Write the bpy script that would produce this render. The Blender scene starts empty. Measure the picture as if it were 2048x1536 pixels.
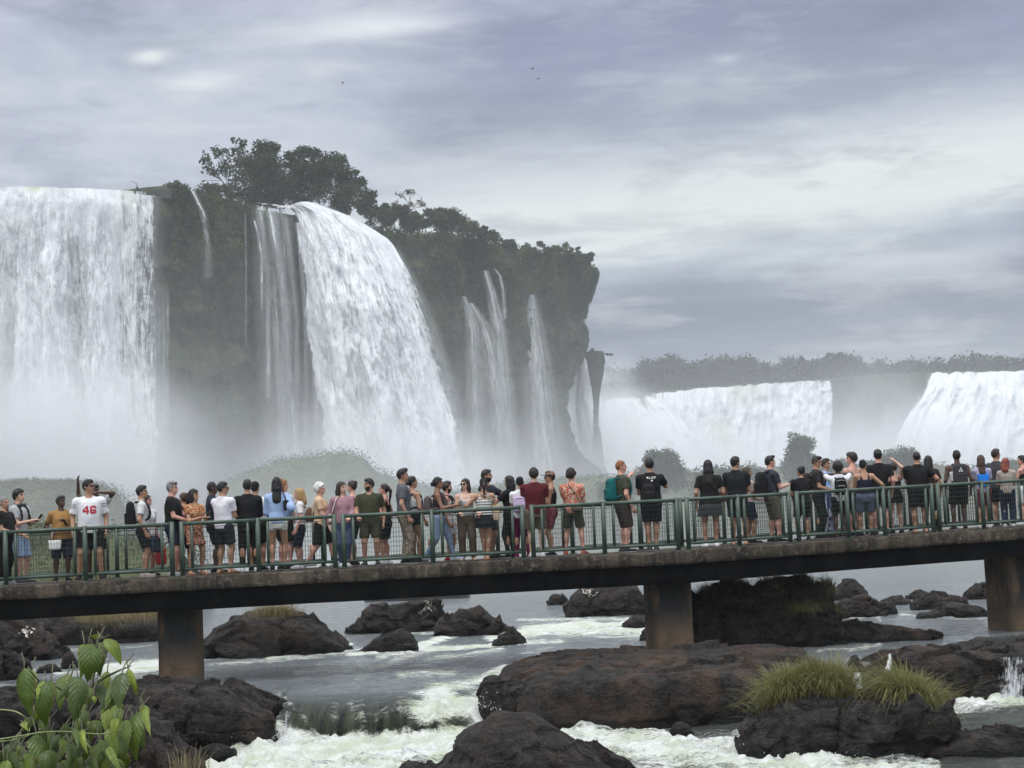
import bpy, bmesh, math, random
import numpy as np
from mathutils import Vector, Matrix
from mathutils.bvhtree import BVHTree

random.seed(4); rng = np.random.default_rng(4)
SC = bpy.context.scene; COL = SC.collection
# ------------------------------------------------------------------ camera
ZC = 2.6; FPX = 3500.0; PITCH = math.radians(4.61); ROLL = math.radians(2.4)
_R = np.array((1.0, 0, 0)); _F = np.array((0, math.cos(PITCH), math.sin(PITCH))); _U = np.array((0, -math.sin(PITCH), math.cos(PITCH)))
_R2 = math.cos(ROLL)*_R - math.sin(ROLL)*_U; _U2 = math.sin(ROLL)*_R + math.cos(ROLL)*_U
CAM = np.array((0.0, 0.0, ZC))
cam_d = bpy.data.cameras.new("camera"); cam = bpy.data.objects.new("camera", cam_d); COL.objects.link(cam)
cam_d.sensor_fit = 'HORIZONTAL'; cam_d.sensor_width = 36; cam_d.lens = FPX/2048*36
cam_d.clip_start = 0.1; cam_d.clip_end = 6000
_m = Matrix.Identity(4)
for i in range(3):
    _m[i][0] = _R2[i]; _m[i][1] = _U2[i]; _m[i][2] = -_F[i]; _m[i][3] = CAM[i]
cam.matrix_world = _m
SC.camera = cam

def ray(x, y):
    """unit direction of the sight line through photo point (x, y)"""
    d = _F + (x-1024)/FPX*_R2 + (768-y)/FPX*_U2
    return d/np.linalg.norm(d)
def at_d(x, y, D):
    """world point on that sight line at distance D along world Y"""
    d = ray(x, y); return CAM + d*(D/d[1])
def at_z(x, y, z):
    d = ray(x, y); return CAM + d*((z-ZC)/d[2])
def proj(P):
    v = np.asarray(P, float)-CAM
    return 1024+FPX*(v@_R2)/(v@_F), 768-FPX*(v@_U2)/(v@_F)

# ------------------------------------------------------------------ render settings
SC.view_settings.view_transform = 'Standard'; SC.view_settings.look = 'None'
SC.view_settings.exposure = 0.0; SC.view_settings.gamma = 1.0
cy = SC.cycles
cy.use_denoising = True; cy.denoiser = 'OPENIMAGEDENOISE'
cy.max_bounces = 8; cy.diffuse_bounces = 3; cy.glossy_bounces = 3; cy.transparent_max_bounces = 24; cy.volume_bounces = 2
cy.use_adaptive_sampling = True; cy.adaptive_threshold = 0.015
cy.caustics_reflective = False; cy.caustics_refractive = False
cy.volume_max_steps = 512

# ------------------------------------------------------------------ node helpers
def lin(r, g, b):
    f = lambda c: ((c/255+0.055)/1.055)**2.4 if c/255 > 0.04045 else c/255/12.92
    return (f(r), f(g), f(b), 1.0)
class NT:
    def __init__(s, tree): s.t = tree; tree.nodes.clear()
    def n(s, typ, *args, **kw):
        nd = s.t.nodes.new(typ); ins = kw.pop('ins', {})
        for k, v in kw.items(): setattr(nd, k, v)
        for i, a in enumerate(args): s.put(nd.inputs[i], a)
        for k, v in ins.items(): s.put(nd.inputs[k], v)
        return nd
    def put(s, sock, v):
        if v is None: return
        if hasattr(v, 'is_linked'): s.t.links.new(v, sock)
        elif isinstance(v, bpy.types.Node): s.t.links.new(v.outputs[0], sock)
        else:
            try: sock.default_value = v
            except Exception: sock.default_value = tuple(v)[:3]
    def m(s, op, a, b=None, c=None, clamp=False):
        nd = s.t.nodes.new('ShaderNodeMath'); nd.operation = op; nd.use_clamp = clamp
        s.put(nd.inputs[0], a)
        if b is not None: s.put(nd.inputs[1], b)
        if c is not None: s.put(nd.inputs[2], c)
        return nd.outputs[0]
    def noise(s, vec, scale, detail=4, rough=0.55, dist=0.0, out='Fac'):
        nd = s.n('ShaderNodeTexNoise', ins={'Vector': vec, 'Scale': scale, 'Detail': detail, 'Roughness': rough, 'Distortion': dist})
        return nd.outputs[out]
    def ramp(s, fac, stops, interp='LINEAR'):
        nd = s.n('ShaderNodeValToRGB', ins={'Fac': fac}); cr = nd.color_ramp; cr.interpolation = interp
        while len(cr.elements) < len(stops): cr.elements.new(0.5)
        for e, (p, c) in zip(cr.elements, stops):
            e.position = p; e.color = c if isinstance(c, (tuple, list)) else (c, c, c, 1)
        return nd.outputs[0]
    def mix(s, fac, a, b, blend='MIX'):
        nd = s.t.nodes.new('ShaderNodeMix'); nd.data_type = 'RGBA'; nd.blend_type = blend
        s.put(nd.inputs[0], fac); s.put(nd.inputs[6], a); s.put(nd.inputs[7], b); return nd.outputs[2]
    def mapping(s, vec, scale=(1, 1, 1), loc=(0, 0, 0)):
        return s.n('ShaderNodeMapping', ins={'Vector': vec, 'Scale': scale, 'Location': loc}).outputs[0]
    def range(s, v, a, b, c=0.0, d=1.0, smooth=False):
        nd = s.n('ShaderNodeMapRange', ins={0: v, 1: a, 2: b, 3: c, 4: d})
        if smooth: nd.interpolation_type = 'SMOOTHSTEP'
        return nd.outputs[0]

# ------------------------------------------------------------------ sky
W = bpy.data.worlds.new("World"); SC.world = W; W.use_nodes = True
SUN_EL, SUN_ROT = math.radians(68), math.radians(205)
def build_world():
    T = NT(W.node_tree)
    out = T.n('ShaderNodeOutputWorld'); bg = T.n('ShaderNodeBackground')
    bg.inputs['Strength'].default_value = 0.1
    T.t.links.new(bg.outputs[0], out.inputs[0])
    sky = T.n('ShaderNodeTexSky'); sky.sky_type = 'NISHITA'; sky.sun_disc = False
    sky.sun_elevation = SUN_EL; sky.sun_rotation = SUN_ROT
    tc = T.n('ShaderNodeTexCoord'); d = tc.outputs['Generated']
    sep = T.n('ShaderNodeSeparateXYZ', d)
    X, Y, Z = sep.outputs
    az = T.m('ARCTAN2', X, Y); el = T.m('ARCSINE', Z)
    # flat cloud-deck coordinates: streaks get narrower towards the horizon
    zz = T.m('MAXIMUM', T.m('ADD', Z, 0.06), 0.02)
    dk = T.n('ShaderNodeCombineXYZ', T.m('MULTIPLY', T.m('DIVIDE', X, zz), 0.9), T.m('DIVIDE', Y, zz), 0.0).outputs[0]
    n1 = T.noise(dk, 1.7, 6, 0.55, 0.4); n2 = T.noise(T.mapping(dk, (0.6, 1.5, 1), (3, 7, 0)), 3.3, 5, 0.55, 0.6)
    pv = T.n('ShaderNodeCombineXYZ', T.m('MULTIPLY', az, 6.5), T.m('MULTIPLY', el, 24.0), 0.0).outputs[0]
    n3 = T.noise(pv, 1.0, 6, 0.55, 0.5)
    roll_el = T.m('SUBTRACT', el, T.m('MULTIPLY', az, 0.055))
    e2 = T.m('ADD', roll_el, T.m('ADD', T.m('MULTIPLY', T.m('SUBTRACT', n1, 0.5), 0.035), T.m('MULTIPLY', T.m('SUBTRACT', n3, 0.5), 0.028)))
    def band(vals): return T.ramp(T.range(e2, 0.0, 0.40), [(e/0.40, lin(*c)) for e, c in vals], 'B_SPLINE')
    right = band([(0.0, (196, 201, 208)), (0.075, (148, 154, 167)), (0.105, (120, 126, 144)), (0.125, (141, 146, 162)), (0.142, (205, 211, 219)), (0.156, (238, 242, 238)),
                  (0.178, (240, 243, 240)), (0.198, (212, 216, 223)), (0.222, (168, 174, 190)), (0.26, (143, 149, 173)), (0.30, (149, 153, 178)), (0.40, (200, 204, 218))])
    left = band([(0.0, (206, 209, 212)), (0.13, (206, 209, 213)), (0.17, (212, 215, 219)), (0.195, (203, 208, 217)), (0.225, (199, 202, 215)), (0.25, (203, 206, 219)),
                 (0.275, (190, 195, 210)), (0.30, (189, 192, 211)), (0.40, (210, 213, 224))])
    lf = T.range(T.m('ADD', az, T.m('MULTIPLY', T.m('SUBTRACT', n1, 0.5), 0.12)), -0.13, 0.02, 1.0, 0.0, True)
    col = T.mix(lf, right, left)
    # soft variation of the deck
    n5 = T.noise(T.n('ShaderNodeCombineXYZ', T.m('MULTIPLY', az, 30.0), T.m('MULTIPLY', el, 105.0), 2.0).outputs[0], 1.0, 6, .6, 1.0)
    var = T.m('ADD', T.m('MULTIPLY', T.m('SUBTRACT', n2, 0.5), 0.38), T.m('ADD', T.m('MULTIPLY', T.m('SUBTRACT', n3, 0.5), 1.15), T.m('MULTIPLY', T.m('SUBTRACT', n5, 0.5), 0.36)))
    col = T.mix(T.range(var, 0.0, 0.30, 0.0, 0.55), col, lin(235, 238, 236))
    col = T.mix(T.range(var, 0.0, -0.30, 0.0, 0.62), col, lin(128, 134, 156))
    # breaks and darker patches of cloud, where they stand in the sky: (x, y, half width, half height, amount, colour)
    fine = T.noise(pv, 2.6, 5, 0.6, 0.8)
    for (x, y, sx, sy, a, c) in [
        (770, 47, 160, 22, 1.0, (250, 251, 250)), (520, 72, 170, 30, .5, (226, 229, 232)), (306, 113, 40, 13, .85, (240, 243, 242)), (405, 162, 66, 17, .8, (236, 239, 240)),
        (1452, 118, 26, 8, .55, (228, 231, 235)), (1430, 140, 110, 36, .35, (205, 207, 218)), (1180, 105, 260, 75, .55, (157, 162, 189)), (1000, 15, 300, 22, .5, (160, 165, 194)),
        (1440, 222, 220, 26, .55, (160, 165, 184)), (850, 195, 170, 40, .35, (172, 177, 196)), (1990, 90, 80, 80, .5, (160, 165, 194)), (1900, 205, 180, 26, .4, (190, 194, 208)),
        (1066, 468, 110, 12, .6, (187, 191, 202)), (1120, 488, 100, 10, .55, (189, 196, 205)), (1200, 513, 60, 8, .5, (190, 194, 207)), (1390, 527, 85, 11, .6, (185, 189, 200)),
        (1440, 503, 110, 7, .35, (196, 199, 208)), (1600, 492, 30, 6, .4, (189, 196, 205)), (1330, 400, 240, 45, .5, (229, 232, 229)), (1900, 345, 200, 26, .55, (227, 230, 228)),
        (1620, 440, 300, 40, .4, (225, 228, 226)), (1700, 640, 380, 34, .4, (147, 152, 172)), (1980, 460, 90, 30, .6, (179, 189, 203)), (1830, 520, 110, 16, .6, (214, 217, 221)),
        (1990, 500, 70, 20, .5, (206, 209, 218)), (1250, 560, 120, 22, .4, (177, 181, 195)), (1740, 555, 240, 24, .45, (188, 193, 202)), (880, 330, 200, 26, .45, (215, 218, 222))]:
        r = ray(x, y); a0 = math.atan2(r[0], r[1]); e0 = math.asin(r[2])
        da = T.m('DIVIDE', T.m('SUBTRACT', az, a0), sx/FPX); de = T.m('DIVIDE', T.m('SUBTRACT', T.m('SUBTRACT', el, e0), T.m('MULTIPLY', T.m('SUBTRACT', az, a0), 0.06)), sy/FPX)
        q = T.m('ADD', T.m('MULTIPLY', da, da), T.m('MULTIPLY', de, de))
        q = T.m('ADD', q, T.m('MULTIPLY', T.m('SUBTRACT', fine, 0.5), 2.6))
        g = T.m('MULTIPLY', T.m('POWER', 2.718, T.m('MULTIPLY', T.m('MAXIMUM', q, 0.0), -1.0)), a)
        col = T.mix(g, col, lin(*c))
    # overhead and behind the camera the deck is thin and bright
    hi = T.m('MULTIPLY', T.range(Z, 0.3, 0.85, 0.0, 1.0, True), 0.9)
    back = T.m('MULTIPLY', T.range(Y, 0.75, -0.5, 0.0, 1.0, True), T.range(Z, 0.0, 0.4, 0.0, 0.45, True))
    col = T.mix(T.m('MAXIMUM', hi, back), col, (2.0, 2.03, 2.1, 1))
    col = T.mix(1.0, col, (9.75, 10.05, 10.2, 1), 'MULTIPLY')
    col = T.mix(0.94, sky.outputs[0], col)
    T.t.links.new(col, bg.inputs['Color'])
build_world()
sun_d = bpy.data.lights.new("sun", 'SUN'); sun_d.energy = 1.5; sun_d.angle = math.radians(18); sun_d.color = (1.0, 0.97, 0.93)
sun = bpy.data.objects.new("sun", sun_d); COL.objects.link(sun)
_sd = Vector((math.sin(SUN_ROT)*math.cos(SUN_EL), math.cos(SUN_ROT)*math.cos(SUN_EL), math.sin(SUN_EL)))
sun.rotation_euler = _sd.to_track_quat('Z', 'Y').to_euler()

# ------------------------------------------------------------------ object helpers
def tag(o, label=None, cat=None, group=None, kind=None):
    for k, v in (('label', label), ('category', cat), ('group', group), ('kind', kind)):
        if v: o[k] = v
    return o
def empty(name, loc=(0, 0, 0), rz=0.0, parent=None):
    o = bpy.data.objects.new(name, None); COL.objects.link(o); o.location = loc; o.rotation_euler = (0, 0, rz); o.parent = parent
    o.empty_display_size = 0.1
    return o
def mesh_np(name, V, Fq, smooth=True):
    """mesh from numpy verts and an (n,3)/(n,4) face array or a list of them"""
    me = bpy.data.meshes.new(name); V = np.asarray(V, np.float32)
    Fs = Fq if isinstance(Fq, list) else [Fq]
    Fs = [np.asarray(f, np.int32) for f in Fs if len(f)]
    nl = sum(f.size for f in Fs); nf = sum(len(f) for f in Fs)
    me.vertices.add(len(V)); me.vertices.foreach_set('co', V.ravel())
    me.loops.add(nl); me.polygons.add(nf)
    me.loops.foreach_set('vertex_index', np.concatenate([f.ravel() for f in Fs]) if Fs else [])
    tot = np.concatenate([np.full(len(f), f.shape[1], np.int32) for f in Fs]) if Fs else np.zeros(0, np.int32)
    st = np.concatenate([[0], np.cumsum(tot)[:-1]]).astype(np.int32) if nf else []
    me.polygons.foreach_set('loop_start', st)
    if smooth: me.polygons.foreach_set('use_smooth', np.ones(nf, bool))
    me.update(calc_edges=True)
    return me
def link(name, me, mats=None, parent=None, loc=None):
    o = bpy.data.objects.new(name, me); COL.objects.link(o); o.parent = parent
    if loc is not None: o.location = loc
    for m_ in (mats if isinstance(mats, (list, tuple)) else [mats] if mats else []): me.materials.append(m_)
    return o
def set_attr(me, name, arr):
    a = me.attributes.new(name, 'FLOAT', 'POINT'); a.data.foreach_set('value', np.asarray(arr, np.float32).ravel())
def grid_faces(n, m_):
    """quads of an n x m_ vertex grid (row-major)"""
    i = np.arange(n-1)[:, None]*m_+np.arange(m_-1)[None, :]
    return np.stack([i, i+1, i+m_+1, i+m_], -1).reshape(-1, 4)

class MB:
    """collects boxes, tubes and lathes into ONE mesh"""
    def __init__(s): s.V = []; s.Q = []; s.Tn = []; s.n = 0
    def add(s, V, Q=None, Tn=None):
        V = np.asarray(V, float)
        if Q is not None and len(Q): s.Q.append(np.asarray(Q)+s.n)
        if Tn is not None and len(Tn): s.Tn.append(np.asarray(Tn)+s.n)
        s.V.append(V); s.n += len(V)
    def box(s, c, size, rot=None):
        a = np.array([(x, y, z) for x in (-.5, .5) for y in (-.5, .5) for z in (-.5, .5)])*np.array(size)
        if rot is not None: a = a@np.array(rot).T
        s.add(a+np.array(c), [(0, 1, 3, 2), (4, 6, 7, 5), (0, 4, 5, 1), (2, 3, 7, 6), (0, 2, 6, 4), (1, 5, 7, 3)])
    def beam(s, p, q, w, h):
        """box from p to q, w wide across, h high"""
        p, q = np.array(p, float), np.array(q, float); d = q-p; L = np.linalg.norm(d); d /= L
        up = np.array((0, 0, 1.0)) if abs(d[2]) < .95 else np.array((0, 1.0, 0))
        sd = np.cross(d, up); sd /= np.linalg.norm(sd); u = np.cross(sd, d)
        s.box((p+q)/2, (L, w, h), np.stack([d, sd, u], 1))
    def tube(s, pts, r, n=8, cap=True):
        P = np.array(pts, float); r = np.full(len(P), r) if np.isscalar(r) else np.array(r, float)
        T_ = np.gradient(P, axis=0); T_ /= np.linalg.norm(T_, axis=1)[:, None]+1e-12
        ref = np.array((0, 0, 1.0)) if abs(T_[0][2]) < .9 else np.array((1.0, 0, 0))
        V = []
        for p, t, rr in zip(P, T_, r):
            a = np.cross(t, ref); a /= np.linalg.norm(a)+1e-12; b = np.cross(t, a)
            ang = np.arange(n)*2*math.pi/n
            V.append(p+rr*(np.cos(ang)[:, None]*a+np.sin(ang)[:, None]*b)); ref = ref if abs(t@ref) < .95 else b
        V = np.concatenate(V); k = np.arange(n); Q = []
        for i in range(len(P)-1):
            Q += np.stack([i*n+k, i*n+(k+1) % n, (i+1)*n+(k+1) % n, (i+1)*n+k], 1).tolist()
        Tn = []
        if cap:
            V = np.concatenate([V, P[:1], P[-1:]]); e = len(P)*n; b0 = (len(P)-1)*n
            Tn = [(e, (j+1) % n, j) for j in range(n)]+[(e+1, b0+j, b0+(j+1) % n) for j in range(n)]
        s.add(V, Q, Tn)
    def build(s, name, mats=None, parent=None, smooth=False):
        V = np.concatenate(s.V); F_ = []
        if s.Tn: F_.append(np.concatenate(s.Tn))
        if s.Q: F_.append(np.concatenate(s.Q))
        return link(name, mesh_np(name, V, F_, smooth), mats, parent)

# ------------------------------------------------------------------ numpy noise
_perm = rng.permutation(4096).astype(np.int64)
def _hash(ix, iy, iz):
    return _perm[(_perm[(_perm[ix & 4095]+iy) & 4095]+iz) & 4095]/4095.0
def vnoise(P):
    P = np.asarray(P, float); i = np.floor(P).astype(np.int64); f = P-i; f = f*f*f*(f*(f*6-15)+10)
    x, y, z = i[..., 0], i[..., 1], i[..., 2]; fx, fy, fz = f[..., 0], f[..., 1], f[..., 2]
    def h(a, b, c): return _hash(x+a, y+b, z+c)
    l = lambda a, b, t: a+(b-a)*t
    return l(l(l(h(0,0,0), h(1,0,0), fx), l(h(0,1,0), h(1,1,0), fx), fy), l(l(h(0,0,1), h(1,0,1), fx), l(h(0,1,1), h(1,1,1), fx), fy), fz)*2-1
def fbm(P, octv=4, gain=0.5, lac=2.03):
    P = np.asarray(P, float); s = 0; a = 1.0; t = 0
    for k in range(octv):
        s = s+a*vnoise(P+17.3*k); t += a; a *= gain; P = P*lac
    return s/t
def ridged(P, octv=4, gain=0.5):
    P = np.asarray(P, float); s = 0; a = 1.0; t = 0
    for k in range(octv):
        s = s+a*(1-np.abs(vnoise(P+9.1*k))*2); t += a; a *= gain; P = P*2.07
    return s/t
def sstep(a, b, x):
    t = np.clip((np.asarray(x, float)-a)/(b-a), 0, 1); return t*t*(3-2*t)
def P3(x, y, z): return np.stack(np.broadcast_arrays(x, y, z), -1)

# ------------------------------------------------------------------ surface nets (closed surfaces from distance fields)
def surface_nets(f, org, h):
    nx, ny, nz = f.shape; ins = f < 0
    cs = np.zeros((nx-1, ny-1, nz-1), np.int8)
    for a in (0, 1):
        for b in (0, 1):
            for c in (0, 1): cs += ins[a:nx-1+a, b:ny-1+b, c:nz-1+c]
    act = (cs > 0) & (cs < 8); idx = -np.ones(act.shape, np.int64); I = np.argwhere(act)
    if len(I) == 0: return np.zeros((0, 3)), np.zeros((0, 4), int)
    idx[act] = np.arange(len(I)); S = np.zeros((len(I), 3)); C = np.zeros(len(I))
    cor = [(a, b, c) for a in (0, 1) for b in (0, 1) for c in (0, 1)]
    for p in cor:
        for ax in range(3):
            if p[ax]: continue
            q = list(p); q[ax] = 1
            f0 = f[I[:, 0]+p[0], I[:, 1]+p[1], I[:, 2]+p[2]]; f1 = f[I[:, 0]+q[0], I[:, 1]+q[1], I[:, 2]+q[2]]
            x = (f0 < 0) != (f1 < 0); t = np.where(x, f0/np.where(x, f0-f1, 1), 0)
            pt = np.tile(np.array(p, float), (len(I), 1)); pt[:, ax] = t
            S += np.where(x[:, None], pt, 0); C += x
    V = (I+S/C[:, None])*h+np.array(org)
    Q = []
    for ax in range(3):
        s0 = [slice(None)]*3; s1 = [slice(None)]*3; s0[ax] = slice(0, -1); s1[ax] = slice(1, None)
        e = ins[tuple(s0)] != ins[tuple(s1)]; E = np.argwhere(e); b, c = (ax+1) % 3, (ax+2) % 3
        ok = (E[:, b] > 0) & (E[:, c] > 0) & (E[:, b] < f.shape[b]-1) & (E[:, c] < f.shape[c]-1); E = E[ok]
        def cell(db, dc):
            k = E.copy(); k[:, b] -= db; k[:, c] -= dc; return idx[k[:, 0], k[:, 1], k[:, 2]]
        q = np.stack([cell(1, 1), cell(0, 1), cell(0, 0), cell(1, 0)], 1)
        flip = ~ins[E[:, 0], E[:, 1], E[:, 2]]; q[flip] = q[flip][:, ::-1]; Q.append(q)
    return V, np.concatenate(Q)

# ------------------------------------------------------------------ materials
_mats = {}
def material(key, build, *a):
    if key in _mats: return _mats[key]
    m_ = bpy.data.materials.new(str(key)); m_.use_nodes = True; T = NT(m_.node_tree)
    out = T.n('ShaderNodeOutputMaterial'); T.mat = m_
    sh = build(T, *a)
    if sh is not None: T.t.links.new(sh.outputs[0] if isinstance(sh, bpy.types.Node) else sh, out.inputs[0])
    T.out = out; _mats[key] = m_; return m_
def bsdf(T, color, rough=0.6, **ins):
    d = {'Base Color': color, 'Roughness': rough}; d.update(ins)
    return T.n('ShaderNodeBsdfPrincipled', ins=d)
def objco(T): return T.n('ShaderNodeTexCoord').outputs['Object']
def geopos(T): return T.n('ShaderNodeNewGeometry').outputs['Position']
def attr(T, name): return T.n('ShaderNodeAttribute', attribute_name=name).outputs['Fac']
def bump(T, h, strength=0.5, dist=0.05): return T.n('ShaderNodeBump', ins={'Strength': strength, 'Distance': dist, 'Height': h}).outputs[0]
# ================================================================== far setting: cliffs, falls, forest, islands
def interp_poly(P, n):
    P = np.asarray(P, float); d = np.r_[0, np.cumsum(np.linalg.norm(np.diff(P[:, :2], axis=0), axis=1))]
    s = np.linspace(0, d[-1], n); return np.stack([np.interp(s, d, P[:, k]) for k in range(P.shape[1])], 1), s

def m_cliff(T):
    p = geopos(T); z = T.n('ShaderNodeSeparateXYZ', p).outputs[2]
    nz = T.n('ShaderNodeSeparateXYZ', T.n('ShaderNodeNewGeometry').outputs['Normal']).outputs[2]
    a = T.noise(T.mapping(p, (.25, .25, .05)), 1.0, 6, .6); b = T.noise(p, 0.55, 6, .65); c = T.noise(T.mapping(p, (.7, .7, .05)), 1.0, 6, .65)
    rock = T.mix(T.range(a, .38, .62), (.006, .0066, .007, 1), (.048, .048, .047, 1))
    rock = T.mix(T.range(c, .48, .62, 0, .6), rock, (.030, .040, .022, 1))
    d2 = T.noise(T.mapping(p, (1.6, 1.6, .05)), 1.0, 6, .65, .2); rock = T.mix(T.range(d2, .52, .66, 0, .8), rock, (.006, .0065, .007, 1)); rock = T.mix(T.range(T.noise(T.mapping(p, (.12, .12, 1.0)), .9, 5, .6, .6), .56, .68, 0, .5), rock, (.006, .006, .006, 1))
    rust = T.mix(T.range(T.noise(p, .12, 4), .55, .7, 0, .5), rock, (.075, .048, .036, 1))
    green = T.mix(T.range(T.noise(p, .8, 6, .7), .35, .65), (.014, .024, .008, 1), (.078, .100, .026, 1))
    f = T.m('ADD', T.range(b, .42, .62), T.range(nz, .05, .6))
    f = T.m('MULTIPLY', f, attr(T, 'moss'), clamp=True)
    col = T.mix(f, rust, green)
    return bsdf(T, col, .8, Normal=bump(T, T.noise(p, 1.3, 8, .7), .9, .6))
M_CLIFF = material('cliff_rock', m_cliff)

def cliff_sheet(name, pts, nz, zbase, amp, prof=None, seed=0.0, ns=500, moss=None, back=60.0, rise=0.0):
    """wall under a lip polyline (photo x, photo y, distance), with the plateau behind it"""
    L, s = interp_poly([(*at_d(x, y, D)[:3], x) for x, y, D in pts], ns)
    ztop = L[:, 2]; tan = np.gradient(L[:, :2], axis=0); tan /= np.linalg.norm(tan, axis=1)[:, None]
    nrm = np.stack([tan[:, 1], -tan[:, 0]], 1)
    t = np.linspace(0, 1, nz)
    Z = ztop[:, None]*(1-t)+zbase*t
    H = ztop[:, None]-zbase
    S = np.broadcast_to(s[:, None], Z.shape)
    off = amp*1.3*fbm(P3(S*.045+seed, Z*.02, seed), 4)+amp*.85*ridged(P3(S*.16+seed, Z*.03, seed+3), 4)+amp*.35*fbm(P3(S*.5, Z*.25, seed+5), 4)
    off = off+amp*.5*fbm(P3(S*.08, Z*.22, seed+8), 3)
    off = off*np.clip(t*6+.25, 0, 1)+5.0*t**3
    X = L[:, 0][:, None]+nrm[:, 0][:, None]*off; Y = L[:, 1][:, None]+nrm[:, 1][:, None]*off
    if prof is not None:
        yp = np.array([[proj((X[i, j], Y[i, j], Z[i, j]))[1] for j in range(nz)] for i in (ns-1,)])[0]
        px = L[:, 3]; w = sstep(prof[0], prof[1], np.maximum.accumulate(px))**1.3
        dx = np.interp(yp, [a for a, b in prof[2]], [b for a, b in prof[2]])
        X = X+w[:, None]*dx[None, :]*L[:, 1][:, None]/FPX
    if prof is not None:
        S_ = prof[3]; PX = 1024+FPX*((X*_R2[0]+Y*_R2[1]+(Z-ZC)*_R2[2])/(X*_F[0]+Y*_F[1]+(Z-ZC)*_F[2])); PY = 768-FPX*((X*_U2[0]+Y*_U2[1]+(Z-ZC)*_U2[2])/(X*_F[0]+Y*_F[1]+(Z-ZC)*_F[2]))
        lim = np.interp(PY, [a for a, b in S_], [b for a, b in S_])+5*vnoise(P3(PY*.06, 0*PY, 2.0))+3*vnoise(P3(PY*.2, 0*PY, 5.0)); X = X-np.maximum(0, PX-lim)*.95*Y/FPX*(np.maximum.accumulate(L[:, 3])[:, None] > 1040)
    Zt = Z+amp*.18*fbm(P3(S*.3, Z*.3, seed+2), 3)*np.clip(t*5, .0, 1)
    V = P3(X, Y, Zt)
    nb = 14; tb = np.linspace(0, 1, nb)[1:]
    B = []
    for q in tb[::-1]:
        P = V[:, 0].copy(); P[:, 0] -= nrm[:, 0]*back*q*.3; P[:, 1] += back*q; P[:, 2] += rise*q+.7*fbm(P3(P[:, 0]*.15, P[:, 1]*.15, seed+1), 3)*min(1, q*4)
        B.append(P)
    A = np.concatenate([np.stack(B, 1), V], 1)
    me = mesh_np(name, A.reshape(-1, 3), grid_faces(ns, A.shape[1])[:, ::-1])
    M = np.ones(A.shape[:2])
    if moss is not None:
        mm = moss(L[:, 3][:, None], Z); M[:, nb-1:] = mm
    set_attr(me, 'moss', M.ravel())
    o = link(name, me, M_CLIFF); return o, V, nrm

LIP = [(-260, 372, 228), (-60, 376, 236), (60, 384, 240), (130, 388, 243), (300, 382, 249), (330, 376, 250), (390, 388, 254), (480, 402, 258), (520, 420, 262), (590, 430, 266), (660, 432, 270),
       (720, 452, 274), (800, 470, 284), (870, 470, 292), (930, 476, 298), (1000, 492, 305), (1080, 504, 312), (1140, 506, 318), (1178, 520, 323), (1190, 545, 332), (1186, 560, 352), (1160, 565, 380), (1100, 560, 430)]
def _moss(px, z): return np.clip(sstep(10, 40, z)*.9+.20+.55*sstep(700, 1000, px)*sstep(20, 45, z)-.5*sstep(430, 700, px)*(1-sstep(720, 900, px)), 0, 1)
_o, CL_V, CL_N = cliff_sheet('cliff', LIP, 150, -3.0, 3.6, (985, 1165, [(480, 0), (530, 0), (560, 4), (590, -8), (640, -19), (700, -21), (740, -40), (775, -58), (810, -62), (850, -52), (900, -38), (930, -8), (955, 25), (990, 45)], [(480, 1150), (505, 1168), (520, 1182), (545, 1191), (562, 1193), (585, 1183), (600, 1178), (640, 1170), (700, 1170), (740, 1150), (775, 1134), (810, 1130), (850, 1140), (900, 1156), (930, 1185), (955, 1215), (990, 1245)]), 2.0, 760, _moss, 60, 2.0)
tag(_o, kind='structure')

# ------------------------------------------------------------------ leaves, crowns
def m_leaf(T, dark, light):
    t = attr(T, 'tone'); col = T.mix(t, dark, light)
    b = bsdf(T, col, .7, **{'Specular IOR Level': .2}); tr = T.n('ShaderNodeBsdfTranslucent', col)
    return T.n('ShaderNodeMixShader', .25, b, tr)
def leafmat(name, dark, light): return material('leaf_'+name, m_leaf, (*dark, 1), (*light, 1))
ML_TREE = leafmat('tree', (.014, .028, .009), (.070, .100, .034))
ML_BUSH = leafmat('bush', (.030, .046, .016), (.085, .100, .036))
ML_DRY = leafmat('dry', (.07, .058, .036), (.15, .12, .075))
ML_MOSS = leafmat('moss', (.016, .034, .008), (.092, .130, .028))
ML_FAR = leafmat('far', (.010, .018, .012), (.035, .05, .028))
M_BARK = material('bark', lambda T: bsdf(T, T.mix(T.noise(objco(T), 3, 5), (.05, .042, .035, 1), (.12, .10, .085, 1)), .9))

def leaf_quads(C, size, up=.4, r=None, aspect=.55, droop=0.0):
    """rhombic leaves about points C"""
    r = r or rng; n = len(C); C = np.asarray(C, float)
    N = r.normal(size=(n, 3)); N[:, 2] = np.abs(N[:, 2])+up; N /= np.linalg.norm(N, axis=1)[:, None]
    A = r.normal(size=(n, 3)); A[:, 2] -= droop; A -= (A*N).sum(1)[:, None]*N; A /= np.linalg.norm(A, axis=1)[:, None]; B = np.cross(N, A)
    L = (size*r.uniform(.6, 1.3, n))[:, None]; Wd = L*aspect
    V = np.stack([C-A*L*.5, C+B*Wd*.5-A*L*.05, C+A*L*.5, C-B*Wd*.5-A*L*.05], 1).reshape(-1, 3)
    return V, np.arange(4*n).reshape(-1, 4)
def leaf_mesh(name, C, size, mat, parent=None, tone=None, loc=None, **kw):
    C = np.asarray(C, float)
    if loc is not None: C = C-np.array(loc)
    V, Q = leaf_quads(C, size, **kw); me = mesh_np(name, V, Q, False)
    t = rng.uniform(0, 1, len(C)) if tone is None else tone
    set_attr(me, 'tone', np.repeat(t, 4)); return link(name, me, mat, parent)
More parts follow.
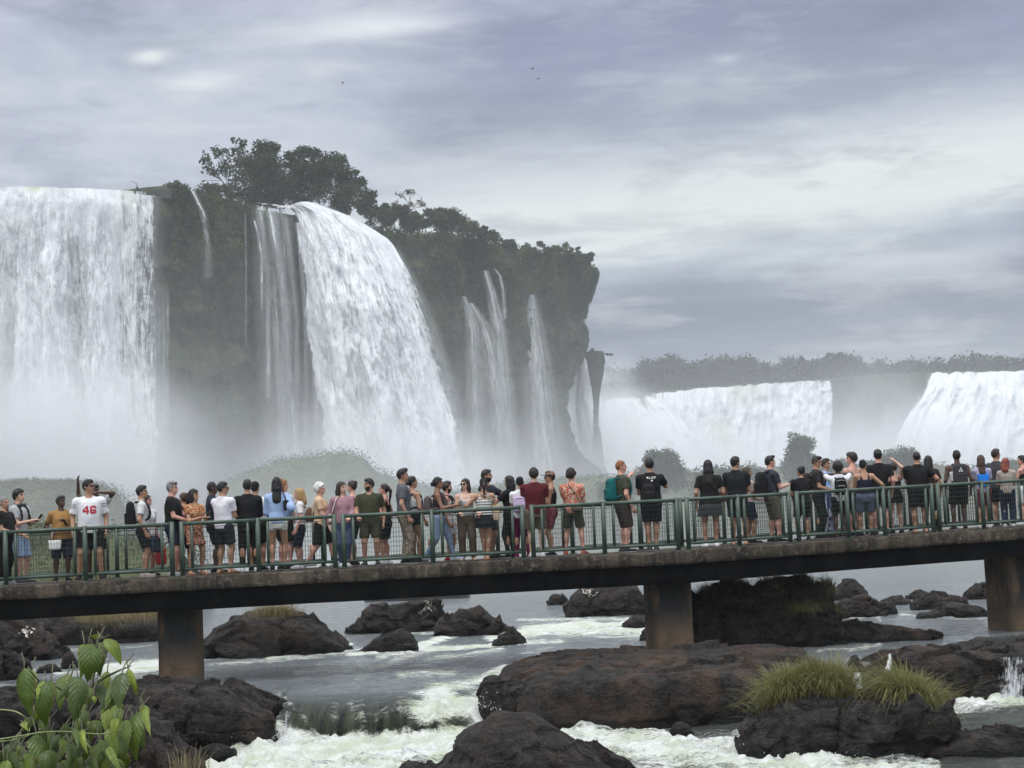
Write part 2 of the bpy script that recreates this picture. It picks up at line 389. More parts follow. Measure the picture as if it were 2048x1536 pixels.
def clump_points(clumps, per, shell=.75):
    out = []; tone = []
    for (c, rad) in clumps:
        rad = np.array(rad if hasattr(rad, '__len__') else (rad, rad, rad*.8), float)
        n = max(10, int(per*rad[0]*rad[2])); d = rng.normal(size=(n, 3)); d /= np.linalg.norm(d, axis=1)[:, None]
        q = rng.uniform(0, 1, n)**.45*1.12
        out.append(np.array(c)+d*q[:, None]*rad); tone.append(np.clip(rng.uniform(0, .75)+rng.normal(0, .18, n), 0, 1))
    return np.concatenate(out), np.concatenate(tone)

def px_tree(name, label, cat, group, base, clumps, D, mat, size, per, trunk_r=.22, sub=4, droop=0.0):
    """tree from photo clumps (x, y, radius in px): tapered trunk, limbs to the clumps, leaf crown"""
    b = at_d(base[0], base[1], D); root = empty(name, b); tag(root, label, cat, group); k = D/FPX
    cl = []; mb = MB(); top = np.zeros(3)
    cw = [(at_d(x, y, D+rng.uniform(-1, 1)*r_*k*1.2), r_*k) for x, y, r_ in clumps]
    mean = np.mean([c for c, _ in cw], 0)-b
    for c, r_ in cw:
        for j in range(sub):
            d = rng.normal(size=3); d /= np.linalg.norm(d); cl.append((c-b+d*r_*rng.uniform(.3, .9), r_*rng.uniform(.45, .85)))
    fork = mean*.35
    mb.tube([(0, 0, -1), fork*.5+rng.normal(0, .1, 3), fork], [trunk_r, trunk_r*.8, trunk_r*.65], 7)
    for c, r_ in cw:
        e = c-b; mid = fork+(e-fork)*.5+rng.normal(0, .25, 3)
        mb.tube([fork, mid, e], [trunk_r*.45, trunk_r*.22, trunk_r*.08], 5)
        for j in range(4): mb.tube([mid, e+rng.normal(0, .5, 3)*r_], [trunk_r*.2, .03], 4)
    mb.build('trunk', M_BARK, root, True)
    if sub > 5:
        for c, r_ in cw: cl.append((c-b, r_*1.25))
    C, t = clump_points(cl, per); leaf_mesh('crown', C, size, mat, root, t, droop=droop)
    return root
def clust(x0, x1, y0, y1, n, r0, r1, shape=None):
    o = []
    while len(o) < n:
        x, y = rng.uniform(x0, x1), rng.uniform(y0, y1)
        if shape is None or shape((x-x0)/(x1-x0), (y-y0)/(y1-y0)): o.append((x, y, rng.uniform(r0, r1)))
    return o
dome = lambda u, v: v > 1-math.sin(math.pi*min(max(u, 0), 1))**.6*.98
TG = 'trees on top of the cliff'
px_tree('broadleaf_tree', 'loose leafy tree with sky showing through its crown, leftmost on the cliff top', 'tree', TG, (470, 405), [(415, 318, 16), (440, 300, 18), (478, 288, 14), (468, 310, 20), (420, 345, 16), (408, 375, 14), (450, 340, 22), (440, 378, 20), (480, 350, 24), (480, 390, 22), (400, 392, 10)], 262, ML_TREE, .6, 60, sub=4)
px_tree('broadleaf_tree', 'dense dark tree with a brownish tip, second on the cliff top', 'tree', TG, (535, 412), [(525, 300, 20), (548, 296, 12), (500, 330, 26), (540, 330, 26), (520, 365, 30), (560, 365, 26), (505, 395, 22), (550, 398, 24)], 266, ML_TREE, .5, 130, sub=7)
px_tree('broadleaf_tree', 'wide dark tree with an uneven top in the middle of the cliff grove', 'tree', TG, (620, 418), [(580, 312, 12), (604, 306, 14), (628, 308, 13), (600, 335, 24), (630, 345, 26), (590, 370, 26), (640, 380, 28), (600, 402, 20), (660, 340, 20)], 268, ML_TREE, .5, 130, sub=7)
px_tree('broadleaf_tree', 'dark tree with ragged drooping branches, rightmost of the tall cliff trees', 'tree', TG, (690, 425), [(660, 320, 18), (680, 325, 14), (690, 350, 20), (714, 345, 5), (712, 372, 16), (725, 362, 8), (735, 390, 12), (700, 390, 26), (680, 410, 22), (730, 412, 18), (750, 388, 6), (742, 405, 8)], 270, ML_TREE, .5, 130, sub=7)
px_tree('thin_tree', 'thin brownish half bare tree above the green slope', 'tree', TG, (815, 440), [(800, 388, 9), (818, 384, 12), (838, 402, 8), (790, 408, 8), (820, 405, 10), (848, 410, 6)], 288, ML_DRY, .45, 90, .14, 3)
px_tree('round_tree', 'rounded green bushy tree on the slope behind the thin brown tree', 'tree', TG, (905, 470), [(880, 432, 16), (905, 432, 16), (925, 440, 12), (895, 452, 20), (925, 456, 14)], 298, ML_BUSH, .5, 130, sub=7)
BG = 'bushes along the cliff top'
for i, (x, y, w, h, D, lb) in enumerate([(790, 432, 40, 22, 287, 'low bush at the foot of the thin brown tree'), (845, 440, 46, 26, 291, 'wide green bush between the thin tree and the rounded tree'), (955, 468, 34, 18, 301, 'small bush right of the rounded tree on the cliff top'),
        (1000, 488, 34, 14, 306, 'grassy bush midway along the headland top'), (1065, 500, 44, 13, 312, 'flat bush on the headland top'), (1135, 502, 42, 12, 318, 'prickly bush near the headland tip'), (1168, 514, 24, 14, 324, 'bush overhanging the headland tip'),
        (350, 380, 26, 14, 252, 'grassy tussock beside the left fall on the cliff edge'), (430, 388, 44, 14, 257, 'grassy bush hanging over the cliff between the two falls'), (755, 425, 34, 22, 280, 'bush below the rightmost tall cliff tree')]):
    px_tree('cliff_bush', lb, 'bush', BG, (x, y+h*.6), clust(x-w, x+w, y-h, y+h*.5, 9, h*.5, h*.9, dome), D, ML_BUSH, .5, 260, .08, 3)

# hanging plants that cover the headland and the upper wall: nobody could count them
def wall_cover():
    ns, nz = CL_V.shape[:2]; px = np.array([[proj(CL_V[i, j]) for j in range(0, nz, 3)] for i in range(0, ns, 4)])
    PX, PY = px[..., 0], px[..., 1]
    Wt = sstep(680, 800, PX)*(1-sstep(545, 690, PY-.12*(PX-1190)*(PX < 1190)))+sstep(1075, 1110, PX)*(1-sstep(700, 820, PY))*.7
    Wt += (sstep(325, 340, PX)*(1-sstep(480, 492, PX)))*(1-sstep(410, 560, PY))*.8+.05*(1-sstep(500, 700, PY))
    Wt += sstep(800, 850, PX)*(1-sstep(480, 640, PY))*.8
    nse = fbm(P3(PX*.02, PY*.02, 4.0), 4); Wt = np.clip(Wt, 0, 1.3)*np.clip(.6+nse*1.5, 0, 1.5)*(PX < 1240)*(PX > 250)
    n = 90000; idx = rng.choice(Wt.size, n, p=Wt.ravel()/Wt.sum()); i, j = np.unravel_index(idx, Wt.shape)
    i = np.clip(i*4+rng.uniform(0, 4, n), 0, ns-1.01); j = np.clip(j*3+rng.uniform(0, 3, n), 0, nz-1.01); a, b = i.astype(int), j.astype(int)
    P = CL_V[a, b]*(1-(i-a))[:, None]+CL_V[a+1, b]*(i-a)[:, None]
    P = P*(1-(j-b))[:, None]+CL_V[a, b+1]*(j-b)[:, None]
    P[:, :2] += CL_N[a]*(rng.uniform(0, 1.3, n)*np.where(PX[np.clip(a//4, 0, PX.shape[0]-1), np.clip(b//3, 0, PX.shape[1]-1)] > 1120, .25, 1))[:, None]; P[:, 2] += rng.uniform(-.2, .6, n)
    t = np.clip(.42+1.5*fbm(P*.14, 4)+rng.normal(0, .08, n), 0, 1)
    o = leaf_mesh('cliff_vegetation', P, .72, ML_MOSS, None, t, up=.2, aspect=.35, droop=1.5); tag(o, kind='stuff')
wall_cover()

# dark rocks along the brink of the left fall, and a bare twig
def px_strip(name, top, bot, D, mat, thick=2.0, n=120, seed=0.0, amp=.25):
    xs = np.linspace(top[0][0], top[-1][0], n); yt = np.interp(xs, [p[0] for p in top], [p[1] for p in top]); yb = np.interp(xs, [p[0] for p in bot], [p[1] for p in bot])
    A = np.array([at_d(x, y, D(x)) for x, y in zip(xs, yt)]); B = np.array([at_d(x, y, D(x)-.8) for x, y in zip(xs, yb)])
    A2 = A+np.array((0, thick, -.2)); rows = [A2, A]+[A*(1-q)+B*q for q in (.33, .66, 1)]
    V = np.stack(rows, 1); V = V+amp*P3(fbm(V*.8+seed), fbm(V*.8+seed+5), fbm(V*.8+seed+9)); me = mesh_np(name, V.reshape(-1, 3), grid_faces(n, 5)[:, ::-1]); set_attr(me, 'moss', np.full(n*5, .25)); return link(name, me, mat)
o = px_strip('brink_rock', [(-40, 374), (10, 374), (60, 379), (120, 375), (180, 382), (250, 380), (300, 373), (332, 371), (345, 385)], [(-40, 384), (60, 390), (120, 392), (250, 390), (345, 398)], lambda x: 238+.036*x, M_CLIFF, 3)
tag(o, 'dark wet rocks along the brink above the left waterfall', 'rock')
mb = MB(); b = at_d(276, 376, 247); mb.tube([b, b+(-.2, 0, .7), b+(-.9, 0, 1.0), b+(-1.2, 0, 1.05)], [.05, .045, .03, .02], 5)
tag(mb.build('bare_twig', M_BARK, None, True), 'bent bare twig sticking up from the brink of the left waterfall', 'twig')

# ------------------------------------------------------------------ falling water
def m_fall(T, su=1.0, sv=1.0):
    u, v, dn, g = attr(T, 'fu'), attr(T, 'fv'), attr(T, 'dens'), attr(T, 'green')
    p = T.n('ShaderNodeCombineXYZ', u, v, attr(T, 'seed')).outputs[0]
    a = T.noise(T.mapping(p, (.50*su, .045*sv, 1)), 1.0, 5, .6, .3); b = T.noise(T.mapping(p, (3.4*su, .30*sv, 1)), 1.0, 5, .7, .4); c = T.noise(T.mapping(p, (1.3*su, .60*sv, 1)), 1.0, 8, .75, .8)
    s = T.m('ADD', T.m('MULTIPLY', a, .32), T.m('ADD', T.m('MULTIPLY', b, .30), T.m('MULTIPLY', c, .38)))
    th = T.m('SUBTRACT', s, T.m('SUBTRACT', .5, T.m('MULTIPLY', T.m('SUBTRACT', dn, .5), .5)))
    al = T.range(th, -.07, .10, 0, 1, True); al = T.m('MULTIPLY', al, T.range(dn, .0, .15))
    al = T.m('MAXIMUM', al, T.m('MULTIPLY', T.m('MULTIPLY', dn, attr(T, 'soft')), T.range(s, .36, .60, .18, 1.15)), clamp=True)
    col = T.mix(T.range(s, .38, .58), (.50, .53, .56, 1), (.80, .815, .83, 1)); col = T.mix(T.m('MULTIPLY', g, T.range(c, .35, .55)), col, (.46, .50, .30, 1))
    d = bsdf(T, col, .9, Normal=bump(T, s, .6, .8), **{'Specular IOR Level': .1})
    return T.n('ShaderNodeMixShader', al, T.n('ShaderNodeBsdfTransparent'), d)
M_FALL = material('falling_water', m_fall); M_STRAND = material('strand_water', m_fall, 1.8, .6)
def fall_sheet(left, right, nu=60, nv=120, bulge=2.0, dens=None, green=None, seed=0.0, lump=.9, push=0.0, soft=0.0, rag=0.0):
    """sheet of falling water between two photo curves of (x, y, distance); returns verts, faces, attrs"""
    Lc = interp_poly([(*at_d(*p),) for p in left], nv)[0] if False else np.array([[np.interp(q, np.linspace(0, 1, len(left)), [p[k] for p in left]) for k in range(3)] for q in np.linspace(0, 1, nv)])
    Rc = np.array([[np.interp(q, np.linspace(0, 1, len(right)), [p[k] for p in right]) for k in range(3)] for q in np.linspace(0, 1, nv)])
    ker = np.ones(9)/9
    for A in (Lc, Rc):
        for k in range(3): A[:, k] = np.convolve(np.pad(A[:, k], 4, mode='edge'), ker, 'valid')
    LW = np.array([at_d(*p) for p in Lc]); RW = np.array([at_d(*p) for p in Rc])
    u = np.linspace(0, 1, nu); v = np.linspace(0, 1, nv)
    P = LW[None]*(1-u)[:, None, None]+RW[None]*u[:, None, None]
    width = np.linalg.norm(RW-LW, axis=1); fu = u[:, None]*width.mean()*np.ones(nv); L = np.linalg.norm(np.diff((LW+RW)/2, axis=0), axis=1); fv = np.r_[0, np.cumsum(L)][None]*np.ones((nu, 1))
    d = bulge*np.sin(math.pi*u)[:, None]*np.ones(nv)+lump*np.clip(v*5+.15, 0, 1)[None]*(1.1*fbm(P3(fu*.35, fv*.05, seed), 4)+.5*fbm(P3(fu*.8, fv*.25, seed+3), 4))+push
    P[..., 1] -= d
    D_ = dens(u[:, None], v[None, :])*np.ones((nu, nv)) if dens else np.ones((nu, nv))
    G_ = green(u[:, None], v[None, :])*np.ones((nu, nv)) if green else np.zeros((nu, nv))
    if rag:
        tn = fbm(P3(fu*.10, 0*fu, seed), 4)+.6*fbm(P3(fu*.5, 0*fu, seed+4), 3); P[..., 2] += rag*tn*np.exp(-v/.10)[None]; D_ = D_-(.5*np.clip(fbm(P3(fu*.22, fv*.03, seed+7), 3)*2-.15, 0, 1)+.35*np.clip(fbm(P3(fu*.9, 0*fu, seed+9), 2), 0, 1))*np.exp(-v/.30)[None]
    return P.reshape(-1, 3), grid_faces(nu, nv), dict(soft=np.full(nu*nv, soft), fu=fu.ravel(), fv=fv.ravel(), dens=D_.ravel(), green=G_.ravel(), seed=np.full(nu*nv, seed*3.1))
def fall_obj(name, sheets, mat, label=None, parent=None):
    Vs, Qs, n = [], [], 0; at = {}
    for V, Q, a in sheets:
        Vs.append(V); Qs.append(Q+n); n += len(V)
        for k in a: at.setdefault(k, []).append(a[k])
    me = mesh_np(name, np.concatenate(Vs), np.concatenate(Qs))
    for k in at: set_attr(me, k, np.concatenate(at[k]))
    o = link(name, me, mat, parent)
    if label: tag(o, label, 'waterfall', 'waterfalls of the gorge')
    return o
edge = lambda u, w: np.clip(np.minimum(u, 1-u)/w, 0, 1)
# left fall
l = [(-170, 374, 226), (-175, 400, 224), (-180, 600, 220), (-190, 980, 214)]; r = [(308, 383, 247), (316, 420, 245.5), (312, 600, 242), (318, 800, 239), (330, 985, 234)]
def d1(u, v): return np.clip(.92-.10*sstep(.1, .5, v)-.42*sstep(.76, .96, u)*(1-.2*v)-.55*sstep(.90, 1.0, u)*sstep(.02, .3, v)-.30*np.exp(-((u-.39)/.06)**2)*sstep(.15, .5, v)-.26*np.exp(-((u-.68)/.06)**2)*sstep(.3, .55, v)+.10*fbm(P3(u*14, v*5, 2.0), 3)-1.0*sstep(.955, .99, u)*sstep(.06, .0, v), .05, 1.2)
def g1(u, v): return np.exp(-((u-.50)/.045)**2)*np.exp(-(v/.10)**2)*1.1+.5*np.exp(-((u-.88)/.03)**2)*np.exp(-(v/.3)**2)
fall_obj('waterfall', [fall_sheet(l, r, 150, 170, 2.0, d1, g1, 1.0, 1.6), fall_sheet(l, r, 120, 140, 3.4, lambda u, v: np.clip(.62*sstep(.02, .3, v)-.5*sstep(.75, .95, u)-.15*np.exp(-((u-.39)/.06)**2)*sstep(.15, .45, v)-.12*np.exp(-((u-.68)/.06)**2)*sstep(.3, .5, v), .0, 1), None, 2.7, 2.2, 1.6, .35), fall_sheet([(236, 384, 246), (236, 600, 242), (240, 985, 234)], [(330, 392, 248), (334, 600, 244), (344, 985, 236)], 60, 120, .8, lambda u, v: edge(u, .3)*(.62-.12*v), None, 3.3, 1.0, .4, .55)], M_FALL, 'broad white curtain waterfall filling the left edge of the picture')
# thin strands at its right side
fall_obj('waterfall', [fall_sheet([(286, 560, 246), (288, 960, 240)], [(338, 560, 248), (340, 960, 242)], 40, 120, .3, lambda u, v: .42*np.clip(v*6, 0, 1)*(.75+.25*np.cos(u*40)), None, 4.0, .2, 0, .8)], M_STRAND, 'thin stringy waterfall strands at the right edge of the broad left curtain')
fall_obj('waterfall', [fall_sheet([(378, 378, 252), (398, 425, 250), (405, 470, 249), (404, 560, 248)], [(392, 382, 252), (416, 428, 250), (424, 500, 249), (432, 560, 248)], 16, 60, .2, lambda u, v: edge(u, .5)*(.62-.4*v)+.2*fbm(P3(u*3, v*16, 2.0), 2)*edge(u, .3), None, 5.0, .1, 0, .6)], M_STRAND, 'small thin waterfall trickling over the mossy wall between the two big curtains')
# wet strands left of the main fall
st = []
for k, (x0, x1, y0, y1, w, dd) in enumerate([(505, 520, 440, 620, 8, .5), (512, 530, 410, 800, 14, .42), (528, 560, 412, 960, 26, .42), (562, 586, 430, 960, 16, .36), (588, 606, 440, 960, 14, .42), (488, 490, 420, 700, 5, .36), (596, 622, 470, 960, 26, .42), (540, 548, 640, 960, 30, .30)]):
    xs = lambda q: x0+(x1-x0)*min(1, q*3)
    st.append(fall_sheet([(xs(q), y0+(y1-y0)*q, 258-8*q) for q in np.linspace(0, 1, 6)], [(xs(q)+w, y0+(y1-y0)*q, 258.5-8*q) for q in np.linspace(0, 1, 6)], 14, 110, .3, (lambda dd: lambda u, v: edge(u, .35)*dd*(1.1-.4*v))(dd), None, 6.0+k, .25, 0, .8))
st.append(fall_sheet([(496, 404, 260), (504, 560, 256), (512, 760, 252), (522, 975, 248)], [(594, 424, 262), (604, 560, 258), (616, 720, 254), (640, 975, 249)], 70, 130, .6, lambda u, v: np.clip(.44+.30*fbm(P3(u*11, v*.8, 3.0), 3)+.16*u-.05*v-.15, 0, 1)*edge(u+.06*fbm(P3(v*6, 0*v, 2.0), 3), .30), None, 18.0, .5, .3, .7))
fall_obj('waterfall', st, M_STRAND, 'stringy strands running down dark green rock beside the main waterfall')
# main fall
l = [(575, 412, 264), (590, 425, 262), (598, 500, 258), (606, 600, 255), (616, 720, 252), (626, 840, 250), (632, 970, 248)]
r = [(662, 417, 272), (715, 440, 268), (782, 482, 264), (826, 560, 260), (862, 650, 257), (893, 750, 254), (920, 850, 252), (944, 980, 250)]
def d2(u, v): return np.clip(1.10-.22*sstep(.15, .5, v)-.75*(1-sstep(.0, .10, u+.08*fbm(P3(v*7, 0*v, 4.0), 3)))*sstep(.03, .25, v)-.45*sstep(.80, 1.0, u)*sstep(.22, .5, v)+.10*fbm(P3(u*12, v*5, 2.0), 3)-.15*np.exp(-((u-.45)/.06)**2)*sstep(.3, .6, v), .06, 1.3)
fall_obj('waterfall', [fall_sheet(l, r, 140, 170, 5.0, d2, None, 8.0, 1.8), fall_sheet(l, r, 110, 140, 6.5, lambda u, v: np.clip(.64*sstep(.02, .35, v)-.55*sstep(.78, 1, u)-.5*(1-sstep(0, .2, u)), 0, 1), None, 9.7, 2.3, 1.2, .35), fall_sheet([(662, 420, 270), (700, 450, 267), (745, 520, 262), (780, 640, 257), (806, 780, 253), (830, 980, 249)], [(668, 418, 272), (742, 452, 268), (806, 502, 264), (850, 580, 260), (890, 680, 257), (924, 790, 254), (952, 900, 252), (972, 985, 250)], 70, 140, 1.5, lambda u, v: np.clip(1.0-.75*sstep(.35, 1.0, u), 0, 1)*edge(u, .12), None, 13.3, 1.6, .5, .55)], M_FALL, 'main bulging white waterfall in the middle below the cliff trees')
fall_obj('waterfall', [fall_sheet([(500, 402, 262), (560, 408, 264), (640, 413, 268)], [(506, 409, 261), (580, 420, 262), (668, 428, 265)], 14, 80, .3, lambda u, v: edge(u, .3)*(.35+.55*v)+.25*fbm(P3(u*3, v*22, 1.0), 3), None, 11.0, .5), fall_sheet([(640, 412, 269), (700, 440, 268), (765, 470, 266)], [(660, 424, 266), (712, 455, 264), (782, 492, 262)], 14, 60, .6, lambda u, v: edge(u, .2)*.9+.2*fbm(P3(u*3, v*20, 5.0), 3), None, 12.0, .6)], M_FALL, 'white water racing along the brink above the main fall')
# thin veils on the headland
def veil(x0, y0, pts, w0, w1, D, dd, seed, label):
    n = len(pts); fall_obj('waterfall', [fall_sheet([(x-(w0+(w1-w0)*i/(n-1))/2, y, D-5*i/(n-1)) for i, (x, y) in enumerate(pts)], [(x+(w0+(w1-w0)*i/(n-1))/2, y, D-5*i/(n-1)) for i, (x, y) in enumerate(pts)], 30, 110, .5, lambda u, v: edge(u, .48)*dd*(1.25-.45*v), None, seed, .5, 0, 1.5)], M_STRAND, label)
veil(0, 0, [(926, 592), (938, 625), (945, 665), (950, 800), (954, 960)], 16, 52, 293, .46, 20., 'thin waterfall veil nearest the main fall on the headland wall')
veil(0, 0, [(940, 605), (965, 650), (978, 700), (990, 800), (1000, 960)], 18, 92, 295, .36, 21., 'faint wide veil between the headland strands')
veil(0, 0, [(970, 540), (984, 590), (996, 650), (1010, 780), (1024, 960)], 14, 58, 299, .42, 22., 'long wavy strand of water in the middle of the headland wall')
veil(0, 0, [(988, 536), (1000, 552), (1006, 580), (1010, 640)], 6, 14, 302, .38, 23., 'short strand curving over the grassy headland lip')
veil(0, 0, [(1063, 588), (1066, 640), (1074, 720), (1084, 840), (1096, 960)], 20, 116, 308, .44, 24., 'white triangular waterfall veil nearest the headland tip')
veil(0, 0, [(1166, 718), (1160, 790), (1166, 850), (1180, 910), (1190, 960)], 16, 90, 352, 1.15, 25., 'white fall seen in the gap behind the headland overhang')

# rock stack behind the headland, with a small tree on top
def rock_stack():
    prof = [(702, 1171, 1207), (715, 1170, 1210), (740, 1176, 1207), (765, 1182, 1203), (800, 1185, 1197), (850, 1187, 1198), (960, 1180, 1215)]
    D = 346; ys = np.linspace(704, 958, 60); V = []
    for y in ys:
        a = np.interp(y, [p[0] for p in prof], [p[1] for p in prof]); b = np.interp(y, [p[0] for p in prof], [p[2] for p in prof]); c = at_d((a+b)/2, y, D); rr = (b-a)/2*D/FPX
        th = np.arange(28)*2*math.pi/28; V.append(np.stack([c[0]+rr*np.cos(th), c[1]+rr*np.sin(th), np.full(28, c[2])], 1))
    V = np.stack(V); V = V+.35*P3(fbm(V*.5), fbm(V*.5+7), 0*V[..., 0]); V = np.concatenate([V, V[:, :1]], 1)
    top = np.tile(V[0].mean(0)+(0, 0, .3), (1, 29, 1)); V = np.concatenate([top, V]); me = mesh_np('rock_stack', V.reshape(-1, 3), grid_faces(61, 29)); set_attr(me, 'moss', np.full(61*29, .5))
    tag(link('rock_stack', me, M_CLIFF), 'narrow dark rock pillar standing just behind the headland tip', 'rock')
    px_tree('flat_tree', 'small flat topped tree growing out of the narrow rock pillar', 'tree', None, (1188, 706), [(1186, 702, 6), (1200, 707, 5), (1214, 709, 4), (1222, 709, 3), (1176, 705, 4)], 346, ML_TREE, .5, 160, .1, 3)
rock_stack()

# ------------------------------------------------------------------ far falls and forest
FL = [(1120, 770, 700), (1200, 772, 690), (1290, 786, 668), (1380, 776, 662), (1480, 768, 660), (1680, 757, 655), (1700, 752, 662), (1740, 750, 690), (1800, 748, 690), (1840, 746, 650), (1900, 742, 640), (2048, 738, 632), (2400, 730, 620)]
_o, FC_V, FC_N = cliff_sheet('far_cliff', FL, 60, -3.0, 3.0, None, 31.0, 300, lambda px, z: .6+0*px*z, 240, 6.0); tag(_o, kind='structure')
l = [(1215, 800, 668), (1185, 840, 655), (1160, 900, 640), (1130, 990, 620)]; r = [(1678, 758, 653), (1680, 800, 650), (1676, 860, 646), (1670, 990, 640)]
def d3(u, v): return np.clip(1.1-.38*np.exp(-((u-.62)/.03)**2)*sstep(.05, .2, v)*(1-sstep(.5, .8, v))-.22*np.exp(-((u-.36)/.02)**2)*sstep(.1, .3, v)-.55*sstep(.88, 1, u), .05, 1.2)*np.clip(edge(u, .06)+.1, 0, 1)
def g3(u, v): return .55*np.exp(-((u-.50)/.09)**2)*np.exp(-(v/.2)**2)+.9*np.exp(-((u-.27-.25*v)/.045)**2)*sstep(.3, .45, v)*(1-sstep(.6, .8, v))
lt = [(1296, 784, 664), (1292, 850, 658), (1288, 920, 652), (1284, 990, 646)]
fall_obj('waterfall', [fall_sheet(lt, r, 150, 90, 3, d3, g3, 40., 3.0, 0, .35, .8), fall_sheet([(1180, 792, 676), (1176, 850, 664), (1160, 990, 640)], [(1345, 786, 660), (1400, 850, 640), (1470, 990, 610)], 80, 80, 6, lambda u, v: .85*edge(u, .2)*sstep(0, .12, v), g3, 41., 5.0, 0, .5, 1.2)], M_FALL, 'wide hazy curtain waterfall on the far side of the gorge')
l = [(1856, 746, 644), (1842, 780, 636), (1815, 820, 626), (1790, 860, 618), (1772, 910, 612), (1760, 990, 604)]; r = [(2200, 736, 622), (2210, 800, 614), (2220, 880, 606), (2230, 900, 604), (2230, 940, 602), (2230, 990, 600)]
fall_obj('waterfall', [fall_sheet(l, r, 110, 90, 4, lambda u, v: np.clip(1.1*np.clip(edge(u, .06)+.08, 0, 1)-.6*np.exp(-((u-.56)/.03)**2)*sstep(.1, .3, v), 0, 1.2), None, 44., 3.0, 0, .35, .8), fall_sheet(l, r, 80, 70, 8, lambda u, v: .7*edge(u, .1)*sstep(0, .2, v), None, 45., 4.5, 2, .4)], M_FALL, 'hazy white waterfall flaring out at the far right')
fall_obj('waterfall', [fall_sheet([(1772, 806, 665), (1764, 850, 660), (1752, 920, 655)], [(1775, 806, 665), (1784, 850, 660), (1800, 920, 655)], 14, 50, .5, lambda u, v: edge(u, .5)*.42, None, 47., .5, 0, .8)], M_STRAND, 'slim faint waterfall between the two far curtains')

def forest():
    sky = [(1120, 738), (1200, 735), (1260, 735), (1300, 724), (1330, 716), (1365, 718), (1380, 730), (1410, 722), (1440, 716), (1470, 724), (1500, 716), (1530, 725), (1560, 724), (1600, 722), (1650, 714), (1680, 712), (1720, 718), (1760, 726), (1800, 724), (1850, 722), (1900, 726), (1950, 716), (1990, 716), (2048, 722), (2200, 715), (2400, 712)]
    C, Tn = [], []; tops = {}
    for x in np.arange(1120, 2400, 2.2):
        yt = np.interp(x, [p[0] for p in sky], [p[1] for p in sky])+5+9*vnoise(P3(x*.075, 3.0, 1.0))+5*vnoise(P3(x*.21, 5.0, 2.0))+rng.uniform(-1, 4); yb = np.interp(x, [p[0] for p in FL], [p[1] for p in FL])+4; D = rng.uniform(700, 760)
        k = D/FPX; tone = np.clip(.4+.5*vnoise(P3(x*.12, 1.0, 7.0))+rng.normal(0, .1), 0, 1)
        for y in np.arange(yt, yb, 5):
            n = 10; p = at_d(x, y, D)+rng.normal(0, 1, (n, 3))*np.array((1.3, 2, .9)); C.append(p); Tn.append(np.clip(tone+rng.normal(0, .2, n), 0, 1))
    o = leaf_mesh('far_forest', np.concatenate(C), 1.6, ML_FAR, None, np.concatenate(Tn), up=.3); tag(o, kind='stuff')
    for i, (x, y, w, h, lb) in enumerate([(1330, 722, 22, 10, 'hazy rounded tree rising above the far forest at its near end'), (1440, 722, 16, 8, 'hazy tree crown standing up from the middle of the far forest'), (1500, 722, 14, 8, 'small hazy crown just right of the middle of the far forest'),
            (1602, 718, 6, 8, 'thin hazy emergent tree left of the big far crown'), (1675, 716, 30, 9, 'broadest hazy crown above the wide far waterfall'), (1960, 717, 16, 6, 'hazy tree crown above the far right waterfall')]):
        px_tree('forest_tree', lb, 'tree', 'emergent trees of the far forest', (x, y+h*2.5), clust(x-w, x+w, y-h, y+h, 9, h*.5, h*.9, dome), 700, ML_FAR, 1.2, 22, .3, 2)
forest()

# ------------------------------------------------------------------ misty islands in the river, and their bushes
def island(name, top, D, depth, seed, n=90, m_=26, zb=-.5):
    xs = np.linspace(top[0][0], top[-1][0], n); ys = np.interp(xs, [p[0] for p in top], [p[1] for p in top]); R_ = np.array([at_d(x, y, D) for x, y in zip(xs, ys)])
    v = np.linspace(-1, 1, m_); V = np.zeros((n, m_, 3))
    for j, q in enumerate(v):
        f = (1-abs(q)**2.2); V[:, j, 0] = R_[:, 0]; V[:, j, 1] = R_[:, 1]+q*depth*(1+.3*vnoise(P3(xs*.02, seed, q))); V[:, j, 2] = zb+(R_[:, 2]-zb)*f
    V[..., 2] += (.35+.004*D)*fbm(V*.22+seed, 5)*(V[..., 2]-zb > .1)
    me = mesh_np(name, V.reshape(-1, 3), grid_faces(n, m_)); o = link(name, me, M_ISLE); return o, V
def m_isle(T):
    p = geopos(T); a = T.noise(p, .35, 6, .65); return bsdf(T, T.mix(T.range(a, .35, .65), (.040, .055, .020, 1), (.105, .118, .048, 1)), .95, Normal=bump(T, T.noise(p, 2.0, 6, .7), .8, .4))
M_ISLE = material('island_grass', m_isle)
def cover(name, V, n, size, mat, zlo=.2, var=1.0):
    P = V.reshape(-1, 3); P = P[P[:, 2] > zlo]; idx = rng.integers(0, len(P), n); Q = P[idx]+rng.normal(0, 1, (n, 3))*np.array((.6, .6, .15 if size != .34 else .35)); t = np.clip(.5+var*(1.2*fbm(Q*.2, 3)+rng.normal(0, .15, n)), 0, 1)
    tag(leaf_mesh(name, Q, size, mat, None, t, up=.1, aspect=.3), kind='stuff')
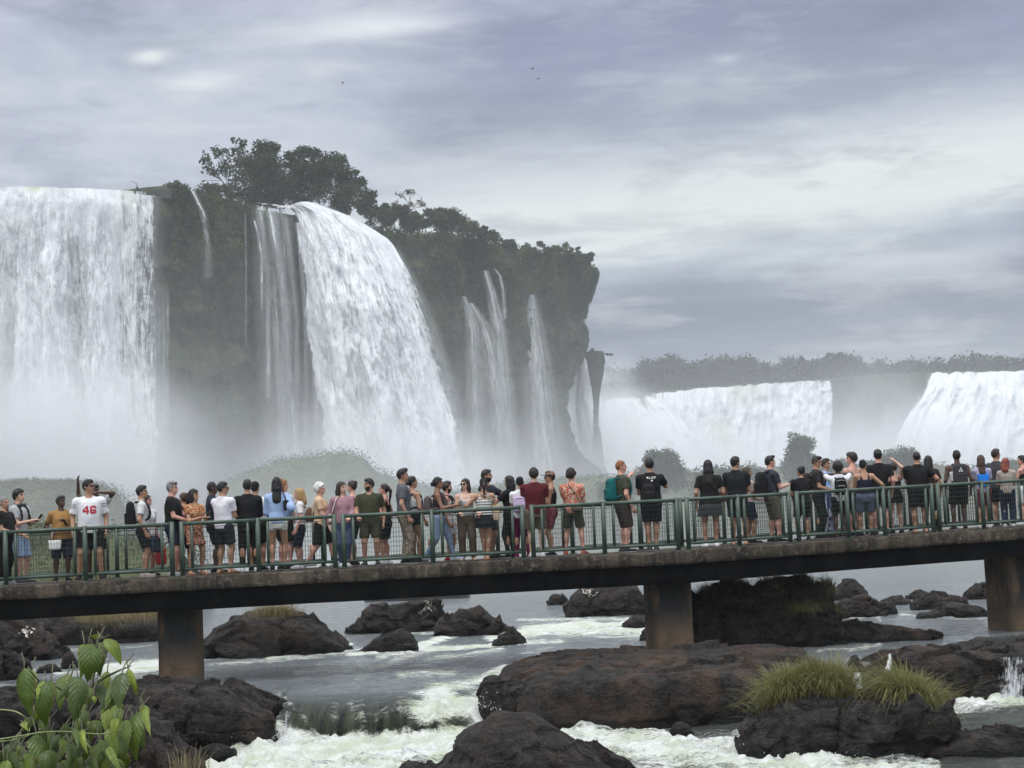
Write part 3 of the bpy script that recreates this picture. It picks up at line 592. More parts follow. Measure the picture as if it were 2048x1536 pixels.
for k, (top, D, dep, n) in enumerate([
        ([(-140, 985), (-60, 975), (20, 970), (100, 966), (150, 962), (190, 966), (225, 985), (240, 1015), (252, 1055), (262, 1085)], 150, 10, 5000),
        ([(440, 985), (500, 940), (560, 926), (600, 922), (650, 912), (690, 905), (725, 915), (755, 945), (800, 962), (900, 985), (1000, 992), (1080, 1000), (1180, 1030)], 208, 10, 4000),
        ([(860, 1030), (960, 975), (1060, 968), (1160, 955), (1260, 948), (1330, 945), (1420, 950), (1500, 946), (1600, 940), (1700, 935), (1800, 925), (1900, 940), (2000, 935), (2100, 930), (2250, 925)], 150, 16, 6000),
        ([(-160, 1070), (-60, 1060), (60, 1062), (160, 1068), (260, 1078), (330, 1090), (370, 1110)], 66, 7, 5000)]):
    o, V = island('grassy_island', top, D, dep, 50.+k*7); tag(o, kind='structure');  cover('island_plants', V, n*(9 if D > 140 else 4), .34 if D > 200 else .22 if D > 140 else .24 if D > 80 else .16, ML_BUSH, .2, .35 if D > 80 else 1)
IG = 'bushes on the misty islands'
def bush(x0, x1, y0, y1, D, lb, n=16, shape=dome, size=.22, per=420):
    w = (x1-x0)/6; px_tree('island_bush', lb, 'bush', IG, ((x0+x1)/2, y1), clust(x0+w*.6, x1-w*.6, y0+w*.7, y1, n, w*.8, w*1.3, shape), D, ML_BUSH, size, per, .08, 6)
bush(1272, 1372, 888, 975, 128, 'misty rounded bush behind the man with print on his black shirt', 36)
bush(1562, 1636, 862, 955, 132, 'tall misty bush rising behind the bun haired woman', 36)
bush(1640, 1720, 908, 960, 136, 'low misty bush behind the man in the light blue shirt', 12)
bush(1722, 1850, 894, 950, 136, 'wide feathery bush behind the man resting near the rail', 18)
bush(1385, 1560, 938, 975, 120, 'low scrubby bush behind the man in the dark polo', 18)
bush(1985, 2060, 915, 960, 136, 'small pale bush behind the woman with the red headscarf', 10)
bush(1190, 1290, 955, 985, 128, 'low misty scrub behind the man with the teal pack', 10)

# ------------------------------------------------------------------ air and spray
def vol_box(name, lo, hi, build):
    lo, hi = np.array(lo, float), np.array(hi, float); mb = MB(); mb.box((lo+hi)/2, hi-lo)
    m_ = bpy.data.materials.new(name); m_.use_nodes = True; T = NT(m_.node_tree); out = T.n('ShaderNodeOutputMaterial'); T.t.links.new(build(T).outputs[0], out.inputs['Volume'])
    o = mb.build(name, m_); tag(o, kind='stuff'); return m_
HAZE = 0.00027
vol_box('haze', (-420, -40, -9), (420, 1080, 82), lambda T: T.n('ShaderNodeVolumePrincipled', ins={'Color': (.93, .96, 1.0, 1), 'Density': HAZE, 'Anisotropy': .2}))
def layer(base, h, nscale):
    def f(T):
        p = T.n('ShaderNodeTexCoord').outputs['Object']; z = T.n('ShaderNodeSeparateXYZ', p).outputs[2]
        d = T.m('MULTIPLY', T.m('POWER', 2.718, T.m('DIVIDE', z, -h)), base)
        d = T.m('MULTIPLY', d, T.range(T.noise(p, nscale, 2, .6), .30, .68, .4, 1.7))
        return T.n('ShaderNodeVolumePrincipled', ins={'Color': (.97, .985, 1, 1), 'Density': d, 'Anisotropy': .1})
    return f
STEP = .5
vol_box('mist', (-105, 58, -.5), (62, 345, 40), layer(.0068, 7.2, .05)).cycles.volume_step_rate = STEP
vol_box('mist', (8, 400, -.5), (255, 655, 48), layer(.0022, 14.0, .035)).cycles.volume_step_rate = STEP
def puff(x, y, D, sx, sy, sz, a, ns=1.3):
    """billow of spray: an ellipsoid whose density falls to nothing at its edge"""
    bm = bmesh.new(); bmesh.ops.create_icosphere(bm, subdivisions=3, radius=1.02); me = bpy.data.meshes.new('spray'); bm.to_mesh(me); bm.free()
    m_ = bpy.data.materials.new('spray'); m_.use_nodes = True; T = NT(m_.node_tree); out = T.n('ShaderNodeOutputMaterial')
    p = T.n('ShaderNodeTexCoord').outputs['Object']; r2 = T.n('ShaderNodeVectorMath', p, p, operation='DOT_PRODUCT').outputs['Value']
    f = T.m('SUBTRACT', 1.0, r2, clamp=True); f = T.m('MULTIPLY', f, f)
    w = T.mapping(p, (ns, ns, ns*sz/sx), (x*.37, y*.11, D*.2)); n = T.noise(w, 1.6, 3, .6, .6)
    d = T.m('MULTIPLY', f, T.m('MULTIPLY', T.range(n, .33, .66, .12, 1.7), a))
    T.t.links.new(T.n('ShaderNodeVolumePrincipled', ins={'Color': (.97, .985, 1, 1), 'Density': d, 'Anisotropy': .1}).outputs[0], out.inputs['Volume'])
    m_.cycles.volume_step_rate = 1.0
    o = link('spray', me, m_); o.location = at_d(x, y, D); o.scale = (sx*2, sy*2, sz*2); tag(o, kind='stuff')
for a in [(40, 905, 212, 15, 10, 7, .12), (200, 975, 214, 8, 10, 4, .09), (90, 810, 217, 11, 7, 8, .026), (-60, 720, 218, 9, 8, 10, .03), (700, 955, 234, 9, 9, 6, .08), (860, 965, 238, 7, 9, 5, .07), (760, 860, 240, 8, 7, 8, .02),
          (430, 970, 236, 9, 8, 5, .016), (1010, 960, 282, 10, 8, 6, .03), (1180, 930, 332, 7, 8, 8, .06), (560, 900, 244, 8, 4, 8, .012),
          (1235, 890, 600, 17, 20, 12, .05), (1215, 800, 610, 8, 20, 12, .018), (1560, 930, 600, 45, 20, 7, .03), (1740, 850, 600, 18, 20, 14, .012), (1900, 890, 580, 34, 18, 11, .03), (1400, 900, 605, 26, 14, 9, .02)]: puff(*a)
# ================================================================== river, rocks, grass
def horizon(x): return 1050-0.042*(x-1024)
ZL = -0.65
def seg_d(X, Y, a, b):
    ax, ay = a; bx, by = b; vx, vy = bx-ax, by-ay; t = np.clip(((X-ax)*vx+(Y-ay)*vy)/(vx*vx+vy*vy+1e-9), 0, 1)
    return np.hypot(X-ax-t*vx, (Y-ay-t*vy)*2.2)
FOAM = [((520, 1312), (610, 1300), 7, .9), ((610, 1300), (700, 1288), 6, .9), ((690, 1300), (740, 1303), 7, .6), ((828, 1298), (905, 1268), 12, 1.1), ((830, 1300), (985, 1290), 8, .9), ((760, 1318), (850, 1304), 12, .6), ((985, 1274), (1110, 1262), 14, 1.0),
        ((1060, 1262), (1180, 1250), 22, .95), ((1120, 1262), (1285, 1262), 26, .75), ((1180, 1252), (1290, 1250), 12, 1.0), ((990, 1288), (1050, 1282), 6, .8), ((720, 1350), (820, 1312), 20, .5), ((120, 1348), (240, 1345), 14, .7), ((225, 1338), (320, 1332), 22, 1.15), ((60, 1340), (140, 1335), 8, .6),
        ((215, 1352), (320, 1358), 16, .8), ((140, 1300), (300, 1292), 6, .4), ((400, 1318), (520, 1312), 7, .7), ((880, 1378), (1005, 1350), 22, .75), ((970, 1352), (1010, 1335), 12, .8), ((1020, 1312), (1100, 1296), 8, .35), ((640, 1330), (760, 1322), 12, .35), ((860, 1230), (990, 1222), 4, .25), ((1700, 1238), (1760, 1234), 5, .5), ((1640, 1300), (1740, 1292), 7, .5), ((1940, 1225), (1984, 1232), 4, .4),
        ((1690, 1230), (1720, 1240), 6, .4), ((870, 1420), (1010, 1410), 55, 1.2), ((880, 1390), (990, 1460), 40, 1.2), ((545, 1440), (600, 1490), 28, .9), ((460, 1520), (900, 1490), 60, 1.25), ((560, 1480), (880, 1470), 26, 1.3), ((1080, 1480), (1480, 1500), 70, .85), ((1150, 1470), (1330, 1455), 18, .6),
        ((1300, 1500), (1640, 1530), 55, .95), ((1480, 1470), (1640, 1530), 26, 1.0), ((1000, 1560), (1900, 1560), 60, .9), ((400, 1560), (900, 1560), 60, 1.2), ((1890, 1420), (2048, 1408), 14, 1.0), ((1940, 1402), (2048, 1398), 14, 1.1), ((1900, 1440), (1960, 1425), 10, .5)]
FOAM += [((700, 1262), (880, 1266), 5, .5), ((700, 1310), (830, 1306), 9, .8), ((540, 1318), (720, 1300), 14, .55), ((860, 1320), (1000, 1300), 12, .55), ((600, 1345), (760, 1335), 16, .45), ((800, 1350), (900, 1345), 16, .55), ((1040, 1240), (1290, 1238), 9, .65), ((1000, 1290), (1120, 1282), 9, .7), ((420, 1330), (540, 1322), 10, .5), ((0, 1372), (300, 1366), 12, .5), ((560, 1390), (640, 1470), 10, .5), ((700, 1400), (720, 1470), 8, .35), ((800, 1395), (830, 1465), 10, .4), ((855, 1385), (890, 1465), 16, .8), ((1700, 1300), (1760, 1290), 6, .5), ((1690, 1205), (1760, 1240), 6, .5), ((1800, 1230), (1990, 1238), 5, .5), ((1700, 1160), (1980, 1172), 6, .25)]
def lip_y(x):  # distance of the brink of the little cascade
    return np.where(x < -4.0, 29.6, np.where(x < .1, 28.35-.35*np.exp(-((x+.5)/.45)**2)-.12*np.sin(x*3), np.where(x < 5, 31, 30.9)))
def river():
    rows = [18.0]
    while rows[-1] < 1000: rows.append(rows[-1]+max(.05, .05*(rows[-1]/30)**2.1 if rows[-1] > 30 else .05))
    Yr = np.array(rows); nc = 560; U = np.linspace(-1.3, 1.3, nc)
    X = U[:, None]*(Yr[None]*.31+.5); Y = np.broadcast_to(Yr[None], X.shape)
    yl = lip_y(X)-.15+.5*fbm(P3(X*.55, 0*X, 3.0), 4)-.25*np.exp(-((X+2.2)/1.0)**2); churn = np.exp(-((X+.50)/.40)**2); q = np.clip((Y-yl+.30+.5*fbm(P3(X*.9, Y*.5, 4.0), 3))/(2.1+.3*churn), 0, 1)
    t = np.sqrt(1-(1-q)**2.2)*(1-churn)+sstep(0, 1, q)*churn; t = np.where((X > -4.05) & (X < .15), t, sstep(-.50, .06, Y-yl)); Zr = ZL*(1-t)-.07*sstep(2.6, .6, Y-yl)*t
    # photo position of each vertex, used only to lay the foam where the rapids are
    D3 = P3(X, Y, Zr)-CAM; f_ = D3@_F; PX = 1024+FPX*(D3@_R2)/f_; PY = 768-FPX*(D3@_U2)/f_
    foam = np.zeros(X.shape); near = Y < 60
    for a, b, w, s in FOAM:
        w = w*1.25; d = seg_d(PX[near], PY[near], a, b); foam[near] = np.maximum(foam[near], s*np.exp(-(d/w)**2))
    low = (t < .35); foam = np.where(low, np.maximum(foam*1.2, .30+.25*sstep(29, 22, Y)*(PX < 1900)), foam*1.28)
    foam *= np.where((PX > 1330) & (PX < 1500) & (PY > 1442) & (PY < 1478), .5, 1)
    foam = np.where(low & (PX > 1880) & (PY > 1425), foam*.25, foam)
    curtain = sstep(-.42, -.2, Y-yl)*sstep(1.9, .0, Y-yl)*sstep(-4.2, -3.9, X)*sstep(-.45, -.95, X); foam = np.maximum(foam, 1.15*churn*(Y-yl < 1.3)*(Y-yl > -1.5)); curtain = curtain*(1-churn); foam = np.maximum(foam, curtain*np.clip(.15+1.1*fbm(P3(X*4.5, Y*.7, 9.0), 4), 0, .75)); foam *= 1-.3*curtain
    amp = .05*churn*(Y-yl < 1.3)*(Y-yl > -1.2)+np.where(low, .035+.10*np.clip(foam, 0, 1.2), .010+.055*np.clip(foam, 0, 1))*sstep(200, 40, Y)
    base = fbm(P3(X*.9, Y*.9, 1.0), 4)*.7+fbm(P3(X*3.2, Y*3.2, 5.0), 4)*.55+np.abs(fbm(P3(X*7, Y*7, 8.0), 3))*.5*np.clip(foam, 0, 1)
    Zr = Zr+amp*base*1.6+.022*fbm(P3(X*.5, Y*1.8, 3.0), 3)*sstep(90, 30, Y)+np.where(low, .05, .016)*fbm(P3(X*1.6, Y*3.4, 6.0), 3)*sstep(110, 30, Y)
    Zr = Zr+curtain*(.09*fbm(P3(X*2.5, Y*.5, 2.0), 4)+.05*fbm(P3(X*7, Y*2.0, 2.0), 3))
    me = mesh_np('water', P3(X, Y, Zr).reshape(-1, 3), grid_faces(nc, len(Yr))[:, ::-1])
    set_attr(me, 'foam', foam.ravel()); set_attr(me, 'curtain', curtain.ravel()); set_attr(me, 'lower', np.clip(low*1.0, 0, 1).ravel())
    def mat(T):
        p = geopos(T); fo, cu, lw = attr(T, 'foam'), attr(T, 'curtain'), attr(T, 'lower')
        q = T.mapping(p, (.6, 1.5, 1.0)); a = T.noise(q, 2.2, 6, .65, 1.2); b = T.noise(q, 7.0, 6, .7, 1.0); c = T.noise(T.mapping(p, (1.0, 2.6, 1)), 1.1, 5, .6, .8); f4 = T.noise(p, 26, 4, .7)
        s = T.m('ADD', T.m('MULTIPLY', a, .42), T.m('ADD', T.m('MULTIPLY', b, .36), T.m('MULTIPLY', f4, .22)))
        mk = T.m('ADD', fo, T.m('MULTIPLY', T.m('SUBTRACT', s, .5), 3.8)); mk = T.range(mk, .30, 1.05, 0, 1, True); mk = T.m('MULTIPLY', mk, T.range(fo, .06, .22))
        h = T.m('ADD', T.m('MULTIPLY', c, .8), T.m('ADD', T.m('MULTIPLY', a, .7), T.m('MULTIPLY', b, .4)))
        vs = T.noise(T.mapping(p, (5, .5, .5)), 1.0, 6, .7, .3)
        wcol = T.mix(lw, (.135, .150, .156, 1), (.030, .036, .028, 1)); wcol = T.mix(cu, wcol, T.mix(T.range(vs, .4, .62), (.004, .006, .004, 1), (.036, .044, .024, 1)))
        ht = T.mix(cu, h, vs)
        wat = bsdf(T, wcol, T.m('ADD', .10, T.m('ADD', T.m('MULTIPLY', lw, .10), T.m('MULTIPLY', cu, .25))), Normal=bump(T, ht, .9, .12), **{'IOR': 1.42, 'Specular IOR Level': T.range(cu, 0, 1, .5, .12)})
        fcol = T.mix(T.range(T.noise(p, 1.6, 4, .6), .4, .65), (.72, .74, .71, 1), (.52, .56, .42, 1)); fcol = T.mix(T.range(b, .36, .56), T.mix(.35, fcol, (.30, .33, .30, 1)), fcol)
        fm = bsdf(T, fcol, .75, Normal=bump(T, T.m('ADD', b, f4), .8, .06), **{'Specular IOR Level': .25})
        return T.n('ShaderNodeMixShader', mk, wat, fm)
    tag(link('water', me, material('river_water', mat)), kind='structure')
    # river bed: one sheet under everything
    mb = MB(); mb.add([(-415, -38, -2.2), (415, -38, -2.2), (415, 1070, -2.2), (-415, 1070, -2.2)], [(0, 1, 2, 3)])
    tag(mb.build('ground', material('bed', lambda T: bsdf(T, (.05, .045, .035, 1), .9))), kind='structure')
river()

def m_rock(T):
    p = geopos(T); z = T.n('ShaderNodeSeparateXYZ', p).outputs[2]; nz = T.n('ShaderNodeSeparateXYZ', T.n('ShaderNodeNewGeometry').outputs['Normal']).outputs[2]
    a = T.noise(p, 1.3, 7, .65, .4); b = T.noise(p, 6.0, 6, .7); c = T.noise(T.mapping(p, (.6, .6, 3.0)), 1.5, 6, .65, .5); f = T.noise(p, 30, 4, .7)
    col = T.mix(T.range(b, .40, .62), (.006, .0055, .0055, 1), (.046, .040, .037, 1))
    col = T.mix(T.m('MULTIPLY', T.range(a, .46, .66), attr(T, 'brown')), col, (.090, .054, .035, 1))
    col = T.mix(T.m('MULTIPLY', T.m('MULTIPLY', T.range(f, .55, .72), T.range(nz, .2, .8)), .45), col, (.075, .066, .055, 1))
    col = T.mix(T.range(c, .42, .30, 0, .6), col, (.005, .005, .005, 1))
    w = T.m('MULTIPLY', T.range(T.m('ADD', attr(T, 'hgt'), T.m('MULTIPLY', T.m('SUBTRACT', a, .5), .5)), .22, .05), .75)
    g2 = T.noise(p, 55, 3, .75); col = T.mix(T.range(g2, .54, .68, 0, .6), col, T.mix(.5, col, (.16, .145, .125, 1))); col = T.mix(T.range(g2, .46, .34, 0, .8), col, (.003, .003, .003, 1)); col = T.mix(w, col, (.005, .005, .006, 1))
    h = T.m('ADD', T.m('MULTIPLY', a, .5), T.m('ADD', T.m('MULTIPLY', b, .4), T.m('ADD', T.m('MULTIPLY', c, .6), T.m('MULTIPLY', f, .30))))
    return bsdf(T, col, T.range(w, 0, .75, .78, .42), Normal=bump(T, h, 1.0, .22), **{'Specular IOR Level': .28})
M_ROCK = material('basalt', m_rock)
def worley(P):
    P = np.asarray(P, float); i = np.floor(P).astype(np.int64); f1 = np.full(P.shape[:-1], 9.0); f2 = f1.copy()
    for a in (-1, 0, 1):
        for b in (-1, 0, 1):
            for c in (-1, 0, 1):
                k = i+(a, b, c); q = k+np.stack([_hash(k[..., 0], k[..., 1], k[..., 2]), _hash(k[..., 0]+71, k[..., 1], k[..., 2]), _hash(k[..., 0], k[..., 1]+37, k[..., 2])], -1)
                d = np.linalg.norm(P-q, axis=-1); f2 = np.minimum(np.maximum(d, f1), f2); f1 = np.minimum(d, f1)
    return f1, f2
def cube_sphere(n):
    g = np.tan(np.linspace(-1, 1, n)*math.pi/4); A, B = np.meshgrid(g, g, indexing='ij'); o = np.ones_like(A); Vs, Qs = [], []
    for k, (X, Y, Z) in enumerate([(o, A, B), (-o, B, A), (B, o, A), (A, -o, B), (A, B, o), (B, A, -o)]):
        Vs.append(np.stack([X, Y, Z], -1).reshape(-1, 3)); Qs.append(grid_faces(n, n)+k*n*n)
    V = np.concatenate(Vs); key = np.round(V, 5); u, inv = np.unique(key, axis=0, return_inverse=True); inv = inv.ravel(); W_ = np.zeros((len(u), 3)); W_[inv] = V
    return W_/np.linalg.norm(W_, axis=1)[:, None], inv[np.concatenate(Qs)]
def facets(P, seed):
    """random tilted planes, one per cell: broken basalt faces"""
    P = np.asarray(P, float); i = np.floor(P).astype(np.int64); best = np.full(P.shape[:-1], 9.0); out = np.zeros(P.shape[:-1])
    for a in (-1, 0, 1):
        for b in (-1, 0, 1):
            for c in (-1, 0, 1):
                k = i+(a, b, c); x, y, z = k[..., 0], k[..., 1], k[..., 2]; q = k+np.stack([_hash(x, y, z), _hash(x+71, y, z), _hash(x, y+37, z)], -1); d = np.linalg.norm(P-q, axis=-1)
                r = np.stack([_hash(x+11, y, z+seed), _hash(x, y+13, z+seed), _hash(x+5, y+7, z+seed)], -1)*2-1; v = ((P-q)*r).sum(-1)+.35*(_hash(x+3, y+9, z)-.5); m_ = d < best; best = np.where(m_, d, best); out = np.where(m_, v, out)
    return out
_cs = {}
def rock(label, x0, x1, ytop, ybase, zb=0.0, prof=((-1, .7), (-.3, 1), (.3, 1), (1, .7)), dr=.8, sq=2.6, seed=0, n=56, rough=1.0, brown=.3, D=None, group=None, name='rock', strata=0.0, tilt=0.0):
    xc = (x0+x1)/2
    Df = D if D else at_z(xc, ybase, zb)[1]
    hw = (x1-x0)/2*Df/FPX; hd = hw*dr; Dc = Df+hd*.75; hw = (x1-x0)/2*Dc/FPX
    hz = max(.06, at_d(xc, ytop, Dc-hd*.1)[2]-zb); c = at_d(xc, ybase, Dc); c[2] = zb
    if n not in _cs: _cs[n] = cube_sphere(n)
    d, Q = _cs[n]
    p = d/((np.abs(d)**sq).sum(1)**(1/sq))[:, None]
    pf = np.interp(p[:, 0], [a for a, b in prof], [b for a, b in prof])
    V = np.stack([p[:, 0]*hw, p[:, 1]*hd, np.where(p[:, 2] > 0, p[:, 2]*hz*pf, p[:, 2]*min(.5, hz))], 1)
    V[:, 2] += tilt*p[:, 1]*hz*(p[:, 2] > 0)
    S = min(hw, 1.6); N = d*np.array((1/hw, 1/hd, 1/hz)); N /= np.linalg.norm(N, axis=1)[:, None]
    off = np.array((seed*7.7, seed*3.1, seed*5.3)); wp = V/S+.18*P3(fbm(V/S*1.7+off, 3), fbm(V/S*1.7+off+5, 3), fbm(V/S*1.7+off+9, 3))
    disp = S*rough*(.17*fbm(V/S*1.0+off, 4)+.20*facets(wp*1.25*np.array((1, 1, 1.5))+off, 3)+.085*facets(wp*3.1*np.array((1, 1, 1.6))+off, 5)+.04*ridged(V/S*2.6+off, 4)+.035*fbm(V/S*7+off, 5)+.018*ridged(V/S*16+off, 3))
    if strata: zz = V[:, 2]/strata+1.2*fbm(V*.35+off, 3); disp = disp+.10*S*rough*np.clip(fbm(V*.9+off, 3)*2+.5, 0, 1)*((zz % 1)**.5-.6)*(np.abs(N[:, 2]) < .75)
    V = V+N*disp[:, None]*np.clip(.25+1.2*np.abs(hz)/S, .2, 1)
    me = mesh_np(name, V, Q); set_attr(me, 'hgt', np.clip(V[:, 2], 0, 5)); set_attr(me, 'brown', np.full(len(V), brown))
    o = link(name, me, M_ROCK); o.location = c; tag(o, label, 'rock', group); return o, V+c, N
RG = 'dark rocks in the river'
ROCKS = {}
def R_(key, *a, **k): ROCKS[key] = rock(*a, group=RG, **k)
# upper pool, left to right
R_('a', 'grey cracked boulder at the left edge below the footbridge', -60, 122, 1238, 1322, seed=1, dr=.7, prof=((-1, 1), (-.2, 1), (.3, .8), (1, .3)), brown=.5)
R_('b', 'low boulder with a dark wet end at the left edge, nearest the shrub', -70, 66, 1300, 1360, seed=2, dr=.6, prof=((-1, 1), (.2, 1), (1, .6)))
R_('c', 'long dark rock ledge with dry grass under the left end of the footbridge', 20, 330, 1226, 1288, seed=3, dr=.5, sq=3.5, prof=((-1, .9), (.4, 1), (1, .8)), strata=.3)
R_('d', 'large smooth boulder with a grass tuft right of the left pier', 400, 700, 1226, 1312, seed=4, dr=.55, prof=((-1, .4), (-.55, .85), (-.1, 1.05), (.4, .95), (.75, .6), (1, .25)), rough=.75, brown=.35)
R_('e', 'flat topped boulder with a pale stain in the middle of the river', 694, 894, 1206, 1264, seed=5, dr=.5, sq=3, prof=((-1, .5), (-.5, .8), (.5, 1), (.85, 1.05), (1, .8)))
R_('f', 'pointed grey rock right of the boulder with the pale stain', 876, 1032, 1222, 1270, seed=6, dr=.5, prof=((-1, .8), (-.3, .95), (.1, 1.15), (.5, .7), (1, .1)))
R_('g', 'small jagged rock in the rapids below the pointed grey rock', 985, 1048, 1256, 1290, seed=7, n=30, prof=((-1, .3), (.0, .8), (.3, 1.1), (1, .4)))
R_('h', 'wedge shaped black rock below the boulder with the pale stain', 716, 832, 1262, 1305, seed=8, dr=.6, sq=3.4, prof=((-1, .1), (-.3, .65), (.5, 1.05), (1, 1)), rough=.6, brown=.1)
R_('i', 'two humped boulder left of the middle pier', 1128, 1300, 1176, 1232, seed=9, dr=.5, prof=((-1, .8), (-.6, 1.0), (-.15, .85), (.4, 1.0), (.7, 1.1), (1, .6)), rough=.8)
R_('j', 'small flat rock touching the two humped boulder', 1096, 1140, 1190, 1210, seed=10, n=26)
R_('k', 'small dark rock at the foot of the two humped boulder', 1246, 1310, 1232, 1256, seed=11, n=26)
R_('l', 'dark rock half hidden behind the left side of the middle pier', 1280, 1340, 1246, 1282, seed=12, n=26)
R_('m', 'low dark slab just under the footbridge above the boulder with the pale stain', 730, 940, 1182, 1200, seed=13, dr=.3, sq=4)
R_('n', 'tall dark grassy rock mass behind the middle pier', 1352, 1686, 1160, 1300, seed=14, dr=.4, sq=3.2, n=60, D=34.6, prof=((-1, .85), (-.4, 1), (.5, 1.02), (1, .95)), strata=.35, brown=.12)
R_('o', 'reddish boulder at the foot of the tall rock mass right of the middle pier', 1372, 1440, 1222, 1262, seed=15, n=30, D=34.2, brown=.7)
R_('p', 'rounded boulder just right of the tall rock mass, upper one', 1668, 1734, 1160, 1200, seed=16, n=30, rough=.7)
R_('q', 'broad boulder in front of the tall rock mass right end', 1672, 1764, 1192, 1236, seed=17, n=34, rough=.8)
R_('r', 'small round rock beside the broad boulder', 1752, 1794, 1202, 1230, seed=18, n=26, rough=.6)
R_('s', 'low flat rock in calm water behind the small round rock', 1760, 1818, 1194, 1210, seed=19, n=26)
R_('t', 'small domed rock in calm water farthest from the bank', 1814, 1860, 1182, 1198, seed=20, n=26)
R_('u', 'reddish boulder with a bird sized dark notch in the calm water', 1826, 1930, 1186, 1218, seed=21, n=34, brown=.6)
R_('v', 'long low black rock left of the right pier', 1838, 1992, 1212, 1234, seed=22, n=34, dr=.35, sq=3)
R_('w', 'grey knobbed rock beside the right pier', 1926, 2000, 1166, 1198, seed=23, n=30, prof=((-1, .4), (-.2, 1.1), (.1, .9), (1, .9)))
R_('x', 'flat reddish rock ledge reaching into the calm water', 1640, 1872, 1246, 1284, seed=24, dr=.5, sq=3.2, prof=((-1, 1), (-.3, .9), (.5, .5), (1, .25)), strata=.2, brown=.8)
R_('y', 'small wet rock in the white water left of the left pier', 122, 156, 1304, 1338, seed=25, n=26, rough=.6)
R_('z', 'tiny dark rock in the white water near the shrub', 74, 122, 1330, 1346, seed=26, n=22)
R_('aa', 'low black rock left of the foot of the left pier', 284, 330, 1358, 1384, seed=27, n=26, D=30.0)
# ledges that carry the piers
R_('ba', 'dark broken ledge under the left pier', 190, 548, 1366, 1512, ZL, seed=30, dr=.9, sq=4.5, n=110, prof=((-1, .75), (-.4, 1.0), (.1, 1.02), (.5, .86), (1, .5)), strata=.3, brown=.3, rough=.6, D=27.6)
R_('bb', 'black ledge in shadow behind the leafy shrub', -140, 330, 1392, 1540, ZL, seed=31, dr=.5, sq=3.6, n=70, prof=((-1, 1), (.4, 1), (1, .8)), strata=.35, brown=.05, D=26.4)
R_('bc', 'brown rock slope at the lower left behind the leafy shrub', 120, 402, 1432, 1600, ZL, seed=32, dr=.7, sq=2.6, n=56, prof=((-1, .9), (-.2, 1.05), (.3, .95), (.7, .6), (1, .3)), brown=.35, D=23.8)
R_('bd', 'low black rock in the foam at the foot of the left ledge', 396, 470, 1490, 1518, ZL, seed=33, n=30)
R_('be', 'broad brown rock platform under the middle pier', 1006, 1640, 1318, 1444, ZL, seed=34, dr=.88, sq=8.0, n=150, prof=((-1, .74), (-.75, .93), (-.4, 1.0), (.4, 1.02), (1, .95)), strata=.34, brown=1.0, rough=.42, D=28.3, tilt=.05)
R_('bf', 'dark block at the end of the brown platform beside the cascade', 962, 1062, 1356, 1440, ZL, seed=35, dr=1.0, sq=4.0, n=50, prof=((-1, 1.05), (.2, 1), (1, .9)), brown=.15, rough=.8, D=28.0)
R_('bg', 'reddish flat rock ledge with a small waterfall at the right edge', 1716, 2260, 1288, 1402, ZL, seed=36, dr=.55, sq=5.0, n=120, prof=((-1, .9), (-.5, 1.0), (1, 1.02)), strata=.28, brown=.6, rough=.6, D=29.4)
R_('bh', 'lumpy dark islet with two big grass tufts', 1482, 1906, 1398, 1514, ZL, seed=37, dr=.55, sq=3.0, n=120, prof=((-1, .8), (-.5, .95), (.0, 1.0), (.5, 1.02), (1, .75)), brown=.18, rough=1.0)
R_('bi', 'big black pointed boulder at the bottom edge of the picture', 760, 1390, 1430, 1640, ZL-.3, seed=138, dr=.5, sq=2.0, n=110, prof=((-1, .2), (-.7, .55), (-.45, .85), (-.25, 1.08), (.0, 1.02), (.3, .78), (.6, .52), (1, .3)), brown=.25, rough=.38, D=21.6)
R_('bj', 'rounded dark boulder at the bottom right corner', 1850, 2160, 1462, 1600, ZL, seed=39, dr=.6, sq=2.4, n=56, prof=((-1, .6), (-.3, 1.0), (.2, .95), (1, .5)), brown=.4, D=23.2)
R_('bk', 'small round black rock alone in the white water', 1336, 1386, 1446, 1476, ZL, seed=40, n=30, rough=.6)
R_('bl', 'low dark rock just breaking the foam left of the pointed boulder', 790, 880, 1528, 1560, ZL, seed=41, n=30)

# pale stains on two rocks
def stain(key, px, py, r, label):
    o, V, N = ROCKS[key]; me = o.data; bvh = BVHTree.FromObject(o, bpy.context.evaluated_depsgraph_get()) if False else BVHTree.FromPolygons([tuple(v) for v in V], [tuple(p.vertices) for p in me.polygons])
    Vs, Q = [], []
    for k in range(70):
        a = rng.normal(0, r*.55, 2); d = ray(px+a[0], py+a[1]*.7); h = bvh.ray_cast(Vector(CAM), Vector(d))
        if h[0] is None: continue
        s = rng.uniform(.02, .06); t1 = Vector((1, 0, 0)).cross(h[1]).normalized(); t2 = h[1].cross(t1); c = h[0]+h[1]*.012; n0 = len(Vs)
        for j in range(6):
            w = rng.uniform(.5, 1)*s; Vs.append(c+t1*math.cos(j*1.047)*w+t2*math.sin(j*1.047)*w*1.6)
        Q += [(n0, n0+1, n0+2, n0+3), (n0, n0+3, n0+4, n0+5)]
    q = link('stain', mesh_np('stain', np.array([tuple(v) for v in Vs])-np.array(o.location), np.array(Q)), material('droppings', lambda T: bsdf(T, T.mix(T.noise(geopos(T), 9, 2), (.55, .45, .36, 1), (.8, .78, .74, 1)), .9)), o); q['label'] = label
stain('e', 850, 1216, 14, 'pale droppings stain'); stain('i', 1178, 1184, 10, 'pale droppings stain'); stain('a', 52, 1262, 9, 'pale lichen patch')

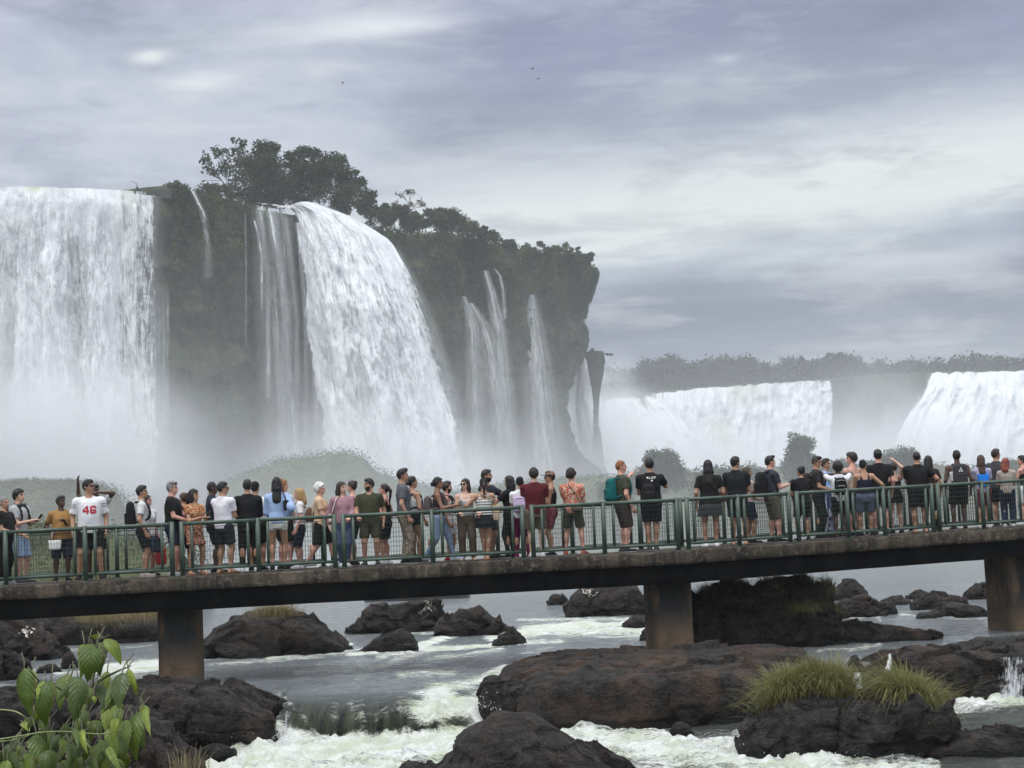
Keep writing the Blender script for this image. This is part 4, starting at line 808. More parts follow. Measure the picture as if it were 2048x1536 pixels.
# ------------------------------------------------------------------ grass
def m_blade(T, lo, hi, tipc):
    t = attr(T, 'tone'); k = attr(T, 'along'); c = T.mix(t, lo, hi); c = T.mix(T.range(k, .45, 1, 0, .8), c, tipc); c = T.mix(T.range(k, .45, .08, 0, .75), c, T.mix(.5, tipc, (.10, .07, .035, 1)))
    return T.n('ShaderNodeMixShader', .25, bsdf(T, c, .6, **{'Specular IOR Level': .25}), T.n('ShaderNodeBsdfTranslucent', c))
MB_GREEN = material('green_blades', m_blade, (.040, .050, .014, 1), (.21, .215, .062, 1), (.30, .27, .12, 1))
MB_TAN = material('tan_blades', m_blade, (.12, .095, .045, 1), (.30, .24, .12, 1), (.36, .30, .17, 1))
MB_DARK = material('dark_blades', m_blade, (.035, .045, .018, 1), (.10, .11, .04, 1), (.16, .14, .07, 1))
def blades(roots, length, lean, width, droop=1.0, r=rng, outward=None):
    n = len(roots); k = 6; t = np.linspace(0, 1, k); L = length*r.uniform(.55, 1.25, n); az = r.uniform(0, 2*math.pi, n)
    dirs = np.stack([np.cos(az), np.sin(az)], 1)
    if outward is not None: dirs = dirs*.55+outward; 
    ln = lean*r.uniform(.3, 1.3, n); H = np.zeros((n, k, 3))
    H[..., :2] = roots[:, None, :2]+dirs[:, None]*(ln*L)[:, None, None]*(t**1.6)[None, :, None]
    H[..., 2] = roots[:, 2][:, None]+L[:, None]*(t[None]-(droop*r.uniform(.2, 1.0, n))[:, None]*t[None]**2.6)
    sd = np.stack([-dirs[:, 1], dirs[:, 0], np.zeros(n)], 1)+r.normal(0, .4, (n, 3)); sd /= np.linalg.norm(sd, axis=1)[:, None]
    w = width*r.uniform(.7, 1.3, n)[:, None]*(1-t[None]**2*.9)
    A = H+sd[:, None]*w[..., None]; B = H-sd[:, None]*w[..., None]; V = np.stack([A, B], 2).reshape(-1, 3)
    b = (np.arange(n)*k*2)[:, None]+np.arange(k-1)[None]*2; Q = np.stack([b, b+1, b+3, b+2], -1).reshape(-1, 4)
    tone = np.repeat(np.clip(r.normal(.45, .28, n), 0, 1), k*2); al = np.tile(np.repeat(t, 2), n); return V, Q, tone, al
def tuft(label, key, px, py, w, h, D, n, mat, lean=.5, droop=.9, depth=.4, group='grass tufts on the rocks', width=.0042):
    """a clump of long blades; its roots stand on the rock below it"""
    k = D/FPX; c = at_d(px, py, D); r = rng.normal(0, .38, (n, 2)); R0 = np.zeros((n, 3)); R0[:, 0] = r[:, 0]*w*k; R0[:, 1] = r[:, 1]*depth
    if key:
        o, V, N = ROCKS[key]; bv = BVHTree.FromPolygons([tuple(v) for v in V], [tuple(p.vertices) for p in o.data.polygons])
        ok = np.ones(n, bool)
        for i_, q in enumerate(R0):
            hit = bv.ray_cast(Vector((c[0]+q[0], c[1]+q[1], c[2]+3)), Vector((0, 0, -1)))[0]
            if hit is not None: q[2] = hit[2]-c[2]-.03; ok[i_] = abs(q[2]) < h*k*1.2 if D < 30 else hit is not None
            else: ok[i_] = False
        if ok.sum() > n*.15: R0 = R0[ok]
        else: R0[:, 2] = np.where(ok, R0[:, 2], 0)
    out = np.stack([R0[:, 0]/(w*k), R0[:, 1]/depth], 1)*1.5
    V, Q, t, a = blades(R0, h*k, lean, width, droop, outward=out)
    me = mesh_np('grass_tuft', V, Q, False); set_attr(me, 'tone', t); set_attr(me, 'along', a); o = link('grass_tuft', me, mat, None, c); tag(o, label, 'grass tuft', group); return o
tuft('bright green grass tuft at the left of the grassy islet', 'bh', 1578, 1412, 58, 78, 24.4, 4200, MB_GREEN, .52, .95)
tuft('tall bright green grass tuft second from the left on the grassy islet', 'bh', 1660, 1410, 52, 88, 24.4, 4000, MB_GREEN, .48, .9)
tuft('drooping green to straw grass tuft at the right of the grassy islet', 'bh', 1822, 1428, 62, 84, 24.2, 5200, MB_GREEN, .58, 1.25)
tuft('straw coloured grass tuft on the smooth boulder right of the left pier', 'd', 552, 1234, 52, 44, 36.0, 1100, MB_TAN, .6, 1.1)
tuft('dry grass fringe along the long dark ledge, left part', 'c', 200, 1242, 55, 40, 38.0, 900, MB_TAN, .6, 1.5)
tuft('dry grass fringe along the long dark ledge, right part', 'c', 285, 1236, 50, 38, 38.0, 900, MB_TAN, .6, 1.5)
for i, (x, y, w, h, n, mt, lb) in enumerate([(1415, 1172, 40, 46, 700, MB_DARK, 'grass tuft leftmost on the tall rock mass beside the middle pier'), (1475, 1166, 44, 48, 800, MB_DARK, 'grass tuft second from the pier on the tall rock mass'), (1545, 1164, 48, 52, 900, MB_TAN, 'straw grass tuft in the middle of the tall rock mass'),
        (1610, 1160, 44, 56, 900, MB_DARK, 'grass tuft right of the straw tuft on the tall rock mass'), (1664, 1164, 40, 60, 1000, MB_TAN, 'long drooping grass tuft at the right end of the tall rock mass')]): tuft(lb, 'n', x, y+2, w*.8, h*.62, 35.0, n*6//10, mt, .6, 1.2)
tuft('dark hanging grass clump on the face of the tall rock mass', None, 1612, 1222, 34, 40, 34.2, 500, MB_DARK, .7, 1.5, .2)
tuft('few thin dry stems at the foot of the brown slope near the bottom left', None, 370, 1545, 45, 55, 22.8, 90, MB_TAN, .35, .4)

# small falls over the right ledge, and spray
def small_fall(label, x0, x1, y0, y1, D, seed, n=26, dens=.9):
    fall_obj('small_waterfall', [fall_sheet([(x0, y0, D+.15), (x0-4, (y0+y1)/2, D), (x0-10, y1, D-.12)], [(x1, y0, D+.15), (x1+2, (y0+y1)/2, D), (x1+4, y1, D-.12)], n, 60, .05, lambda u, v: sstep(0, .45, np.minimum(u, 1-u)+.10*fbm(P3(u*6, v*9, seed), 3))*dens*(.75+.35*v), None, seed, .10)], M_SMALL, label)
M_SMALL = material('small_fall_water', m_fall, 11.0, 10.0)
small_fall('small white waterfall pouring over the ledge at the right edge', 1962, 2085, 1312, 1404, 28.9, 60., 60, .62)
small_fall('short white trickle seen between the grass tufts of the islet', 1692, 1728, 1344, 1384, 29.0, 61., 20, .85)
small_fall('thin white trickle on the ledge behind the islet', 1772, 1784, 1306, 1340, 29.15, 62., 12, .7)
small_fall('narrow white spout at the end of the left ledge beside the cascade', 540, 606, 1420, 1492, 27.45, 63., 40, .55)
def droplets():
    P = []
    def add(px, py, sx, sy, D, n, up):
        for _ in range(n): P.append(at_d(px+rng.normal(0, sx), py-abs(rng.normal(0, sy)), D+rng.normal(0, .25))+np.array((0, 0, 0)))
    add(950, 1420, 30, 14, 27.9, 160, 0); add(575, 1484, 14, 14, 27.3, 110, 0); add(2005, 1402, 30, 5, 28.8, 90, 0); add(1660, 1512, 90, 4, 23.4, 70, 0); add(740, 1476, 110, 4, 27.0, 160, 0); add(870, 1290, 40, 3, 35.0, 40, 0); add(1180, 1262, 70, 3, 38.0, 60, 0); add(1440, 1490, 90, 4, 24.2, 50, 0)
    C = np.array(P); n = len(C); s = rng.uniform(.003, .011, n)[:, None]
    d = np.array([(0, 0, 1.3), (.94, 0, -.33), (-.47, .82, -.33), (-.47, -.82, -.33)])
    V = (C[:, None]+s[:, None]*d[None]).reshape(-1, 3); b = np.arange(n)[:, None]*4; F_ = np.concatenate([b+np.array(t) for t in ((0, 1, 2), (0, 2, 3), (0, 3, 1), (1, 3, 2))])
    tag(link('spray_drops', mesh_np('spray_drops', V, F_), material('drops', lambda T: bsdf(T, (.85, .87, .87, 1), .5))), kind='stuff')
droplets()
# ================================================================== footbridge
def nD(px): return 31.2+(px-170)*.001245 if px < 1375 else 32.7+(px-1375)*.0045
def nZ(px): return 1.91+(px-170)*(.08/1205) if px < 1375 else 1.99+(px-1375)*(.10/510)
def edge_pt(px):
    """point on the near top edge of the deck"""
    D = nD(px); p = at_d(px, 1100, D); p = CAM+(p-CAM); z = nZ(px)
    # slide along the sight column so that the height is right (the picture is rolled)
    for _ in range(4):
        X, Y = proj((p[0], D, z)); p[0] += (px-X)*D/FPX
    return np.array((p[0], D, z))
PA, PK, PB = edge_pt(-330), edge_pt(1375), edge_pt(2420)
def fr(px):
    p = edge_pt(px); t = (PK-PA) if px < 1375 else (PB-PK); t = t/np.linalg.norm(t); n = np.array((-t[1], t[0], 0)); n /= np.linalg.norm(n); return p, t, n
BW = 2.5
def m_conc(T):
    p = geopos(T); a = T.noise(p, 1.6, 6, .65); b = T.noise(T.mapping(p, (3.0, 3.0, .22)), 1.5, 6, .7); c = T.noise(p, 9, 5, .7); f = T.noise(p, 40, 3, .7)
    col = T.mix(T.range(a, .35, .65), (.045, .036, .028, 1), (.150, .118, .088, 1)); col = T.mix(T.range(b, .40, .62, .85, 0), col, (.020, .019, .018, 1))
    col = T.mix(T.range(c, .54, .66, 0, .7), col, (.20, .175, .14, 1)); col = T.mix(T.range(T.noise(p, .9, 4), .55, .66, 0, .5), col, (.070, .072, .034, 1))
    return bsdf(T, col, .85, Normal=bump(T, T.m('ADD', c, T.m('MULTIPLY', f, .4)), .9, .05), **{'Specular IOR Level': .15})
M_CONC = material('weathered_concrete', m_conc)
def m_girder(T):  # dark stained concrete, with the shade under the slab put into its colour
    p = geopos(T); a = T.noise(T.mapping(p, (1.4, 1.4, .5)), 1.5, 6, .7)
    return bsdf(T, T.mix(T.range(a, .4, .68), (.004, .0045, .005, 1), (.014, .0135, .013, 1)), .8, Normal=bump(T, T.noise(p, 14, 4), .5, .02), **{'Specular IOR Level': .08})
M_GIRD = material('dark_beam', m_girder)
def m_pier(T):
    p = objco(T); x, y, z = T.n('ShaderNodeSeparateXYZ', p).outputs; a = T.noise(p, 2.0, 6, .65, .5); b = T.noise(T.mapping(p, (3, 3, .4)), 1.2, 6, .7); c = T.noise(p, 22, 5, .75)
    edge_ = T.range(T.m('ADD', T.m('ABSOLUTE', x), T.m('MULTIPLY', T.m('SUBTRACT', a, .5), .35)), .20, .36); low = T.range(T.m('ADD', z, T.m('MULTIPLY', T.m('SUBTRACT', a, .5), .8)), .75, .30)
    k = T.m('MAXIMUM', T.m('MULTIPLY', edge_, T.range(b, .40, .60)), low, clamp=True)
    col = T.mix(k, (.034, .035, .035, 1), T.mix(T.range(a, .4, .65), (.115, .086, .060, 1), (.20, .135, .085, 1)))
    col = T.mix(T.range(c, .55, .72, 0, .5), col, (.19, .165, .135, 1)); col = T.mix(T.range(c, .45, .30, 0, .6), col, (.012, .012, .012, 1))
    return bsdf(T, col, .85, Normal=bump(T, c, .7, .02), **{'Specular IOR Level': .15})
M_PIER = material('stained_pier', m_pier)
bridge = empty('footbridge', edge_pt(1024)); tag(bridge, 'long concrete footbridge crowded with people across the river', 'footbridge')
B0 = np.array(bridge.location)
def strip(name, sect, mat, pxs, noise=0.0):
    """cross-section (inward offset, height) swept along the bridge"""
    rows = []
    for px in pxs:
        p, t, n = fr(px); rows.append([p+n*a+np.array((0, 0, b)) for a, b in sect])
    V = np.array(rows)-B0
    if noise: V = V+noise*P3(0*V[..., 0], fbm((V+B0)*2.5, 4), fbm((V+B0)*2.5+9, 4))
    V = np.concatenate([V, V[:, :1]], 1); me = mesh_np(name, V.reshape(-1, 3), grid_faces(len(pxs), V.shape[1])); return link(name, me, mat, bridge)
PXS = sorted(set(list(np.linspace(-320, 2400, 400))+[1374, 1376]))
strip('deck_slab', [(0, -.02), (.02, 0), (.3, .004), (BW-.3, .004), (BW-.02, 0), (BW, -.02), (BW, -.24), (.012, -.245), (-.006, -.22), (-.012, -.16), (-.01, -.08)], M_CONC, PXS, .016)
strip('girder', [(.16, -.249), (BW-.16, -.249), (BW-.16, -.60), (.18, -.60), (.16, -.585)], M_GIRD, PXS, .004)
def pier(px, zb, w, d):
    p, t, n = fr(px); c = p+n*BW/2; zt = c[2]-.60; h = zt-zb; m_ = 40; th = np.arange(m_)*2*math.pi/m_
    cx = np.sign(np.cos(th))*np.abs(np.cos(th))**.45*w/2; sy = np.sign(np.sin(th))*np.abs(np.sin(th))**.45*d/2
    ang = math.atan2(t[1], t[0]); zs = np.linspace(-.25, h+.003, 24); V = np.stack([np.stack([cx, sy, np.full(m_, z)], 1) for z in zs]); V = V+.012*P3(fbm(V*3+px), fbm(V*3+px+5), 0*V[..., 0])
    V = np.concatenate([V, V[:, :1]], 1); o = link('pier', mesh_np('pier', V.reshape(-1, 3), grid_faces(24, m_+1)[:, ::-1]), M_PIER, bridge)
    o.location = Vector(tuple(c))-Vector(tuple(B0)); o.location.z = zb-B0[2]; o.rotation_euler = (0, 0, ang); return o
def pier_px(x0, x1, ybase, lab=None):
    px = (x0+x1)/2; D = nD(px)+BW/2; z = at_d(px, ybase, D-.5)[2]; return px, z, (x1-x0)*(D-.4)/FPX
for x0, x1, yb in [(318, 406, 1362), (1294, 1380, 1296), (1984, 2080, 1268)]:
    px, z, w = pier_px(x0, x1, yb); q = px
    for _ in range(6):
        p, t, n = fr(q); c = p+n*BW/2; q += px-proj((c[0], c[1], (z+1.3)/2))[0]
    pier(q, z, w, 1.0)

M_GREEN = material('green_paint', lambda T: bsdf(T, T.mix(T.range(T.noise(objco(T), 5, 5, .65), .35, .7), (.030, .056, .041, 1), (.066, .096, .072, 1)), .42, Normal=bump(T, T.noise(objco(T), 30, 3), .15, .01)))
M_WIRE = material('dark_wire', lambda T: bsdf(T, (.020, .034, .028, 1), .5))
RH = .98
def railing(posts, pairs, inset, label, group, wires=True, wr=.0022):
    """one run of railing between two end posts: posts at photo columns POSTS; PAIRS = uprights of each panel"""
    def pt(px, h): p, t, n = fr(px); return p+n*inset+np.array((0, 0, h))
    root = empty('railing', pt(posts[0], 0)); tag(root, label, 'railing', group); o0 = np.array(root.location)
    for px in posts:
        mb = MB(); b = pt(px, 0)-o0; mb.tube([b, b+(0, 0, RH+.015)], .044, 12); mb.box(b+(0, 0, .008), (.17, .14, .016))
        for sx in (-.06, .06): mb.tube([b+(sx, -.045, .012), b+(sx, -.045, .034)], .011, 6)
        mb.build('post', M_GREEN, root, True)
    for a, b in zip(posts[:-1], posts[1:]):
        if a < 1375 < b and False: continue
        mb = MB(); mb.tube([pt(a, RH-.03)-o0, pt(b, RH-.03)-o0], .036, 10); mb.build('top_rail', M_GREEN, root, True)
        mb = MB(); mb.tube([pt(a, .135)-o0, pt(b, .135)-o0], .030, 10); mb.build('bottom_rail', M_GREEN, root, True)
        d = .19*FPX/nD(a)*(.62 if a >= 1375 else .95); u0, u1 = a+d, b-d
        for u in (u0, u1):
            mb = MB(); mb.tube([pt(u, .13)-o0, pt(u, RH-.03)-o0], .029, 10); mb.build('upright', M_GREEN, root, True)
        mb = MB(); L = np.linalg.norm(pt(u1, 0)-pt(u0, 0)); nv = max(4, int(round(L/.052)))
        for k in range(1, nv):
            u = u0+(u1-u0)*k/nv; mb.tube([pt(u, .17)-o0, pt(u, RH-.10)-o0], wr, 4, False)
        for k in range(9):
            h = .17+(RH-.27)*k/8; mb.tube([pt(u0, h)-o0, pt(u1, h)-o0], wr*.9 if 0 < k < 8 else .006, 4, False)
        mb.build('wire_mesh', M_WIRE, root)
    return root
NEAR = [([-150, 10, 170, 345], 'near green railing section in front of the man in the white jersey'), ([365, 518, 672], 'near green railing section in front of the woman in the light blue shirt'), ([690, 868, 1050], 'near green railing section in front of the man in olive tee and shorts'),
        ([1070, 1213, 1361], 'near green railing section in front of the man with print on his black shirt'), ([1385, 1487, 1589], 'near green railing section in front of the woman with a brown back strap'), ([1606, 1706, 1779, 1876], 'near green railing section in front of the woman in the navy tank top'), ([1889, 1977, 2064, 2160], 'near green railing section in front of the man with the grey pack')]
for p, lb in NEAR: railing(p, None, .14, lb, 'near side railing sections', wr=.0026 if p[0] < 1380 else .0042)
_p, _t, _n = fr(1370)
FAR = [([-190, -20, 150, 212, 330], 'far side green railing section behind the white jersey man'), ([352, 505, 655], 'far side green railing section behind the woman in the light blue shirt'), ([676, 850, 1030], 'far side green railing section behind the man in olive tee and shorts'), ([1050, 1190, 1335], 'far side green railing section behind the man with print on his black shirt'),
       ([1395, 1480, 1570], 'far side green railing section behind the woman with a brown back strap'), ([1588, 1680, 1765, 1850], 'far side green railing section behind the woman in the navy tank top'), ([1868, 1960, 2050, 2140], 'far side green railing section behind the man with the grey pack')]
for p, lb in FAR: railing(p, None, BW-.14, lb, 'far side railing sections', wr=.0026 if p[0] < 1380 else .0042)
# ================================================================== people
def smin(a, b, k):
    if k <= 0: return np.minimum(a, b)
    h = np.clip(.5+.5*(b-a)/k, 0, 1); return b*(1-h)+a*h-k*h*(1-h)
class Field:
    """distance field on a grid; primitives only touch the cells near them"""
    def __init__(s, lo, hi, h):
        s.h = h; s.lo = np.array(lo, float)-2*h; n = np.ceil((np.array(hi)+2*h-s.lo)/h).astype(int)+1; s.f = np.full(n, .3, np.float32)
        s.ax = [s.lo[i]+h*np.arange(n[i]) for i in range(3)]
    def win(s, lo, hi):
        sl = []
        for i in range(3):
            a = int(np.clip(np.floor((lo[i]-s.lo[i])/s.h), 0, s.f.shape[i])); b = int(np.clip(np.ceil((hi[i]-s.lo[i])/s.h)+1, 0, s.f.shape[i])); sl.append(slice(a, b))
        X, Y, Z = np.meshgrid(s.ax[0][sl[0]], s.ax[1][sl[1]], s.ax[2][sl[2]], indexing='ij', sparse=False)
        return tuple(sl), X, Y, Z
    def put(s, sl, d, k):
        if d.size: s.f[sl] = smin(s.f[sl], d, k)
    def cap(s, a, b, ra, rb, k=.02, cut0=None, cut1=None, sq=None):
        a, b = np.array(a, float), np.array(b, float); m = max(ra, rb)+.06
        sl, X, Y, Z = s.win(np.minimum(a, b)-m, np.maximum(a, b)+m)
        ab = b-a; L2 = ab@ab+1e-9; t = ((X-a[0])*ab[0]+(Y-a[1])*ab[1]+(Z-a[2])*ab[2])/L2; tc = np.clip(t, 0, 1)
        vx, vy, vz = X-a[0]-tc*ab[0], Y-a[1]-tc*ab[1], Z-a[2]-tc*ab[2]
        if sq is not None: # flatten along unit axis sq[0] by factor sq[1]
            n, q = sq; w = (vx*n[0]+vy*n[1]+vz*n[2])*(q-1); vx, vy, vz = vx+w*n[0], vy+w*n[1], vz+w*n[2]
        d = np.sqrt(vx*vx+vy*vy+vz*vz)-(ra+(rb-ra)*tc)
        L = math.sqrt(L2)
        if cut1 is not None: d = np.maximum(d, (t-cut1)*L)
        if cut0 is not None: d = np.maximum(d, (cut0-t)*L)
        s.put(sl, d, k)
    def ell(s, c, r, k=.02, R=None):
        c = np.array(c, float); r = np.array(r, float); m = max(r)+.06; sl, X, Y, Z = s.win(c-m, c+m); x, y, z = X-c[0], Y-c[1], Z-c[2]
        if R is not None: x, y, z = (R[0][0]*x+R[1][0]*y+R[2][0]*z, R[0][1]*x+R[1][1]*y+R[2][1]*z, R[0][2]*x+R[1][2]*y+R[2][2]*z)
        q = np.sqrt((x/r[0])**2+(y/r[1])**2+(z/r[2])**2); q2 = np.sqrt((x/r[0]**2)**2+(y/r[1]**2)**2+(z/r[2]**2)**2)
        s.put(sl, q*(q-1)/np.maximum(q2, 1e-6), k)
    def torso(s, prof, z0, z1, ease, lean, k=.03, yb=0.0):
        z = np.array([p[0] for p in prof]); sl, X, Y, Z = s.win((-.5, -.6, z0-.05), (.5, .5, z1+.05))
        rx = np.interp(Z, z, [p[1] for p in prof])+ease; ry = np.interp(Z, z, [p[2] for p in prof])+ease; yc = np.interp(Z, z, [p[3] if len(p) > 3 else 0 for p in prof])-lean*np.maximum(Z-.95, 0)
        q = np.sqrt((X/rx)**2+((Y-yc)/ry)**2); d = (q-1)*np.minimum(rx, ry); d = np.maximum(d, np.maximum(z0-Z, Z-z1)); s.put(sl, d, k)
    def mesh(s): return surface_nets(s.f, s.lo, s.h)

SKIN = dict(fair=(.56, .34, .25), tan=(.40, .22, .14), brown=(.24, .12, .07), dark=(.085, .045, .03), pink=(.58, .31, .24), olive=(.34, .19, .12))
HAIR = dict(black=(.010, .009, .009), dark=(.022, .015, .011), brown=(.055, .032, .018), ginger=(.20, .075, .028), blond=(.33, .21, .09), grey=(.16, .155, .15), white=(.62, .60, .56), red=(.20, .05, .03))
def m_skin(T, c):
    n = T.noise(objco(T), 14, 4); col = T.mix(n, tuple(v*.86 for v in c)+(1,), tuple(min(1, v*1.12) for v in c)+(1,)); return bsdf(T, col, .55, **{'Subsurface Weight': .08, 'Subsurface Scale': .02})
def m_cloth(T, c, pat='plain', c2=None):
    p = objco(T); x, y, z = T.n('ShaderNodeSeparateXYZ', p).outputs; c = (*c, 1); n = T.noise(p, 9, 5, .65); w = T.noise(T.mapping(p, (1, 1, .45)), 12, 4, .6, .8)
    if pat == 'plain': col = c
    else:
        c2 = (*c2, 1)
        if pat == 'hstripe': k = T.range(T.m('FRACT', T.m('MULTIPLY', z, 17.5)), .68, .72)
        elif pat == 'vstripe': k = T.range(T.m('FRACT', T.m('MULTIPLY', T.m('ADD', x, y), 22)), .48, .56)
        elif pat == 'floral': k = T.range(T.noise(p, 17, 3, .6, 1.5), .49, .54)
        elif pat == 'camo': k = T.range(T.noise(p, 14, 3, .55, .8), .46, .52)
        elif pat == 'check': k = T.m('MULTIPLY', T.range(T.m('FRACT', T.m('MULTIPLY', z, 22)), .5, .55), T.range(T.m('FRACT', T.m('MULTIPLY', x, 22)), .5, .55))
        elif pat == 'sleevestripe': k = T.m('MULTIPLY', T.m('MULTIPLY', T.range(T.m('ABSOLUTE', x), .215, .22), T.range(T.m('FRACT', T.m('MULTIPLY', z, 36)), .55, .6)), T.m('MULTIPLY', T.range(z, 1.255, 1.256), T.range(z, 1.34, 1.339)))
        col = T.mix(k, c, c2)
        if pat == 'floral': col = T.mix(T.range(T.noise(p, 27, 3, .6, 1.0), .56, .6), col, tuple(v*.35 for v in c[:3])+(1,))
    col = T.mix(T.range(n, .3, .7, 0, .25), col, T.mix(.5, col, (.02, .02, .02, 1)))
    return bsdf(T, col, .85, Normal=bump(T, w, .7, .02), **{'Specular IOR Level': .2})
def m_hair(T, c):
    n = T.noise(T.mapping(objco(T), (30, 30, 6)), 1.5, 4, .6); return bsdf(T, T.mix(n, tuple(v*.6 for v in c)+(1,), tuple(min(1, v*1.5) for v in c)+(1,)), .5, Normal=bump(T, n, .8, .01), **{'Specular IOR Level': .35})
def cloth(c, pat='plain', c2=None): return material(('cloth', c, pat, c2), m_cloth, c, pat, c2)
def skinm(c): return material(('skin', c), m_skin, SKIN[c])
def hairm(c): return material(('hair', c), m_hair, HAIR[c])
M_EYE = material('eye', lambda T: bsdf(T, (.012, .010, .010, 1), .2)); M_LENS = material('dark_lens', lambda T: bsdf(T, (.012, .011, .012, 1), .12))
M_LIP = material('lip', lambda T: bsdf(T, (.24, .085, .07, 1), .45)); M_SOLE = material('pale_sole', lambda T: bsdf(T, (.62, .62, .60, 1), .7))
BLACK = (.010, .010, .011); WHITE = (.74, .74, .76); NAVY = (.012, .016, .035)
ARM = dict(down=(.25, -.04, .875), back=(.25, .06, .885), phone=(.09, -.32, 1.16), low=(.12, -.30, 1.03), rail=(.21, -.30, 1.00), raised=(.21, -.10, 1.86), cam=(.09, -.27, 1.50), mouth=(.03, -.18, 1.46), head=(.10, -.03, 1.74), behind=(.05, .20, 1.02), out=(.52, -.14, 1.05), hip=(.20, -.03, 1.02), chest=(.04, -.23, 1.22), across=(-.08, -.24, 1.16), fwd=(.20, -.45, 1.30), face=(.02, -.20, 1.58))
def ik(a, t, l1, l2, pole):
    a, t, pole = np.array(a, float), np.array(t, float), np.array(pole, float); d = t-a; L = np.linalg.norm(d); mx = (l1+l2)*.995
    if L > mx: t = a+d*mx/L; d = t-a; L = mx
    u = d/L; x = (l1*l1-l2*l2+L*L)/(2*L); h = math.sqrt(max(0, l1*l1-x*x)); p = pole-(pole@u)*u; p /= np.linalg.norm(p)+1e-9
    return a+u*x+p*h, t
def wrinkle(V, Q, amp, seed, fr_=11.0):
    me_n = np.zeros_like(V); a, b, c, d = V[Q[:, 0]], V[Q[:, 1]], V[Q[:, 2]], V[Q[:, 3]]; n = np.cross(c-a, d-b)
    for k in range(4): np.add.at(me_n, Q[:, k], n)
    me_n /= np.linalg.norm(me_n, axis=1)[:, None]+1e-12
    return V+me_n*(amp*fbm(V*np.array((fr_, fr_, fr_*.6))+seed, 3))[:, None], me_n
NP = [0]
PEOPLE = {}
def person(key, px, top, d, yaw, hy, label, sex='m', bulk=1.0, skin='tan', hair='short', hc='black', shirt=('tee', BLACK), legs=('shorts', BLACK), shoes=BLACK, la='down', ra='down', stance='stand', lean=0.0, specs=None, cap=None, nod=0.0, bare=False, group='visitors on the footbridge', twist=0.0):
    NP[0] += 1; sd = NP[0]*3.7; rs = np.random.default_rng(NP[0])
    p0, t0, n0 = fr(px); base = p0+n0*d
    for _ in range(3):
        X, Y = proj(base+np.array((0, 0, 1.4))); base = base+t0*((px-X)*base[1]/FPX)
    ztop = at_d(px, top, base[1])[2]; extra = {'short': .014, 'afro': .05, 'curly': .03, 'bun': .03 if 0 else .016, 'pomp': .03, 'shaved': .004, 'buzz': .008}.get(hair, .016)+(.012 if cap else 0)
    H = (ztop-base[2]-extra-.004); s = H/1.75
    f_ = sex == 'f'
    root = empty('person', base, math.radians(yaw)); root.scale = (s, s, s); tag(root, label, 'person', group)
    PEOPLE[key] = (root, s, yaw)
    # joints (a 1.75 m figure facing -Y)
    sw = (.168 if f_ else .19)*(.5+.5*bulk); sh = lambda q: np.array((q*sw, -lean*.45, 1.378))
    hipw = .092*(.6+.4*bulk); hip = lambda q: np.array((q*hipw, 0, .90))
    if stance == 'stand': ank = {1: np.array((.105+rs.uniform(-.01, .03), rs.uniform(-.05, .04), .085)), -1: np.array((-.105-rs.uniform(-.01, .03), rs.uniform(-.05, .04), .085))}
    elif stance == 'close': ank = {1: np.array((.06, -.02, .085)), -1: np.array((-.055, .03, .085))}
    elif stance == 'cross': ank = {1: np.array((.01, -.10, .085)), -1: np.array((-.03, .06, .085))}
    elif stance == 'wide': ank = {1: np.array((.19, -.03, .085)), -1: np.array((-.19, .03, .085))}
    else: ank = {1: np.array((.08, -.27, .09)), -1: np.array((-.08, .30, .15))}
    knee = {}
    for q in (1, -1): knee[q], ank[q] = ik(hip(q), ank[q], .415, .415, (q*.12, -1, 0))
    arms = {}
    for q, a in ((1, la), (-1, ra)):
        tg = np.array(ARM[a] if isinstance(a, str) else a, float); tg = tg*np.array((q, 1, 1)); tg[1] -= lean*.3
        if a in ('down', 'back'): tg[0] += q*(.035*(bulk-1)*3+rs.uniform(-.01, .02)); tg[1] += rs.uniform(-.04, .03)
        pole = (q*1.0, .5, -.2) if a in ('raised', 'head', 'cam', 'face') else (q*.55, .9, -.5)
        e, w = ik(sh(q), tg, .285, .255, pole); arms[q] = (sh(q), e, w)
    ub, ut = (.9, .92) if f_ else (1.0, 1.0)
    B = bulk; belly = max(0, B-1)*.16
    prof = [(.78, .12*B, .10*B), (.86, (.168 if f_ else .160)*B, .115*B), (.93, (.172 if f_ else .163)*B, .118*B), (1.02, (.146 if f_ else .155)*B, .105*B+belly*.7, -belly*.45), (1.10, (.132 if f_ else .150)*B, .100*B+belly, -belly*.7), (1.20, (.140 if f_ else .160)*(.3+.7*B), .110*B+belly*.4, -belly*.3), (1.30, (.150 if f_ else .175)*(.4+.6*B), .115*(.4+.6*B)), (1.365, (.140 if f_ else .165)*(.5+.5*B), .10*(.5+.5*B)), (1.405, .122*(.6+.4*B), .085, .01), (1.44, .084, .070, .015), (1.475, .062, .060, .015), (1.52, .05, .055, .015)]
    hc_ = np.array((0, -lean*.62-.005, 1.635)); hr = math.radians(hy-yaw); c_, s_ = math.cos(hr), math.sin(hr); cn, sn = math.cos(nod), math.sin(nod)
    RH_ = np.array(((c_, -s_, 0), (s_, c_, 0), (0, 0, 1)))@np.array(((1, 0, 0), (0, cn, -sn), (0, sn, cn)))
    hp = lambda x, y, z: hc_+RH_@np.array((x, y, z))
    pts = np.array([hip(1), hip(-1), *knee.values(), *ank.values(), *[j for a in arms.values() for j in a], hc_]); lo = pts.min(0)-.22; hi = pts.max(0)+.22; lo[2] = -.01; lo[1] -= .05
    tl = [0.052 if f_ else .060, .045 if f_ else .05]; lim = .5+.5*B*(.93 if f_ else 1)
    # ---------------- body
    F = Field(lo, hi, .0125)
    F.torso(prof, .80, 1.50, 0, lean, 0)
    if f_:
        for q in (1, -1): F.ell((q*.068, -.085-lean*.33, 1.26), (.055, .05, .055), .04)
